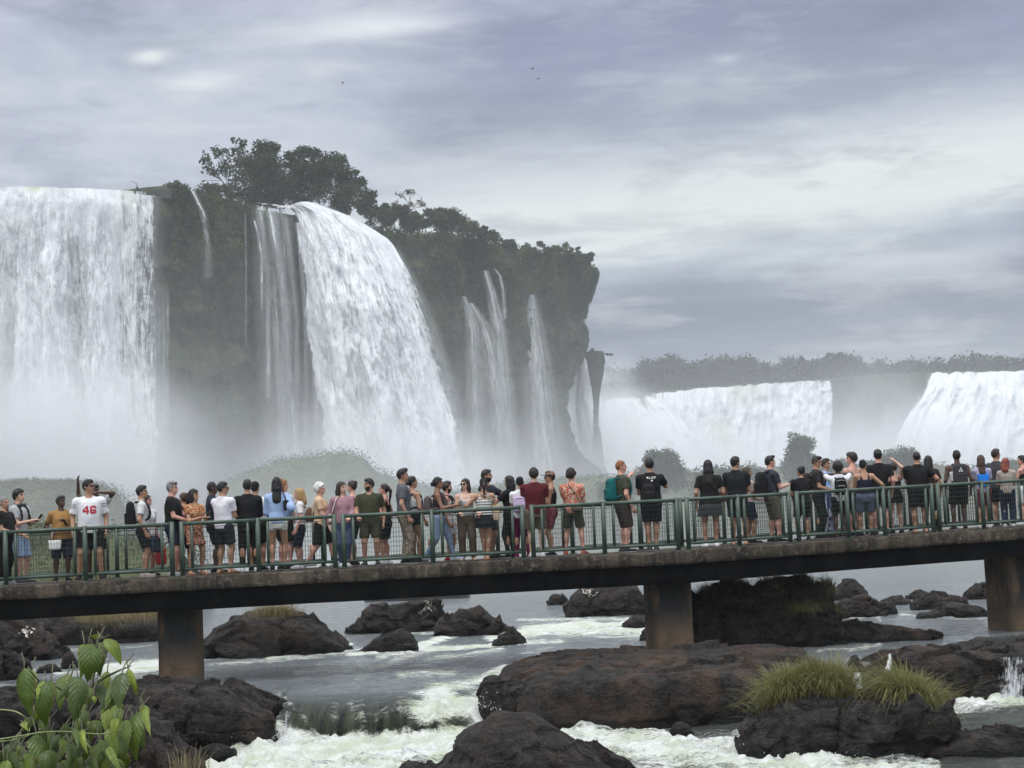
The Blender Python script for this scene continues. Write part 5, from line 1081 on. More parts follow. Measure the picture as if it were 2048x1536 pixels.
    for q in (1, -1):
        F.cap(hip(q)+(0, .012, 0), knee[q], .088*lim, .056*lim, .04); F.cap(knee[q], ank[q], .055*lim, .034, .02); F.ell(knee[q]*.55+ank[q]*.45+(0, .022, .06), (.048*lim, .05*lim, .11), .03)
        toe = ank[q]+np.array((q*.03, -.165, -.05)); heel = ank[q]+np.array((0, .035, -.048)); F.cap(heel, toe, .040, .030, .02); F.cap(ank[q], heel*.6+toe*.4, .038, .032, .02)
        S_, e, w = arms[q]; F.cap(S_+(q*-.05, 0, .012), S_, .052*lim, .054*lim, .05); F.cap(S_, e, .052*lim, .041*lim, .03); F.cap(e, w, .042*lim, .026, .015)
        # hand: palm, four unequal bent fingers and a thumb off its side
        a = (w-e)/np.linalg.norm(w-e); ref = np.array((0, 0, 1.0)) if abs(a[2]) < .8 else np.array((0, -1.0, 0)); b = np.cross(a, ref); b /= np.linalg.norm(b); c = np.cross(b, a)
        if abs(a[2]) > .8: b, c = np.array((0, -1.0, 0)), np.array((-q*1.0, 0, 0))
        else: b, c = b*q, -np.abs(1)*np.array((0, 0, 1.0))+a*a[2]; 
        b = b/np.linalg.norm(b); c = c/np.linalg.norm(c)
        pc = w+a*.085; F.cap(w+a*.015, pc, .034, .040, .015, sq=(c, 1.9))
        for j, (o, L) in enumerate(((.030, .070), (.010, .080), (-.010, .075), (-.029, .058))):
            r0 = pc+b*o; m1 = r0+a*L*.55+b*o*.25+c*L*.10; m2 = m1+(a*.75+c*.6)*L*.5; F.cap(r0, m1, .0115, .0105, .005); F.cap(m1, m2, .0105, .0085, .003)
        F.cap(w+a*.03+b*.025, w+a*.065+b*.060+c*.012, .015, .012, .008); F.cap(w+a*.065+b*.060+c*.012, w+a*.098+b*.066+c*.022, .012, .010, .003)
    F.cap((0, .012-lean*.48, 1.42), hp(0, .022, -.06), .058 if not f_ else .048, .052 if not f_ else .045, .03)
    F.ell(hp(0, .012, .018), (.073, .092, .098), .02, RH_); F.ell(hp(0, -.026, -.045), (.055, .064, .074), .03, RH_); F.ell(hp(0, -.055, -.095), (.026, .026, .022), .02, RH_)
    F.cap(hp(0, -.086, .012), hp(0, -.108, -.028), .010, .014, .012); F.ell(hp(0, -.082, -.068), (.026, .016, .012), .01, RH_); F.ell(hp(0, -.074, .030), (.055, .020, .012), .015, RH_)
    for q in (1, -1): F.ell(hp(q*.075, .014, -.012), (.012, .022, .032), .006, RH_)
    V, Q = F.mesh(); V[:, 2] = np.maximum(V[:, 2], .004)
    me = mesh_np('body', V, Q); ob = link('body', me, [skinm(skin), M_EYE, hairm(hc), M_LIP], root)
    C = (V[Q].mean(1)-hc_)@RH_; mi = np.zeros(len(Q), np.int32)
    ax = np.abs(C[:, 0]); front = C[:, 1] < -.055
    mi[front & (np.hypot((ax-.031), (C[:, 2]-.004)*1.6) < .0145)] = 1
    mi[front & (np.abs(ax-.032) < .022) & (np.abs(C[:, 2]-.029) < .008)] = 2
    mi[front & (ax < .024) & (np.abs(C[:, 2]+.068) < .009)] = 3
    if specs == 'beard': mi[(C[:, 1] < -.005) & (C[:, 2] < -.04) & (C[:, 2] > -.14) & ~(front & (ax < .024) & (np.abs(C[:, 2]+.068) < .007)) & (ax > 0) & ~((C[:, 2] > -.052) & (ax < .04))] = 2
    me.polygons.foreach_set('material_index', mi)
    def garment(name, G, mat, amp=.005, cutz=None):
        V, Q = G.mesh()
        if len(V) == 0: return None
        V, n = wrinkle(V, Q, amp*1.7, sd, 9.0); o = link(name, mesh_np(name, V, Q), mat, root); return o
    def cut(G, fn):
        X, Y, Z = np.meshgrid(*G.ax, indexing='ij'); G.f = np.maximum(G.f, fn(X, Y, Z).astype(np.float32))
    # ---------------- lower garment
    kind, col = legs[0], legs[1]; pat = legs[2:] if len(legs) > 2 else ()
    L_ = Field((lo[0], lo[1], .0), (hi[0], hi[1], 1.1), .014)
    wz = 1.02 if f_ else .99
    if kind in ('shorts', 'minishorts', 'longshorts', 'pants', 'widepants'):
        L_.torso(prof, .79, wz, .014, lean, 0)
        fr1 = dict(shorts=.80, minishorts=.30, longshorts=1.0, pants=1.0, widepants=1.0)[kind]; ez = .016 if kind in ('pants', 'minishorts') else .03
        for q in (1, -1):
            L_.cap(hip(q)+(0, .01, .0), knee[q], .090*lim+ez*.7, .056*lim+ez*1.15, .03, None, fr1)
            if kind in ('pants', 'widepants'): L_.cap(knee[q], ank[q], .058*lim+ez, (.044 if kind == 'pants' else .075), .02, None, .97)
    elif kind in ('skirt', 'dress'):
        zb = legs[-1] if isinstance(legs[-1], float) else .60; pat = tuple(x for x in pat if not isinstance(x, float))
        L_.torso([(zb-.02, .215*B, .165*B, (knee[1][1]+knee[-1][1])*.3), (.80, .195*B, .15*B), (.92, .18*B, .128*B), (1.02, .156*B, .118*B), (1.12, .15*B, .118*B)], zb, wz+.03, 0, lean, 0)
    og = garment('shorts' if 'shorts' in kind else 'trousers' if 'pants' in kind else 'skirt', L_, cloth(col, *pat), .007)
    # ---------------- upper garment
    kind, col = shirt[0], shirt[1]; pat = shirt[2:]
    U_ = Field((lo[0], lo[1], .75), (hi[0], hi[1], max(hi[2], 1.6)), .0135)
    ez = .016 if kind in ('tank', 'fit') else .024
    hem = dict(tank=.97, crop=1.06, blouse=.90, jersey=.83, dress=.95).get(kind, .86)
    U_.torso(prof, hem, 1.47, ez, lean, 0)
    if f_:
        for q in (1, -1): U_.ell((q*.068, -.085-lean*.33, 1.26), (.055+ez*.6, .05+ez*.6, .055+ez*.6), .05)
    if kind == 'tank':
        ny = lean*.4
        cut(U_, lambda X, Y, Z: np.where(Z > 1.30, np.maximum(Z-1.30-.12*np.clip(1-np.abs(np.abs(X)-.088)/.03, 0, 1)*1.4, np.where(np.abs(np.abs(X)-.088) < .032, -.01, .02)), -.05))
    else:
        fr2 = dict(tee=.66, jersey=.78, long=1.9, blouse=1.9, dress=.5, fit=.5, polo=.7, crop=.6).get(kind, .62); er = dict(jersey=.036, blouse=.034).get(kind, .024)
        for q in (1, -1):
            S_, e, w = arms[q]; U_.cap(S_+(q*-.06, 0, .014), S_, .062*lim, .052*lim+er*.55, .05); U_.cap(S_, e, .052*lim+er*.7, .043*lim+er, .03, None, min(fr2, 1.0))
            if fr2 > 1: U_.cap(e, w, .043*lim+er, .030+er*.6, .02, None, fr2-1.0)
        U_.torso([(1.34, .12, .085), (1.40, .118*(.6+.4*B), .082, .01), (1.445, .088, .074, .015), (1.478, .072, .068, .015)], 1.34, 1.48, .010, lean, .03)
        cut(U_, lambda X, Y, Z: .075-np.sqrt(X**2+(Y+lean*.45+.045)**2*.9+(Z-1.50)**2))
        if kind == 'polo' : U_.torso([(1.45, .072, .07, .012), (1.50, .07, .066, .012)], 1.45, 1.50, .006, lean, .01)
    ou = garment('shirt' if kind != 'dress' else 'dress_top', U_, cloth(col, *pat), .006)
    # ---------------- shoes
    if not bare:
        for q in (1, -1):
            S2 = Field((ank[q][0]-.18, lo[1], 0), (ank[q][0]+.18, hi[1], .36), .012)
            toe = ank[q]+np.array((q*.03, -.175, -.048)); heel = ank[q]+np.array((0, .04, -.045)); S2.cap(heel, toe, .048, .042, .02); S2.cap(ank[q], heel*.55+toe*.45, .046, .044, .02)
            V, Q = S2.mesh(); V[:, 2] = np.maximum(V[:, 2], .002); me = mesh_np('shoe', V, Q); o = link('shoe', me, [cloth(shoes), M_SOLE], root)
            me.polygons.foreach_set('material_index', (V[Q].mean(1)[:, 2] < .034+max(0, ank[q][2]-.09)).astype(np.int32))
    else:
        for q in (1, -1):
            mb = MB(); a = ank[q]; mb.box((a[0]+q*.014, a[1]-.06, .008), (.09, .25, .014)); mb.tube([a+(q*-.03, -.10, -.055), a+(q*.016, -.10, -.012), a+(q*.065, -.10, -.06)], .010, 5); mb.build('sandal', cloth(shoes), root)
    # ---------------- hair
    G = Field(hc_-np.array((.22, .26, .55)), hc_+np.array((.22, .26, .26)), .0105)
    def line(X, Y, Z):
        x, y, z = X-hc_[0], Y-hc_[1], Z-hc_[2]; xl = RH_[0][0]*x+RH_[1][0]*y+RH_[2][0]*z; yl = RH_[0][1]*x+RH_[1][1]*y+RH_[2][1]*z; zl = RH_[0][2]*x+RH_[1][2]*y+RH_[2][2]*z
        return np.interp(yl, [-.2, -.075, -.045, -.012, .02, .06, .12], [.066, .062, .045, -.012, -.030, -.075, -.095])-zl
    t = dict(short=.012, buzz=.006, shaved=.003, afro=.042, curly=.028, pomp=.010, bun=.011, pony=.011, long=.013, wavy=.020, bob=.016, fluffy=.024).get(hair, .012)
    G.ell(hp(0, .014, .020), (.075+t, .094+t, .100+t), 0, RH_)
    if hair == 'pomp': G.ell(hp(0, -.045, .105), (.058, .055, .034), .02, RH_)
    if hair in ('short', 'fluffy'): G.ell(hp(0, -.015, .095), (.062, .075, .036), .02, RH_)
    cut(G, line)
    if hair in ('long', 'wavy', 'bob'):
        e = dict(long=-.30, wavy=-.34, bob=-.17)[hair]; wv = 1.15 if hair == 'wavy' else 1.0
        fx = RH_@np.array((0, 1.0, 0)); bk = np.array((0, .115-lean*.5, 0)); f0 = hp(0, .045, .03); g0 = hp(0, .075, -.10); g1 = np.array((g0[0]*.6, max(.115, g0[1]) if abs(hy-yaw) < 100 else g0[1], 1.635+e))
        G.cap(f0, g0, .085, .085*wv, .02); G.cap(g0, g1, .088*wv, .082*wv, .02, sq=((0, 1, 0), 1.5))
        for q in (1, -1): G.cap(hp(q*.066, .005, .02), hp(q*.080, .02, -.13 if hair != 'bob' else -.10), .026*wv, .030*wv, .02)
    if hair == 'bun': G.ell(hp(0, .085, .078), (.046, .046, .044), .012)
    if hair == 'lowbun': G.ell(hp(0, .12, -.02), (.046, .042, .046), .012)
    if hair == 'pony': G.cap(hp(0, .10, .045), hp(0, .150, -.04), .030, .038, .015); G.cap(hp(0, .150, -.04), np.array(hp(0, .12, -.30)), .038, .014, .015)
    V, Q = G.mesh(); V, n = wrinkle(V, Q, .022 if hair in ('afro', 'curly') else .016 if hair in ('wavy', 'fluffy') else .010, sd, 30.0)
    link('hair', mesh_np('hair', V, Q), hairm(hc), root)
    if cap:
        K = Field(hc_-.24, hc_+.24, .0105); K.ell(hp(0, .014, .026), (.092, .112, .112), 0, RH_)
        def cl(X, Y, Z):
            x, y, z = X-hc_[0], Y-hc_[1], Z-hc_[2]; yl = RH_[0][1]*x+RH_[1][1]*y+RH_[2][1]*z; zl = RH_[0][2]*x+RH_[1][2]*y+RH_[2][2]*z; return (.045+yl*-.12)-zl
        cut(K, cl); sg = cap[1] if len(cap) > 1 else 1
        if sg: K.cap(hp(0, -.08, .054), hp(0, -.155, .046), .066, .058, .008, sq=(RH_@np.array((0, 0, 1.0)), 6.5))
        V, Q = K.mesh(); link('cap', mesh_np('cap', V, Q), cloth(cap[0]), root)
    if specs in ('sun', 'onhead'):
        mb = MB(); zz, yy = (.004, -.092) if specs == 'sun' else (.085, -.070)
        for q in (1, -1): mb.box(hp(q*.033, yy-.006, zz), (.052, .010, .034), RH_); mb.box(hp(q*.077, yy+.05, zz+.006), (.006, .11, .010), RH_)
        mb.box(hp(0, yy-.008, zz+.006), (.02, .008, .008), RH_); mb.build('sunglasses', M_LENS, root)
    return dict(root=root, s=s, shirt=ou, lower=og, arms=arms, lean=lean, hp=hp, RH=RH_, B=B, f=f_, base=base, yaw=yaw)

def to_world(P, v):
    a = math.radians(P['yaw']); x, y, z = np.array(v, float)*P['s']; return np.array((x*math.cos(a)-y*math.sin(a), x*math.sin(a)+y*math.cos(a), z))+np.array(P['base'])
def thing_on(P, name, label, cat, at, group=None):
    r = empty(name, to_world(P, at), math.radians(P['yaw'])); r.scale = (P['s'],)*3; tag(r, label, cat, group); return r
def backpack(P, label, col, w=.155, h=.23, dz=1.20, x=0.0, c2=None, straps=True, group='backpacks worn by visitors'):
    yb = .155*(.4+.6*P['B'])-P['lean']*.3; r = thing_on(P, 'backpack', label, 'backpack', (x, yb, dz-h), group)
    F = Field((-.25, -.12, -.06), (.25, .28, 2*h+.1), .012); sl, X, Y, Z = F.win((-1, -1, -1), (1, 1, 1)); zz = (Z-h)/h
    ww = w*(1-.14*np.clip(zz, 0, 1)**2-.05*np.clip(-zz, 0, 1)); dd = .085*(1-.25*np.clip(zz, -1, 1))
    def rb(X, Y, Z, a, b, c, r_):
        qx, qy, qz = np.abs(X)-a+r_, np.abs(Y)-b+r_, np.abs(Z)-c+r_; return np.sqrt(np.maximum(qx, 0)**2+np.maximum(qy, 0)**2+np.maximum(qz, 0)**2)+np.minimum(np.maximum(qx, np.maximum(qy, qz)), 0)-r_
    F.f = rb(X, Y-.065, Z-h, ww, dd, h, .07).astype(np.float32); F.f = smin(F.f, rb(X, Y-.145, Z-h*.62, ww*.78, .035, h*.45, .03), .012)
    V, Q = F.mesh(); V, n = wrinkle(V, Q, .007, h*50+dz); link('bag_body', mesh_np('bag_body', V, Q), cloth(col), r)
    mb = MB(); mb.tube([(-w*.6, .187, h*1.02), (0, .19, h*1.06), (w*.6, .187, h*1.02)], .005, 5); mb.tube([(-w*.75, .13, h*1.62), (0, .145, h*1.72), (w*.75, .13, h*1.62)], .005, 5); mb.build('zip', cloth(c2 or (.06, .06, .065)), r)
    if straps:
        for q in (1, -1):
            o0 = np.array((x, yb, dz-h)); sx = q*.105-x; F2 = P['lean']
            mb = MB(); zt = 1.462-o0[2]; pts = [(sx*.8, .0, 2*h-.03), (sx, -.04-yb+.0, zt+.002), (sx*1.02, -.125-yb-F2*.42, zt-.10), (sx*1.08, -.155-yb-F2*.35, zt-.24), (sx*1.4, -.11-yb-F2*.2, zt-.36), (sx*1.5, -.0-yb*.4, .10), (sx*1.2, .01, .06)]
            pp = np.array(pts); tt = np.linspace(0, 1, 22); pp = np.stack([np.interp(tt, np.linspace(0, 1, len(pts)), pp[:, k]) for k in range(3)], 1)
            for k in range(3): pp[:, k] = np.convolve(np.pad(pp[:, k], 1, mode='edge'), np.ones(3)/3, 'valid')
            mb.tube(pp, .020, 6); mb.build('shoulder_strap', cloth(col), r)
    return r
def bag(P, name, label, cat, col, at, size, handle, rot=0.0, group=None, rim=None, strap=None):
    """soft bag: tapered body with handles or a long strap up to the shoulder"""
    r = thing_on(P, name, label, cat, at, group); w, dp, h = size
    F = Field((-w*.8, -dp, -.04), (w*.8, dp, h+.05), .011); sl, X, Y, Z = F.win((-1, -1, -1), (1, 1, 1)); t = np.clip(Z/h, 0, 1); a = w/2*(.88+.14*t); b = dp/2*(1.05-.45*t); rr = min(.03, dp*.35)
    qx, qy, qz = np.abs(X)-a+rr, np.abs(Y)-b+rr, np.abs(Z-h/2)-h/2+rr; F.f = (np.sqrt(np.maximum(qx, 0)**2+np.maximum(qy, 0)**2+np.maximum(qz, 0)**2)+np.minimum(np.maximum(qx, np.maximum(qy, qz)), 0)-rr).astype(np.float32)
    V, Q = F.mesh(); V, n = wrinkle(V, Q, .008, w*90); link('bag_body', mesh_np('bag_body', V, Q), cloth(*col) if isinstance(col[0], tuple) else cloth(col), r); c0 = col[0] if isinstance(col[0], tuple) else col
    if handle:
        for q in (1, -1):
            mb = MB(); mb.tube([(-w*.28, q*dp*.2, h*.97), (-w*.18, q*dp*.12, h+handle*.7), (0, q*dp*.05, h+handle), (w*.18, q*dp*.12, h+handle*.7), (w*.28, q*dp*.2, h*.97)], .009, 6); mb.build('handle', cloth(c0), r)
    if strap is not None:
        mb = MB(); o0 = np.array(at); pp = np.array([np.array(p)-o0 for p in strap]); tt = np.linspace(0, 1, 20); pp = np.stack([np.interp(tt, np.linspace(0, 1, len(strap)), pp[:, k]) for k in range(3)], 1); mb.tube(pp, .011, 6); mb.build('strap', cloth(c0), r)
    return r
GLYPH = {'4': ["....##.", "...###.", "..####.", ".##.##.", "##..##.", "#######", "#######", "....##.", "....##."], '6': [".#####.", "#######", "##...##", "##.....", "######.", "#######", "##...##", "#######", ".#####."],
         'L': ["#...", "#...", "#...", "#...", "####"], 'I': ["#", "#", "#", "#", "#"], 'S': [".###", "#...", ".##.", "...#", "###."], 'B': ["###.", "#..#", "###.", "#..#", "###."], 'F': ["####", "#...", "###.", "#...", "#..."], 'o': [".##.", "####", "####", ".##."], '^': ["..#..", "..#..", ".###.", ".#.#.", "##.##"]}
def printing(P, name, text, x0, z0, cell, mat, side, target=None, gap=1, offs=.006):
    """flat lettering laid on a garment: small squares that follow its surface; side -1 = front, +1 = back"""
    o = target or P['shirt']; me = o.data; V = np.empty(len(me.vertices)*3, np.float32); me.vertices.foreach_get('co', V); V = V.reshape(-1, 3); bv = BVHTree.FromPolygons([tuple(v) for v in V], [tuple(p.vertices) for p in me.polygons])
    vs, qs = [], []; cx = 0
    def hit(x, z):
        h = bv.ray_cast(Vector((x, side*1.0, z)), Vector((0, -side, 0)))[0]; return None if h is None else (x, h[1]+side*offs, z)
    sgn = 1 if side < 0 else -1
    for ch in text:
        g = GLYPH.get(ch)
        if g:
            for r_, row in enumerate(g):
                for c_, v in enumerate(row):
                    if v != '#': continue
                    for sx in (0, .5):
                        for sz in (0, .5):
                            q = [hit(x0+sgn*(cx+c_+sx+a)*cell, z0-(r_+sz+b)*cell) for a, b in ((0, .5), (.5, .5), (.5, 0), (0, 0))]
                            if None in q: continue
                            n = len(vs); vs += q; qs.append((n, n+1, n+2, n+3) if side < 0 else (n+3, n+2, n+1, n))
            cx += len(g[0])+gap
        else: cx += 2
    if vs:
        u, inv = np.unique(np.round(np.array(vs), 5), axis=0, return_inverse=True); m2 = mesh_np(name, u, inv.ravel()[np.array(qs)]); link(name, m2, mat, o)
M_RED = material('red_print', lambda T: bsdf(T, (.42, .012, .035, 1), .7)); M_WHITEP = material('white_print', lambda T: bsdf(T, (.78, .78, .78, 1), .7))
# ------------------------------------------------------------------ the crowd, left to right
DKRED = (.085, .010, .016); OLIVE = (.042, .045, .022); MAUVE = (.33, .185, .22); SKYB = (.34, .46, .70); DENIM = (.10, .16, .26); GREY = (.10, .105, .115); CREAM = (.62, .56, .46); PEACH = (.62, .42, .27); BEIGE = (.45, .36, .25); TEAL = (.006, .11, .11)
P = {}
def PP(key, *a, **k): P[key] = person(key, *a, **k)
PP(1, 6, 993, .50, 75, 60, 'heavy man in black tee leaning on the rail at the left edge', bulk=1.28, hair='buzz', hc='grey', skin='tan', legs=('pants', BLACK), la='rail', ra='low', lean=.05, shoes=(.25, .25, .26))
PP(2, 38, 977, 1.0, 70, 75, 'young man in pale grey tee with headphones round his neck looking at a phone', hair='fluffy', skin='fair', shirt=('tee', (.42, .43, .44)), legs=('longshorts', (.30, .40, .56)), la='phone', ra='phone', shoes=(.06, .06, .07))
PP(3, 122, 990, .95, 20, 60, 'short woman in mustard brown top and dark shorts holding a white handbag', sex='f', bulk=1.22, hair='short', hc='dark', skin='dark', shirt=('tee', (.34, .185, .065)), legs=('longshorts', (.018, .02, .035)), la='chest', ra=(.22, -.12, 1.05))
PP(4, 178, 958, .62, 12, 70, 'tall man in white football jersey with red number 46 and black shorts', bulk=1.12, hair='short', hc='black', skin='tan', shirt=('jersey', WHITE, 'sleevestripe', (.02, .02, .03)), legs=('shorts', BLACK), la='down', ra='down', specs='sun', stance='wide', shoes=(.03, .012, .014))
PP(5, 190, 968, 1.5, 0, 60, 'person raising one arm and shading the face behind the white jersey man', sex='f', hair='short', hc='black', skin='dark', shirt=('tee', (.55, .55, .56)), legs=('shorts', BLACK), la=(.16, -.22, 1.60), ra=(.30, -.02, 1.80))
PP(6, 284, 970, .85, 100, 95, 'young man in loose white tee with a large black backpack', hair='short', skin='tan', shirt=('tee', (.62, .62, .61)), legs=('shorts', BLACK), la='down', ra='down', shoes=(.30, .28, .26))
PP(7, 294, 988, 1.45, 55, 80, 'person in white top mostly hidden behind the black backpack man', sex='f', hair='bun', hc='dark', skin='pink', shirt=('tee', WHITE), legs=('shorts', DENIM))
PP(8, 345, 962, .80, 85, 85, 'grey haired man in black tee and navy shorts with sunglasses on his head', bulk=1.12, hair='short', hc='grey', skin='pink', shirt=('tee', BLACK), legs=('shorts', NAVY), la=(.10, -.36, 1.12), ra='low', specs='onhead', shoes=(.26, .27, .27))
PP(9, 388, 977, .72, 45, 70, 'woman with long black wavy hair in orange and brown patterned dress', sex='f', hair='wavy', hc='black', skin='tan', shirt=('dress', (.34, .10, .035), 'floral', (.60, .42, .24)), legs=('dress', (.17, .045, .03), 'floral', (.55, .33, .20), .62), la='phone', ra='phone', bare=True, shoes=(.30, .18, .14))
PP(91, 367, 984, 1.6, 200, 230, 'person with tied brown hair hidden behind the woman in patterned dress', sex='f', hair='bun', hc='brown', skin='tan', shirt=('tee', (.30, .12, .08)), legs=('shorts', BLACK))
PP(10, 425, 963, 1.35, 100, 110, 'man with shaved head and dark top behind the man in the white tee', hair='shaved', hc='black', skin='dark', shirt=('polo', (.02, .025, .04)), legs=('shorts', BLACK), la='fwd', ra='low')
PP(11, 446, 963, .75, 150, 110, 'man in plain white tee and dark shorts with sunglasses seen from behind', bulk=1.14, hair='short', hc='black', skin='tan', shirt=('tee', (.70, .69, .74)), legs=('shorts', (.022, .025, .032)), la='phone', ra='low', specs='sun', bare=True, shoes=(.10, .05, .03))
PP(12, 495, 958, .80, 185, 195, 'man in black long sleeve top and black trousers seen from behind', bulk=1.12, hair='short', hc='black', skin='tan', shirt=('long', BLACK), legs=('pants', BLACK), la='phone', ra='low', shoes=(.50, .50, .50))
PP(13, 511, 962, 1.5, 175, 170, 'man in dark cap and white tee behind the man in black long sleeves', hair='buzz', hc='black', skin='tan', shirt=('tee', WHITE), legs=('shorts', BLACK), cap=(BLACK, 0))
PP(14, 554, 953, .62, 180, 190, 'woman with long black hair in light blue shirt and white mini shorts', sex='f', hair='long', hc='black', skin='tan', shirt=('blouse', SKYB), legs=('minishorts', (.70, .70, .67)), la='low', ra='hip', shoes=BLACK, stance='stand')
PP(15, 566, 957, 1.35, 150, 110, 'woman with reddish blond hair behind the woman in light blue shirt', sex='f', hair='bob', hc='ginger', skin='pink', shirt=('tee', (.5, .5, .5)), legs=('shorts', BLACK))
PP(16, 598, 975, 1.25, 275, 270, 'blond woman in white tee and black shorts facing left', sex='f', hair='bob', hc='blond', skin='pink', shirt=('tee', WHITE), legs=('longshorts', NAVY), la='down', ra='down', stance='close', shoes=(.60, .60, .60))
PP(17, 640, 963, 1.0, 85, 85, 'woman with white curly hair in peach tee and black shorts walking right', sex='f', bulk=1.1, hair='curly', hc='white', skin='pink', shirt=('tee', PEACH), legs=('longshorts', BLACK), la=(.16, -.26, 1.05), ra='low', stance='walk', shoes=(.55, .55, .56))
PP(18, 684, 962, .70, 10, 50, 'smiling woman with long dark hair in mauve blouse and blue jeans', sex='f', bulk=1.12, hair='long', hc='dark', skin='fair', shirt=('blouse', MAUVE), legs=('pants', (.06, .09, .16)), la='low', ra='down', stance='close', shoes=(.50, .50, .50))
PP(19, 704, 960, 1.6, 255, 250, 'woman with dark hair in a top bun behind the mauve blouse woman', sex='f', hair='bun', hc='dark', skin='fair', shirt=('tank', BLACK), legs=('shorts', BLACK))
PP(20, 738, 956, .62, 0, 300, 'bearded man in olive tee and olive shorts with a hand on the rail', bulk=1.14, hair='short', hc='black', skin='tan', shirt=('tee', OLIVE), legs=('shorts', (.045, .046, .026)), la='down', ra='rail', specs='beard', shoes=(.05, .05, .04))
PP(21, 768, 966, 1.2, 250, 265, 'woman with dark ponytail in black tank top and black shorts facing left', sex='f', hair='pony', hc='dark', skin='pink', shirt=('tank', BLACK), legs=('shorts', BLACK), stance='close', shoes=(.6, .6, .6))
PP(22, 806, 935, .85, 95, 95, 'tall man in grey tee and beige camouflage trousers facing right', hair='pomp', hc='black', skin='tan', shirt=('tee', (.095, .10, .115)), legs=('widepants', (.34, .29, .22), 'camo', (.16, .125, .09)), la='down', ra='down', shoes=BLACK)
PP(23, 825, 951, 1.3, 130, 115, 'woman with dark bun in white tank top beside the tall grey tee man', sex='f', hair='lowbun', hc='black', skin='tan', shirt=('tank', WHITE), legs=('minishorts', BLACK), la='down', ra='down')
PP(24, 876, 953, .75, 85, 85, 'tanned woman in black tank top and pale jeans with sunglasses on her head', sex='f', hair='lowbun', hc='black', skin='brown', shirt=('tank', (.03, .02, .022)), legs=('pants', (.17, .23, .33)), la='phone', ra='phone', specs='onhead', shoes=(.30, .36, .44), stance='walk')
PP(25, 894, 962, 1.3, 80, 95, 'dark haired man in sleeveless white top with a black backpack', hair='fluffy', hc='dark', skin='pink', shirt=('tank', (.55, .52, .48)), legs=('shorts', (.60, .60, .62), 'check', (.35, .35, .38)), specs='beard', shoes=(.4, .03, .05))
PP(26, 930, 956, .85, 0, 330, 'woman with long dark hair and sunglasses in pale sleeveless top, elbow on rail', sex='f', hair='long', hc='dark', skin='fair', shirt=('tank', (.50, .51, .49)), legs=('widepants', (.085, .06, .042)), la=(.30, -.24, 1.04), ra='low', specs='sun', bare=True, shoes=(.1, .07, .05))
PP(27, 974, 938, 1.35, 60, 80, 'tall bearded man in dark navy tee behind the woman in striped top', hair='short', hc='dark', skin='tan', shirt=('tee', (.022, .024, .036)), legs=('shorts', (.05, .05, .055)), la='fwd', ra='low', specs='beard')
PP(28, 967, 954, .66, 180, 185, 'woman in black and white striped tank top and dark cap seen from behind', sex='f', bulk=1.08, hair='pony', hc='dark', skin='tan', shirt=('tank', (.70, .70, .68), 'hstripe', (.015, .015, .018)), legs=('skirt', (.014, .015, .02), .70), la='out', ra='rail', cap=((.018, .018, .02), 0), stance='cross', bare=True, shoes=(.30, .10, .06))
PP(29, 1018, 950, 1.15, 240, 235, 'woman with long black hair and yellow wristband holding up one hand', sex='f', hair='long', hc='black', skin='tan', shirt=('tee', BLACK), legs=('pants', BLACK), la=(.12, -.36, 1.34), ra='low')
PP(30, 1040, 952, .85, 175, 170, 'woman with black bun, white tee and magenta trousers seen from behind', sex='f', hair='bun', hc='black', skin='tan', shirt=('tee', WHITE), legs=('pants', (.11, .008, .055)), la='phone', ra='phone', shoes=(.12, .01, .06))
PP(31, 1068, 935, .60, 180, 185, 'broad man in maroon tee with brown hair seen from behind', bulk=1.16, hair='fluffy', hc='dark', skin='fair', shirt=('tee', DKRED), legs=('shorts', (.15, .12, .085)), la='low', ra='low', shoes=(.6, .6, .6))
PP(32, 1100, 940, 1.0, 265, 275, 'woman in tan cap and sunglasses facing left in black top', sex='f', hair='short', hc='dark', skin='tan', shirt=('tank', BLACK), legs=('shorts', (.35, .06, .09), 'floral', (.03, .03, .04)), la='chest', ra='down', specs='sun', cap=((.24, .15, .105), 1), shoes=(.02, .02, .022))
PP(33, 1143, 935, .85, 165, 150, 'person with curly brown hair in red and cream floral shirt and olive shorts', hair='curly', hc='dark', skin='pink', shirt=('tee', (.55, .13, .075), 'floral', (.66, .50, .38)), legs=('shorts', (.055, .058, .038)), la='chest', ra='low', stance='wide', shoes=(.30, .08, .05))
PP(34, 1243, 920, .95, 110, 95, 'ginger haired man in olive tee and brown shorts touching his mouth', bulk=1.1, hair='buzz', hc='ginger', skin='pink', shirt=('tee', (.055, .058, .035)), legs=('longshorts', (.050, .032, .032)), la='mouth', ra='down', shoes=(.03, .03, .035))
PP(35, 1300, 915, .80, 180, 180, 'man in black tee with white print on his back, arms raised forward', bulk=1.08, hair='short', hc='black', skin='tan', shirt=('tee', BLACK), legs=('shorts', (.012, .014, .018)), la='phone', ra=(.14, -.30, 1.40), shoes=(.06, .055, .05), stance='close')
PP(36, 1417, 918, .95, 180, 175, 'woman in black cap and black tee with a brown strap across her back', sex='f', bulk=1.2, hair='long', hc='black', skin='tan', shirt=('tee', BLACK), legs=('skirt', (.05, .05, .056), .64), la='down', ra='down', cap=(BLACK, 0), shoes=(.72, .70, .72))
PP(37, 1472, 912, .90, 165, 125, 'man in black polo and dark shorts with black hair seen from behind', bulk=1.1, hair='short', hc='black', skin='tan', shirt=('polo', (.014, .015, .018)), legs=('shorts', (.012, .020, .022)), la='low', ra='low', bare=True, shoes=BLACK)
PP(38, 1494, 933, 1.35, 110, 90, 'woman with light brown hair in pale pink tee behind the black polo man', sex='f', hair='bob', hc='brown', skin='tan', shirt=('tee', (.60, .47, .42)), legs=('shorts', NAVY), la='low', ra='phone')
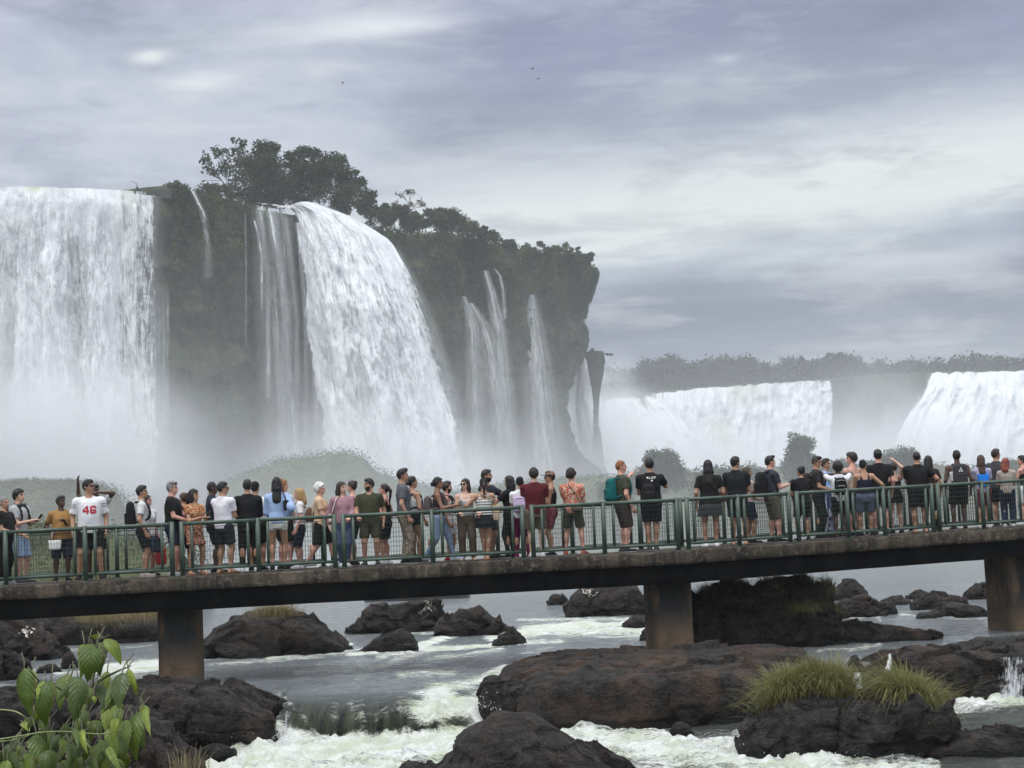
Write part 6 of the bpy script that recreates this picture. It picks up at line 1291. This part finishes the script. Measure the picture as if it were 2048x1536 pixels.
PP(39, 1541, 909, .95, 105, 100, 'man with swept up black hair, slate tee and patterned khaki shorts', bulk=1.05, hair='pomp', hc='black', skin='pink', shirt=('tee', (.035, .04, .055)), legs=('longshorts', (.12, .105, .075), 'check', (.06, .05, .035)), la='phone', ra='phone', shoes=BLACK)
PP(40, 1601, 931, .75, 190, 215, 'short woman with messy black bun in black tee seen from behind', sex='f', bulk=1.18, hair='bun', hc='black', skin='tan', shirt=('tee', BLACK), legs=('shorts', BLACK), la='low', ra='low')
PP(41, 1634, 910, 1.2, 70, 60, 'young man with swept brown hair and dark shoulder bag looking down', hair='pomp', hc='dark', skin='tan', shirt=('tee', (.03, .026, .026)), legs=('pants', BLACK), la='low', ra='low', nod=.2)
PP(42, 1652, 916, 1.75, 60, 60, 'man in open light blue shirt and blue white striped trousers', hair='short', hc='dark', skin='tan', shirt=('long', (.25, .42, .72)), legs=('pants', (.55, .60, .72), 'vstripe', (.06, .09, .25)), la='low', ra='low')
PP(43, 1676, 920, .85, 180, 175, 'person with black afro hair and white top lifting both hands', hair='afro', hc='black', skin='dark', shirt=('tee', WHITE), legs=('shorts', BLACK), la='cam', ra='cam', shoes=(.04, .015, .012))
PP(44, 1704, 904, 1.25, 215, 255, 'curly haired person in sleeveless beige top looking left', hair='fluffy', hc='dark', skin='pink', shirt=('tank', (.50, .43, .34)), legs=('shorts', NAVY))
PP(45, 1727, 918, .70, 180, 140, 'woman in navy tank top and denim shorts resting an arm on the rail', sex='f', bulk=1.15, hair='bun', hc='black', skin='tan', shirt=('tank', (.014, .018, .034)), legs=('shorts', (.11, .14, .21)), la='low', ra='out')
PP(46, 1757, 898, .95, 180, 180, 'tall man in plain black tee with short black hair seen from behind', bulk=1.1, hair='short', hc='black', skin='pink', shirt=('tee', BLACK), legs=('shorts', BLACK), la='down', ra='down', shoes=(.05, .05, .05))
PP(47, 1787, 924, 1.2, 190, 185, 'woman in black tank top with one hand on her head', sex='f', hair='short', hc='dark', skin='fair', shirt=('tank', BLACK), legs=('minishorts', BLACK), la='down', ra=(.05, -.02, 1.80), shoes=BLACK)
PP(48, 1834, 903, .85, 180, 180, 'heavy man in black tee with gold chain and one arm out along the rail', bulk=1.38, hair='buzz', hc='black', skin='tan', shirt=('tee', BLACK), legs=('shorts', (.012, .012, .013)), la='phone', ra=(.42, -.16, 1.05), bare=True, shoes=(.05, .03, .02))
PP(49, 1857, 910, 1.4, 175, 170, 'woman with long black hair in dark brown top beside the heavy man', sex='f', hair='long', hc='black', skin='tan', shirt=('tee', (.035, .022, .02)), legs=('pants', BLACK))
PP(50, 1914, 900, .95, 180, 185, 'man in white sleeveless top and black shorts wearing a grey backpack', bulk=1.16, hair='short', hc='black', skin='dark', shirt=('tank', WHITE), legs=('shorts', BLACK), la='down', ra='down')
PP(51, 1962, 908, .85, 180, 170, 'woman with long brown hair and dark cap in lavender tee', sex='f', hair='long', hc='brown', skin='tan', shirt=('tee', (.40, .38, .52)), legs=('shorts', (.20, .03, .06)), la='low', ra='low', cap=((.03, .025, .028), 0), shoes=(.45, .42, .40))
PP(52, 1993, 897, 1.5, 140, 110, 'man in dark grey tee with short brown hair standing at the far rail', bulk=1.08, hair='short', hc='dark', skin='tan', shirt=('tee', (.05, .052, .06)), legs=('shorts', BLACK))
PP(53, 2011, 914, .85, 165, 140, 'woman with red headscarf, beige tee and dark blue trousers', sex='f', hair='bob', hc='red', skin='pink', shirt=('tee', (.40, .34, .29)), legs=('widepants', (.02, .026, .06)), la='low', ra='low', cap=((.20, .035, .03), 0), shoes=(.5, .48, .46))
PP(54, 2044, 910, 1.1, 230, 250, 'dark haired person with bare shoulders at the right edge of the picture', sex='f', hair='short', hc='black', skin='pink', shirt=('tank', BLACK), legs=('shorts', WHITE), la='phone', ra='phone', shoes=(.7, .7, .7))
# lettering on clothes
printing(P[4], 'number', '46', -.105, 1.300, .0155, M_RED, -1, gap=1)
printing(P[35], 'lettering', 'oLISF', .075, 1.405, .0085, M_WHITEP, 1, gap=1); printing(P[35], 'emblem', 'o', -.005, 1.345, .008, M_WHITEP, 1)
# headphones, necklace, wristband
def ring(Pk, name, label, cat, c, r, th, mat, tilt=0.0, n=26, pads=None):
    root = thing_on(P[Pk], name, label, cat, c); mb = MB(); a = np.linspace(0, 2*math.pi, n); mb.tube([(r[0]*math.cos(x), r[1]*math.sin(x), tilt*math.sin(x)) for x in a], th, 7, False); mb.build('band', mat, root, True)
    if pads:
        for q in (1, -1):
            mb = MB(); mb.tube([(q*r[0]*.7, -r[1]*.85-.02, -.02), (q*r[0]*.7, -r[1]*.85+.02, -.02)], .042, 14); mb.build('ear_cup', mat, root, True)
M_BLK = material('black_plastic', lambda T: bsdf(T, (.012, .012, .013, 1), .35)); M_GOLD = material('gold_chain', lambda T: bsdf(T, (.65, .48, .22, 1), .3, Metallic=.8)); M_YEL = material('yellow_band', lambda T: bsdf(T, (.75, .55, .05, 1), .5))
ring(2, 'headphones', 'black headphones hanging round the neck of the young man in pale grey', 'headphones', (0, 0, 1.475), (.085, .085), .014, M_BLK, .02, pads=True)
ring(48, 'neck_chain', 'thin gold chain round the neck of the heavy man in black', 'necklace', (0, .01, 1.485), (.083, .078), .006, M_GOLD, .01)
def band(Pk, q, name, label, cat, mat):
    S_, e, w = P[Pk]['arms'][q]; a = (w-e)/np.linalg.norm(w-e); c = e+(w-e)*.9; root = thing_on(P[Pk], name, label, cat, c); mb = MB(); mb.tube([-a*.012, a*.012], .034, 12, False); mb.tube([-a*.012, a*.012], .030, 12, False); mb.build('band', mat, root, True)
band(29, 1, 'wristband', 'bright yellow wristband on the raised hand of the long haired woman', 'wristband', M_YEL)
# packs and bags
backpack(P[2], 'black backpack of the young man with headphones', BLACK, .13, .19, 1.24)
backpack(P[6], 'large round black backpack on the man in the loose white tee', BLACK, .16, .245, 1.22)
backpack(P[16], 'small brown backpack of the blond woman facing left', (.17, .085, .05), .12, .16, 1.18)
backpack(P[23], 'black backpack of the woman in the white tank top', (.016, .017, .026), .12, .17, 1.20)
backpack(P[24], 'dusky mauve backpack of the tanned woman with pale jeans', (.10, .075, .082), .13, .18, 1.20)
backpack(P[25], 'black backpack of the man in the sleeveless white top', (.014, .015, .022), .15, .22, 1.20)
backpack(P[30], 'lilac backpack of the woman in magenta trousers', (.50, .41, .55), .145, .18, 1.16, c2=(.10, .05, .12))
backpack(P[34], 'dark teal backpack on the ginger haired man', TEAL, .14, .22, 1.20)
backpack(P[35], 'black backpack slung low on the man with white print on his shirt', (.012, .012, .013), .12, .18, 1.10, x=.06, straps=False)
backpack(P[39], 'big black backpack on the man with patterned khaki shorts', BLACK, .16, .24, 1.20)
backpack(P[41], 'dark brown backpack of the young man looking down', (.030, .022, .022), .14, .18, 1.24)
backpack(P[43], 'black backpack of the person with afro hair', BLACK, .14, .20, 1.20, c2=(.6, .6, .6))
_b = backpack(P[50], 'charcoal grey backpack on the man in the white sleeveless top', (.040, .040, .042), .16, .24, 1.22)
bag(P[51], 'drawstring_bag', 'bright blue drawstring bag on the back of the lavender tee woman', 'drawstring bag', (.015, .20, .70), (.0, .13, 1.00), (.27, .14, .30), 0, strap=[(-.09, .13, 1.28), (-.10, .06, 1.46), (-.12, -.10, 1.36), (-.15, -.02, 1.15), (-.12, .12, 1.03)])
_bb = [c for c in _b.children if c.name.startswith('bag_body')][0]
printing(P[50], 'emblem', '^', .025, .40, .010, M_WHITEP, 1, target=_bb); printing(P[50], 'emblem', 'oo', .045, .335, .008, M_WHITEP, 1, target=_bb, gap=2)
bag(P[3], 'handbag', 'white handbag held by the short woman in the mustard top', 'handbag', (.72, .72, .70), (-.16, -.24, .66), (.26, .11, .20), .20)
bag(P[7], 'tote_bag', 'red shopping bag hanging beside the black backpack man', 'tote bag', (.55, .02, .03), (.02, -.36, .26), (.25, .12, .34), .34)
bag(P[8], 'tote_bag', 'dark navy bag hanging behind the grey haired man', 'tote bag', (.012, .014, .025), (-.16, .26, .46), (.20, .12, .28), .22)
bag(P[10], 'paper_bag', 'brown paper bag held low behind the man in the white tee', 'paper bag', (.24, .13, .075), (.10, -.10, .32), (.26, .13, .36), .12)
bag(P[14], 'shoulder_bag', 'small black shoulder bag on the woman in the light blue shirt', 'shoulder bag', BLACK, (-.19, .14, 1.12), (.12, .07, .20), 0, strap=[(-.19, .15, 1.30), (-.13, .09, 1.46), (-.12, -.08, 1.44), (-.18, -.13, 1.28)])
bag(P[18], 'shoulder_bag', 'small cream bag on a dark strap at the mauve blouse woman', 'shoulder bag', CREAM, (-.24, -.14, .94), (.14, .07, .16), 0, strap=[(-.24, -.15, 1.1), (-.15, -.14, 1.38), (-.09, -.04, 1.475), (-.08, .08, 1.42)])
bag(P[28], 'sling_bag', 'beige cloth sling bag at the side of the woman in stripes', 'sling bag', BEIGE, (-.25, -.02, .84), (.16, .17, .34), .0, strap=[(-.25, 0, 1.16), (-.20, .12, 1.30), (.02, .13, 1.40), (.10, .02, 1.47)])
bag(P[33], 'belt_bag', 'olive crossbody bag on the person in the floral shirt', 'belt bag', (.12, .11, .075), (-.12, .17, .90), (.26, .10, .14), 0, strap=[(-.2, .15, 1.02), (-.12, .16, 1.25), (.02, .13, 1.42), (.09, .02, 1.47)])
bag(P[36], 'shoulder_bag', 'dark brown crossbody bag of the woman in the black cap', 'shoulder bag', (.055, .03, .022), (-.27, .02, .93), (.20, .09, .18), 0, strap=[(-.22, .10, 1.08), (-.12, .165, 1.18), (.04, .165, 1.34), (.12, .05, 1.475)])
bag(P[17], 'sling_bag', 'small pale bag carried in front by the white haired woman', 'sling bag', (.60, .55, .42), (.10, -.36, .94), (.14, .08, .20), .0, strap=[(.1, -.34, 1.12), (.06, -.18, 1.3), (.0, -.06, 1.46), (-.06, .14, 1.36), (-.10, .16, 1.1)])
# phones held up
def phone(Pk, q, label):
    S_, e, w = P[Pk]['arms'][q]; a = (w-e)/np.linalg.norm(w-e); c = w+a*.12+np.array((0, 0, .03)); r = thing_on(P[Pk], 'phone', label, 'phone', c, 'phones in visitors hands'); mb = MB(); R_x = np.array(((1, 0, 0), (0, .8, -.6), (0, .6, .8))); mb.box((0, 0, 0), (.075, .010, .155), R_x); mb.build('phone_case', M_BLK, r)
for k, q, lb in [(2, 1, 'phone held by the young man with headphones'), (9, 1, 'phone held by the woman in the patterned dress'), (24, 1, 'phone held by the tanned woman in pale jeans'), (39, 1, 'phone held by the man with patterned khaki shorts'), (43, 1, 'phone lifted by the person with afro hair')]: phone(k, q, lb)
# ================================================================== leafy shrub close to the camera
def m_shrub(T):
    t, k, x = attr(T, 'tone'), attr(T, 'along'), attr(T, 'across'); ax = T.m('ABSOLUTE', x)
    v = T.m('FRACT', T.m('SUBTRACT', T.m('MULTIPLY', k, 7.5), T.m('MULTIPLY', ax, 2.4))); vein = T.range(T.m('ABSOLUTE', T.m('SUBTRACT', v, .5)), .44, .49); mid = T.range(ax, .07, .02)
    n = T.noise(objco(T), 30, 4, .6)
    c = T.ramp(t, [(0, (.020, .042, .006, 1)), (.5, (.085, .140, .016, 1)), (1, (.30, .38, .04, 1))]); c = T.mix(T.range(n, .35, .65, 0, .5), c, T.mix(.55, c, (.012, .022, .006, 1)))
    c = T.mix(T.m('MULTIPLY', T.m('MAXIMUM', vein, mid), .55), c, (.14, .19, .05, 1))
    sp = T.noise(objco(T), 95, 2, .5); c = T.mix(T.range(sp, .66, .72, 0, .8), c, (.07, .045, .015, 1)); c = T.mix(T.range(T.m('ADD', ax, T.m('MULTIPLY', n, .35)), 1.02, 1.18, 0, .7), c, (.16, .13, .03, 1))
    h = T.m('MULTIPLY', T.m('MAXIMUM', vein, mid), -1.0)
    return T.n('ShaderNodeMixShader', .2, bsdf(T, c, T.range(n, .3, .7, .34, .6), Normal=bump(T, T.m('ADD', h, T.m('MULTIPLY', n, .5)), .8, .006), **{'Specular IOR Level': .45}), T.n('ShaderNodeBsdfTranslucent', T.mix(.5, c, (.12, .20, .02, 1))))
def shrub():
    LV = [(194, 1276, 181, 1271, 12, .95), (178, 1288, 174, 1366, 50, .40), (165, 1290, 160, 1358, 26, .75), (200, 1288, 200, 1354, 38, .22), (207, 1280, 241, 1330, 27, .78), (52, 1336, 62, 1434, 38, .45), (66, 1342, 64, 1400, 18, .65), (88, 1365, 76, 1399, 12, .85), (104, 1360, 92, 1457, 38, .38), (135, 1355, 119, 1422, 30, .62), (152, 1358, 148, 1446, 50, .32), (142, 1352, 128, 1390, 14, .85),
          (216, 1344, 213, 1408, 24, .72), (246, 1348, 238, 1418, 38, .25), (258, 1338, 274, 1392, 15, .85), (262, 1342, 280, 1380, 12, .6), (195, 1370, 206, 1432, 25, .12), (211, 1418, 212, 1464, 25, .80), (232, 1414, 240, 1462, 24, .55), (187, 1392, 188, 1408, 10, .85), (252, 1440, 250, 1518, 32, .55), (284, 1426, 274, 1524, 36, .48), (290, 1420, 302, 1476, 15, .85), (268, 1438, 290, 1500, 26, .4),
          (72, 1470, 84, 1534, 40, .40), (124, 1474, 106, 1524, 36, .30), (160, 1478, 168, 1550, 46, .42), (196, 1494, 216, 1545, 34, .88), (22, 1496, 4, 1552, 42, .55), (42, 1494, 48, 1550, 34, .28), (216, 1458, 230, 1526, 28, .6), (180, 1444, 204, 1468, 20, .5), (100, 1500, 94, 1556, 42, .35), (140, 1516, 150, 1575, 42, .45), (60, 1508, 54, 1566, 38, .5), (250, 1500, 247, 1545, 30, .5), (160, 1432, 158, 1462, 20, .62), (18, 1520, 28, 1580, 40, .3), (190, 1520, 186, 1580, 40, .3), (226, 1520, 232, 1575, 34, .2),
          (2, 1508, -14, 1560, 40, .4), (80, 1522, 74, 1580, 36, .6), (118, 1528, 122, 1585, 38, .28), (205, 1530, 206, 1590, 36, .5), (40, 1528, 40, 1590, 40, .6), (50, 1454, 58, 1464, 16, .8), (130, 1452, 120, 1478, 20, .3), (145, 1462, 140, 1500, 26, .18), (92, 1470, 60, 1500, 22, .3), (240, 1462, 262, 1500, 20, .35)]
    r0 = np.random.default_rng(5)
    for _ in range(70):
        x, y = r0.uniform(-30, 250), r0.uniform(1478, 1560); LV.append((x, y, x+r0.normal(0, 16), y+r0.uniform(30, 60), r0.uniform(16, 32), r0.uniform(.05, .8)))
    for _ in range(34):
        x, y = r0.uniform(60, 285), r0.uniform(1372, 1480); x = x if y > 1400 else np.clip(x, 80, 240); LV.append((x, y, x+r0.normal(0, 12), y+r0.uniform(26, 48), r0.uniform(12, 24), r0.uniform(.1, .9)))
    base = at_d(120, 1700, 5.5); root = empty('leafy_shrub', base); tag(root, 'leafy green shrub with drooping veined leaves at the bottom left, nearest the camera', 'shrub')
    r = np.random.default_rng(11); Vs, Q, tn, al, acr, n0 = [], [], [], [], [], 0; nu, nv = 34, 17; stemB = MB()
    u = np.linspace(0, 1, nu); v = np.linspace(-1, 1, nv); prof = np.sin(math.pi*u**.72)**.85*(1-.25*u); prof /= prof.max(); prof[-1] = .0; prof[0] = .04
    for x0, y0, x1, y1, w, tone in LV:
        D = 5.5+r.uniform(-.22, .22); a = at_d(x0, y0, D); b = at_d(x1, y1, D-r.uniform(.0, .10)); ax = b-a; L = np.linalg.norm(ax); ax /= L
        vw = -ray((x0+x1)/2, (y0+y1)/2); sd = np.cross(ax, vw); sd /= np.linalg.norm(sd); nn = np.cross(sd, ax); tw = r.uniform(-.6, .6); s2 = sd*math.cos(tw)+nn*math.sin(tw); n2 = np.cross(s2, ax); n2 *= np.sign(n2@vw)
        hw = w*D/FPX*.5/math.cos(tw)*.95; arch = L*r.uniform(.10, .30); fold = r.uniform(.10, .42); side = r.uniform(-.06, .06)*L
        U, Vv = np.meshgrid(u, v, indexing='ij'); wob = 1+.03*np.sin(U*46+r.uniform(0, 6))
        pt = a+ax*L*U[..., None]+n2*(arch*4*U*(1-U)+arch*.5*(1-U))[..., None]+s2*(Vv*prof[:, None]*hw*wob+side*np.sin(U*math.pi))[..., None]
        pt = pt-n2*((np.abs(Vv)**1.5)*fold*hw*prof[:, None]*1.1+.085*hw*np.sin((U*7.5-np.abs(Vv)*2.4)*2*math.pi)*prof[:, None]*np.abs(Vv)**.7)[..., None]
        pt = pt+.0035*np.stack([fbm(pt*18+k, 2) for k in (0, 7, 13)], -1)
        Vs.append(pt.reshape(-1, 3)); Q.append(grid_faces(nu, nv)+n0); n0 += nu*nv; tn.append(np.full(nu*nv, np.clip(tone+r.normal(0, .06), 0, 1))); al.append(U.ravel()); acr.append(Vv.ravel())
        stemB.tube([a+n2*arch*.5, a+n2*arch*.25-ax*.02+vw*-.02, a-ax*.035+np.array((r.uniform(-.02, .02), .03, .012))], [.0022, .002, .002], 5)
    me = mesh_np('foliage', np.concatenate(Vs)-base, np.concatenate(Q)); set_attr(me, 'tone', np.concatenate(tn)); set_attr(me, 'along', np.concatenate(al)); set_attr(me, 'across', np.concatenate(acr)); link('foliage', me, material('shrub_leaf', m_shrub), root)
    def path(pts, r0, r1, D=5.55):
        P_ = np.array([at_d(x, y, D+.03*math.sin(i*2.1)) for i, (x, y) in enumerate(pts)]); t = np.linspace(0, 1, 24); q = np.stack([np.interp(t, np.linspace(0, 1, len(P_)), P_[:, k]) for k in range(3)], 1)
        for k in range(3): q[:, k] = np.convolve(np.pad(q[:, k], 2, mode='edge'), np.ones(5)/5, 'valid')
        return q, np.linspace(r0, r1, 24)
    for pts, r0, r1 in [([(120, 1700), (150, 1545), (168, 1440), (182, 1372), (188, 1345), (193, 1300), (196, 1270)], .009, .003), ([(182, 1372), (215, 1352), (240, 1340), (264, 1331)], .005, .002), ([(168, 1440), (140, 1400), (118, 1372), (95, 1368), (78, 1364), (64, 1345), (54, 1332)], .005, .002), ([(160, 1500), (200, 1450), (220, 1420), (214, 1400)], .004, .002),
                        ([(150, 1545), (220, 1480), (262, 1438), (278, 1432), (290, 1420)], .005, .002), ([(100, 1700), (60, 1560), (40, 1500), (20, 1490)], .006, .003), ([(110, 1640), (120, 1540), (124, 1474)], .005, .002), ([(186, 1288), (180, 1276), (179, 1268)], .002, .001), ([(200, 1276), (199, 1266)], .002, .001), ([(262, 1438), (262, 1424)], .002, .001), ([(274, 1434), (273, 1418)], .002, .001)]:
        q, rr = path(pts, r0, r1); stemB.tube(q, rr, 6)
    stemB.V = [x-base for x in stemB.V]; stemB.build('stem', material('shrub_stem', lambda T: bsdf(T, T.mix(T.noise(objco(T), 20, 3), (.045, .035, .018, 1), (.11, .12, .05, 1)), .6)), root, True)
    vb = at_d(100, 1465, 5.3); vr = empty('vine', vb); tag(vr, 'pale green vine tendrils arching across the shrub at the bottom left', 'vine'); mb = MB()
    for pts in ([(-30, 1482), (20, 1476), (60, 1468), (110, 1461), (165, 1466), (215, 1470), (248, 1456)], [(-20, 1419), (20, 1420), (40, 1426), (56, 1440), (61, 1458), (54, 1472)], [(-20, 1485), (30, 1480), (60, 1470)], [(155, 1468), (168, 1480), (181, 1496)]):
        q, rr = path(pts, .0028, .0018, 5.3); mb.tube(q-vb, rr, 6)
    mb.build('stem', material('vine_green', lambda T: bsdf(T, (.20, .24, .09, 1), .5)), vr, True)
shrub()
def birds():
    for i, (x, y, lb) in enumerate([(1064, 138, 'upper of two tiny dark birds high in the clouds'), (1077, 158, 'lower of two tiny dark birds high in the clouds'), (686, 166, 'tiny dark bird alone in the sky above the cliff trees')]):
        c = at_d(x, y, 260); b = MB(); b.tube([(-.22, 0, 0), (-.05, 0, .02), (.15, 0, .03), (.28, 0, .02)], [.015, .07, .06, .01], 7)
        for q in (1, -1): b.add([(-.08, q*.04, .04), (.12, q*.04, .05), (.05, q*.35, .16), (-.06, q*.33, .15), (-.10, q*.68, .06), (-.14, q*.64, .05)], [(0, 1, 2, 3), (3, 2, 4, 5)])
        o = b.build('bird', M_BLK, None, True); o.location = c; o.rotation_euler = (0, .2, .7+i); tag(o, lb, 'bird')
birds()
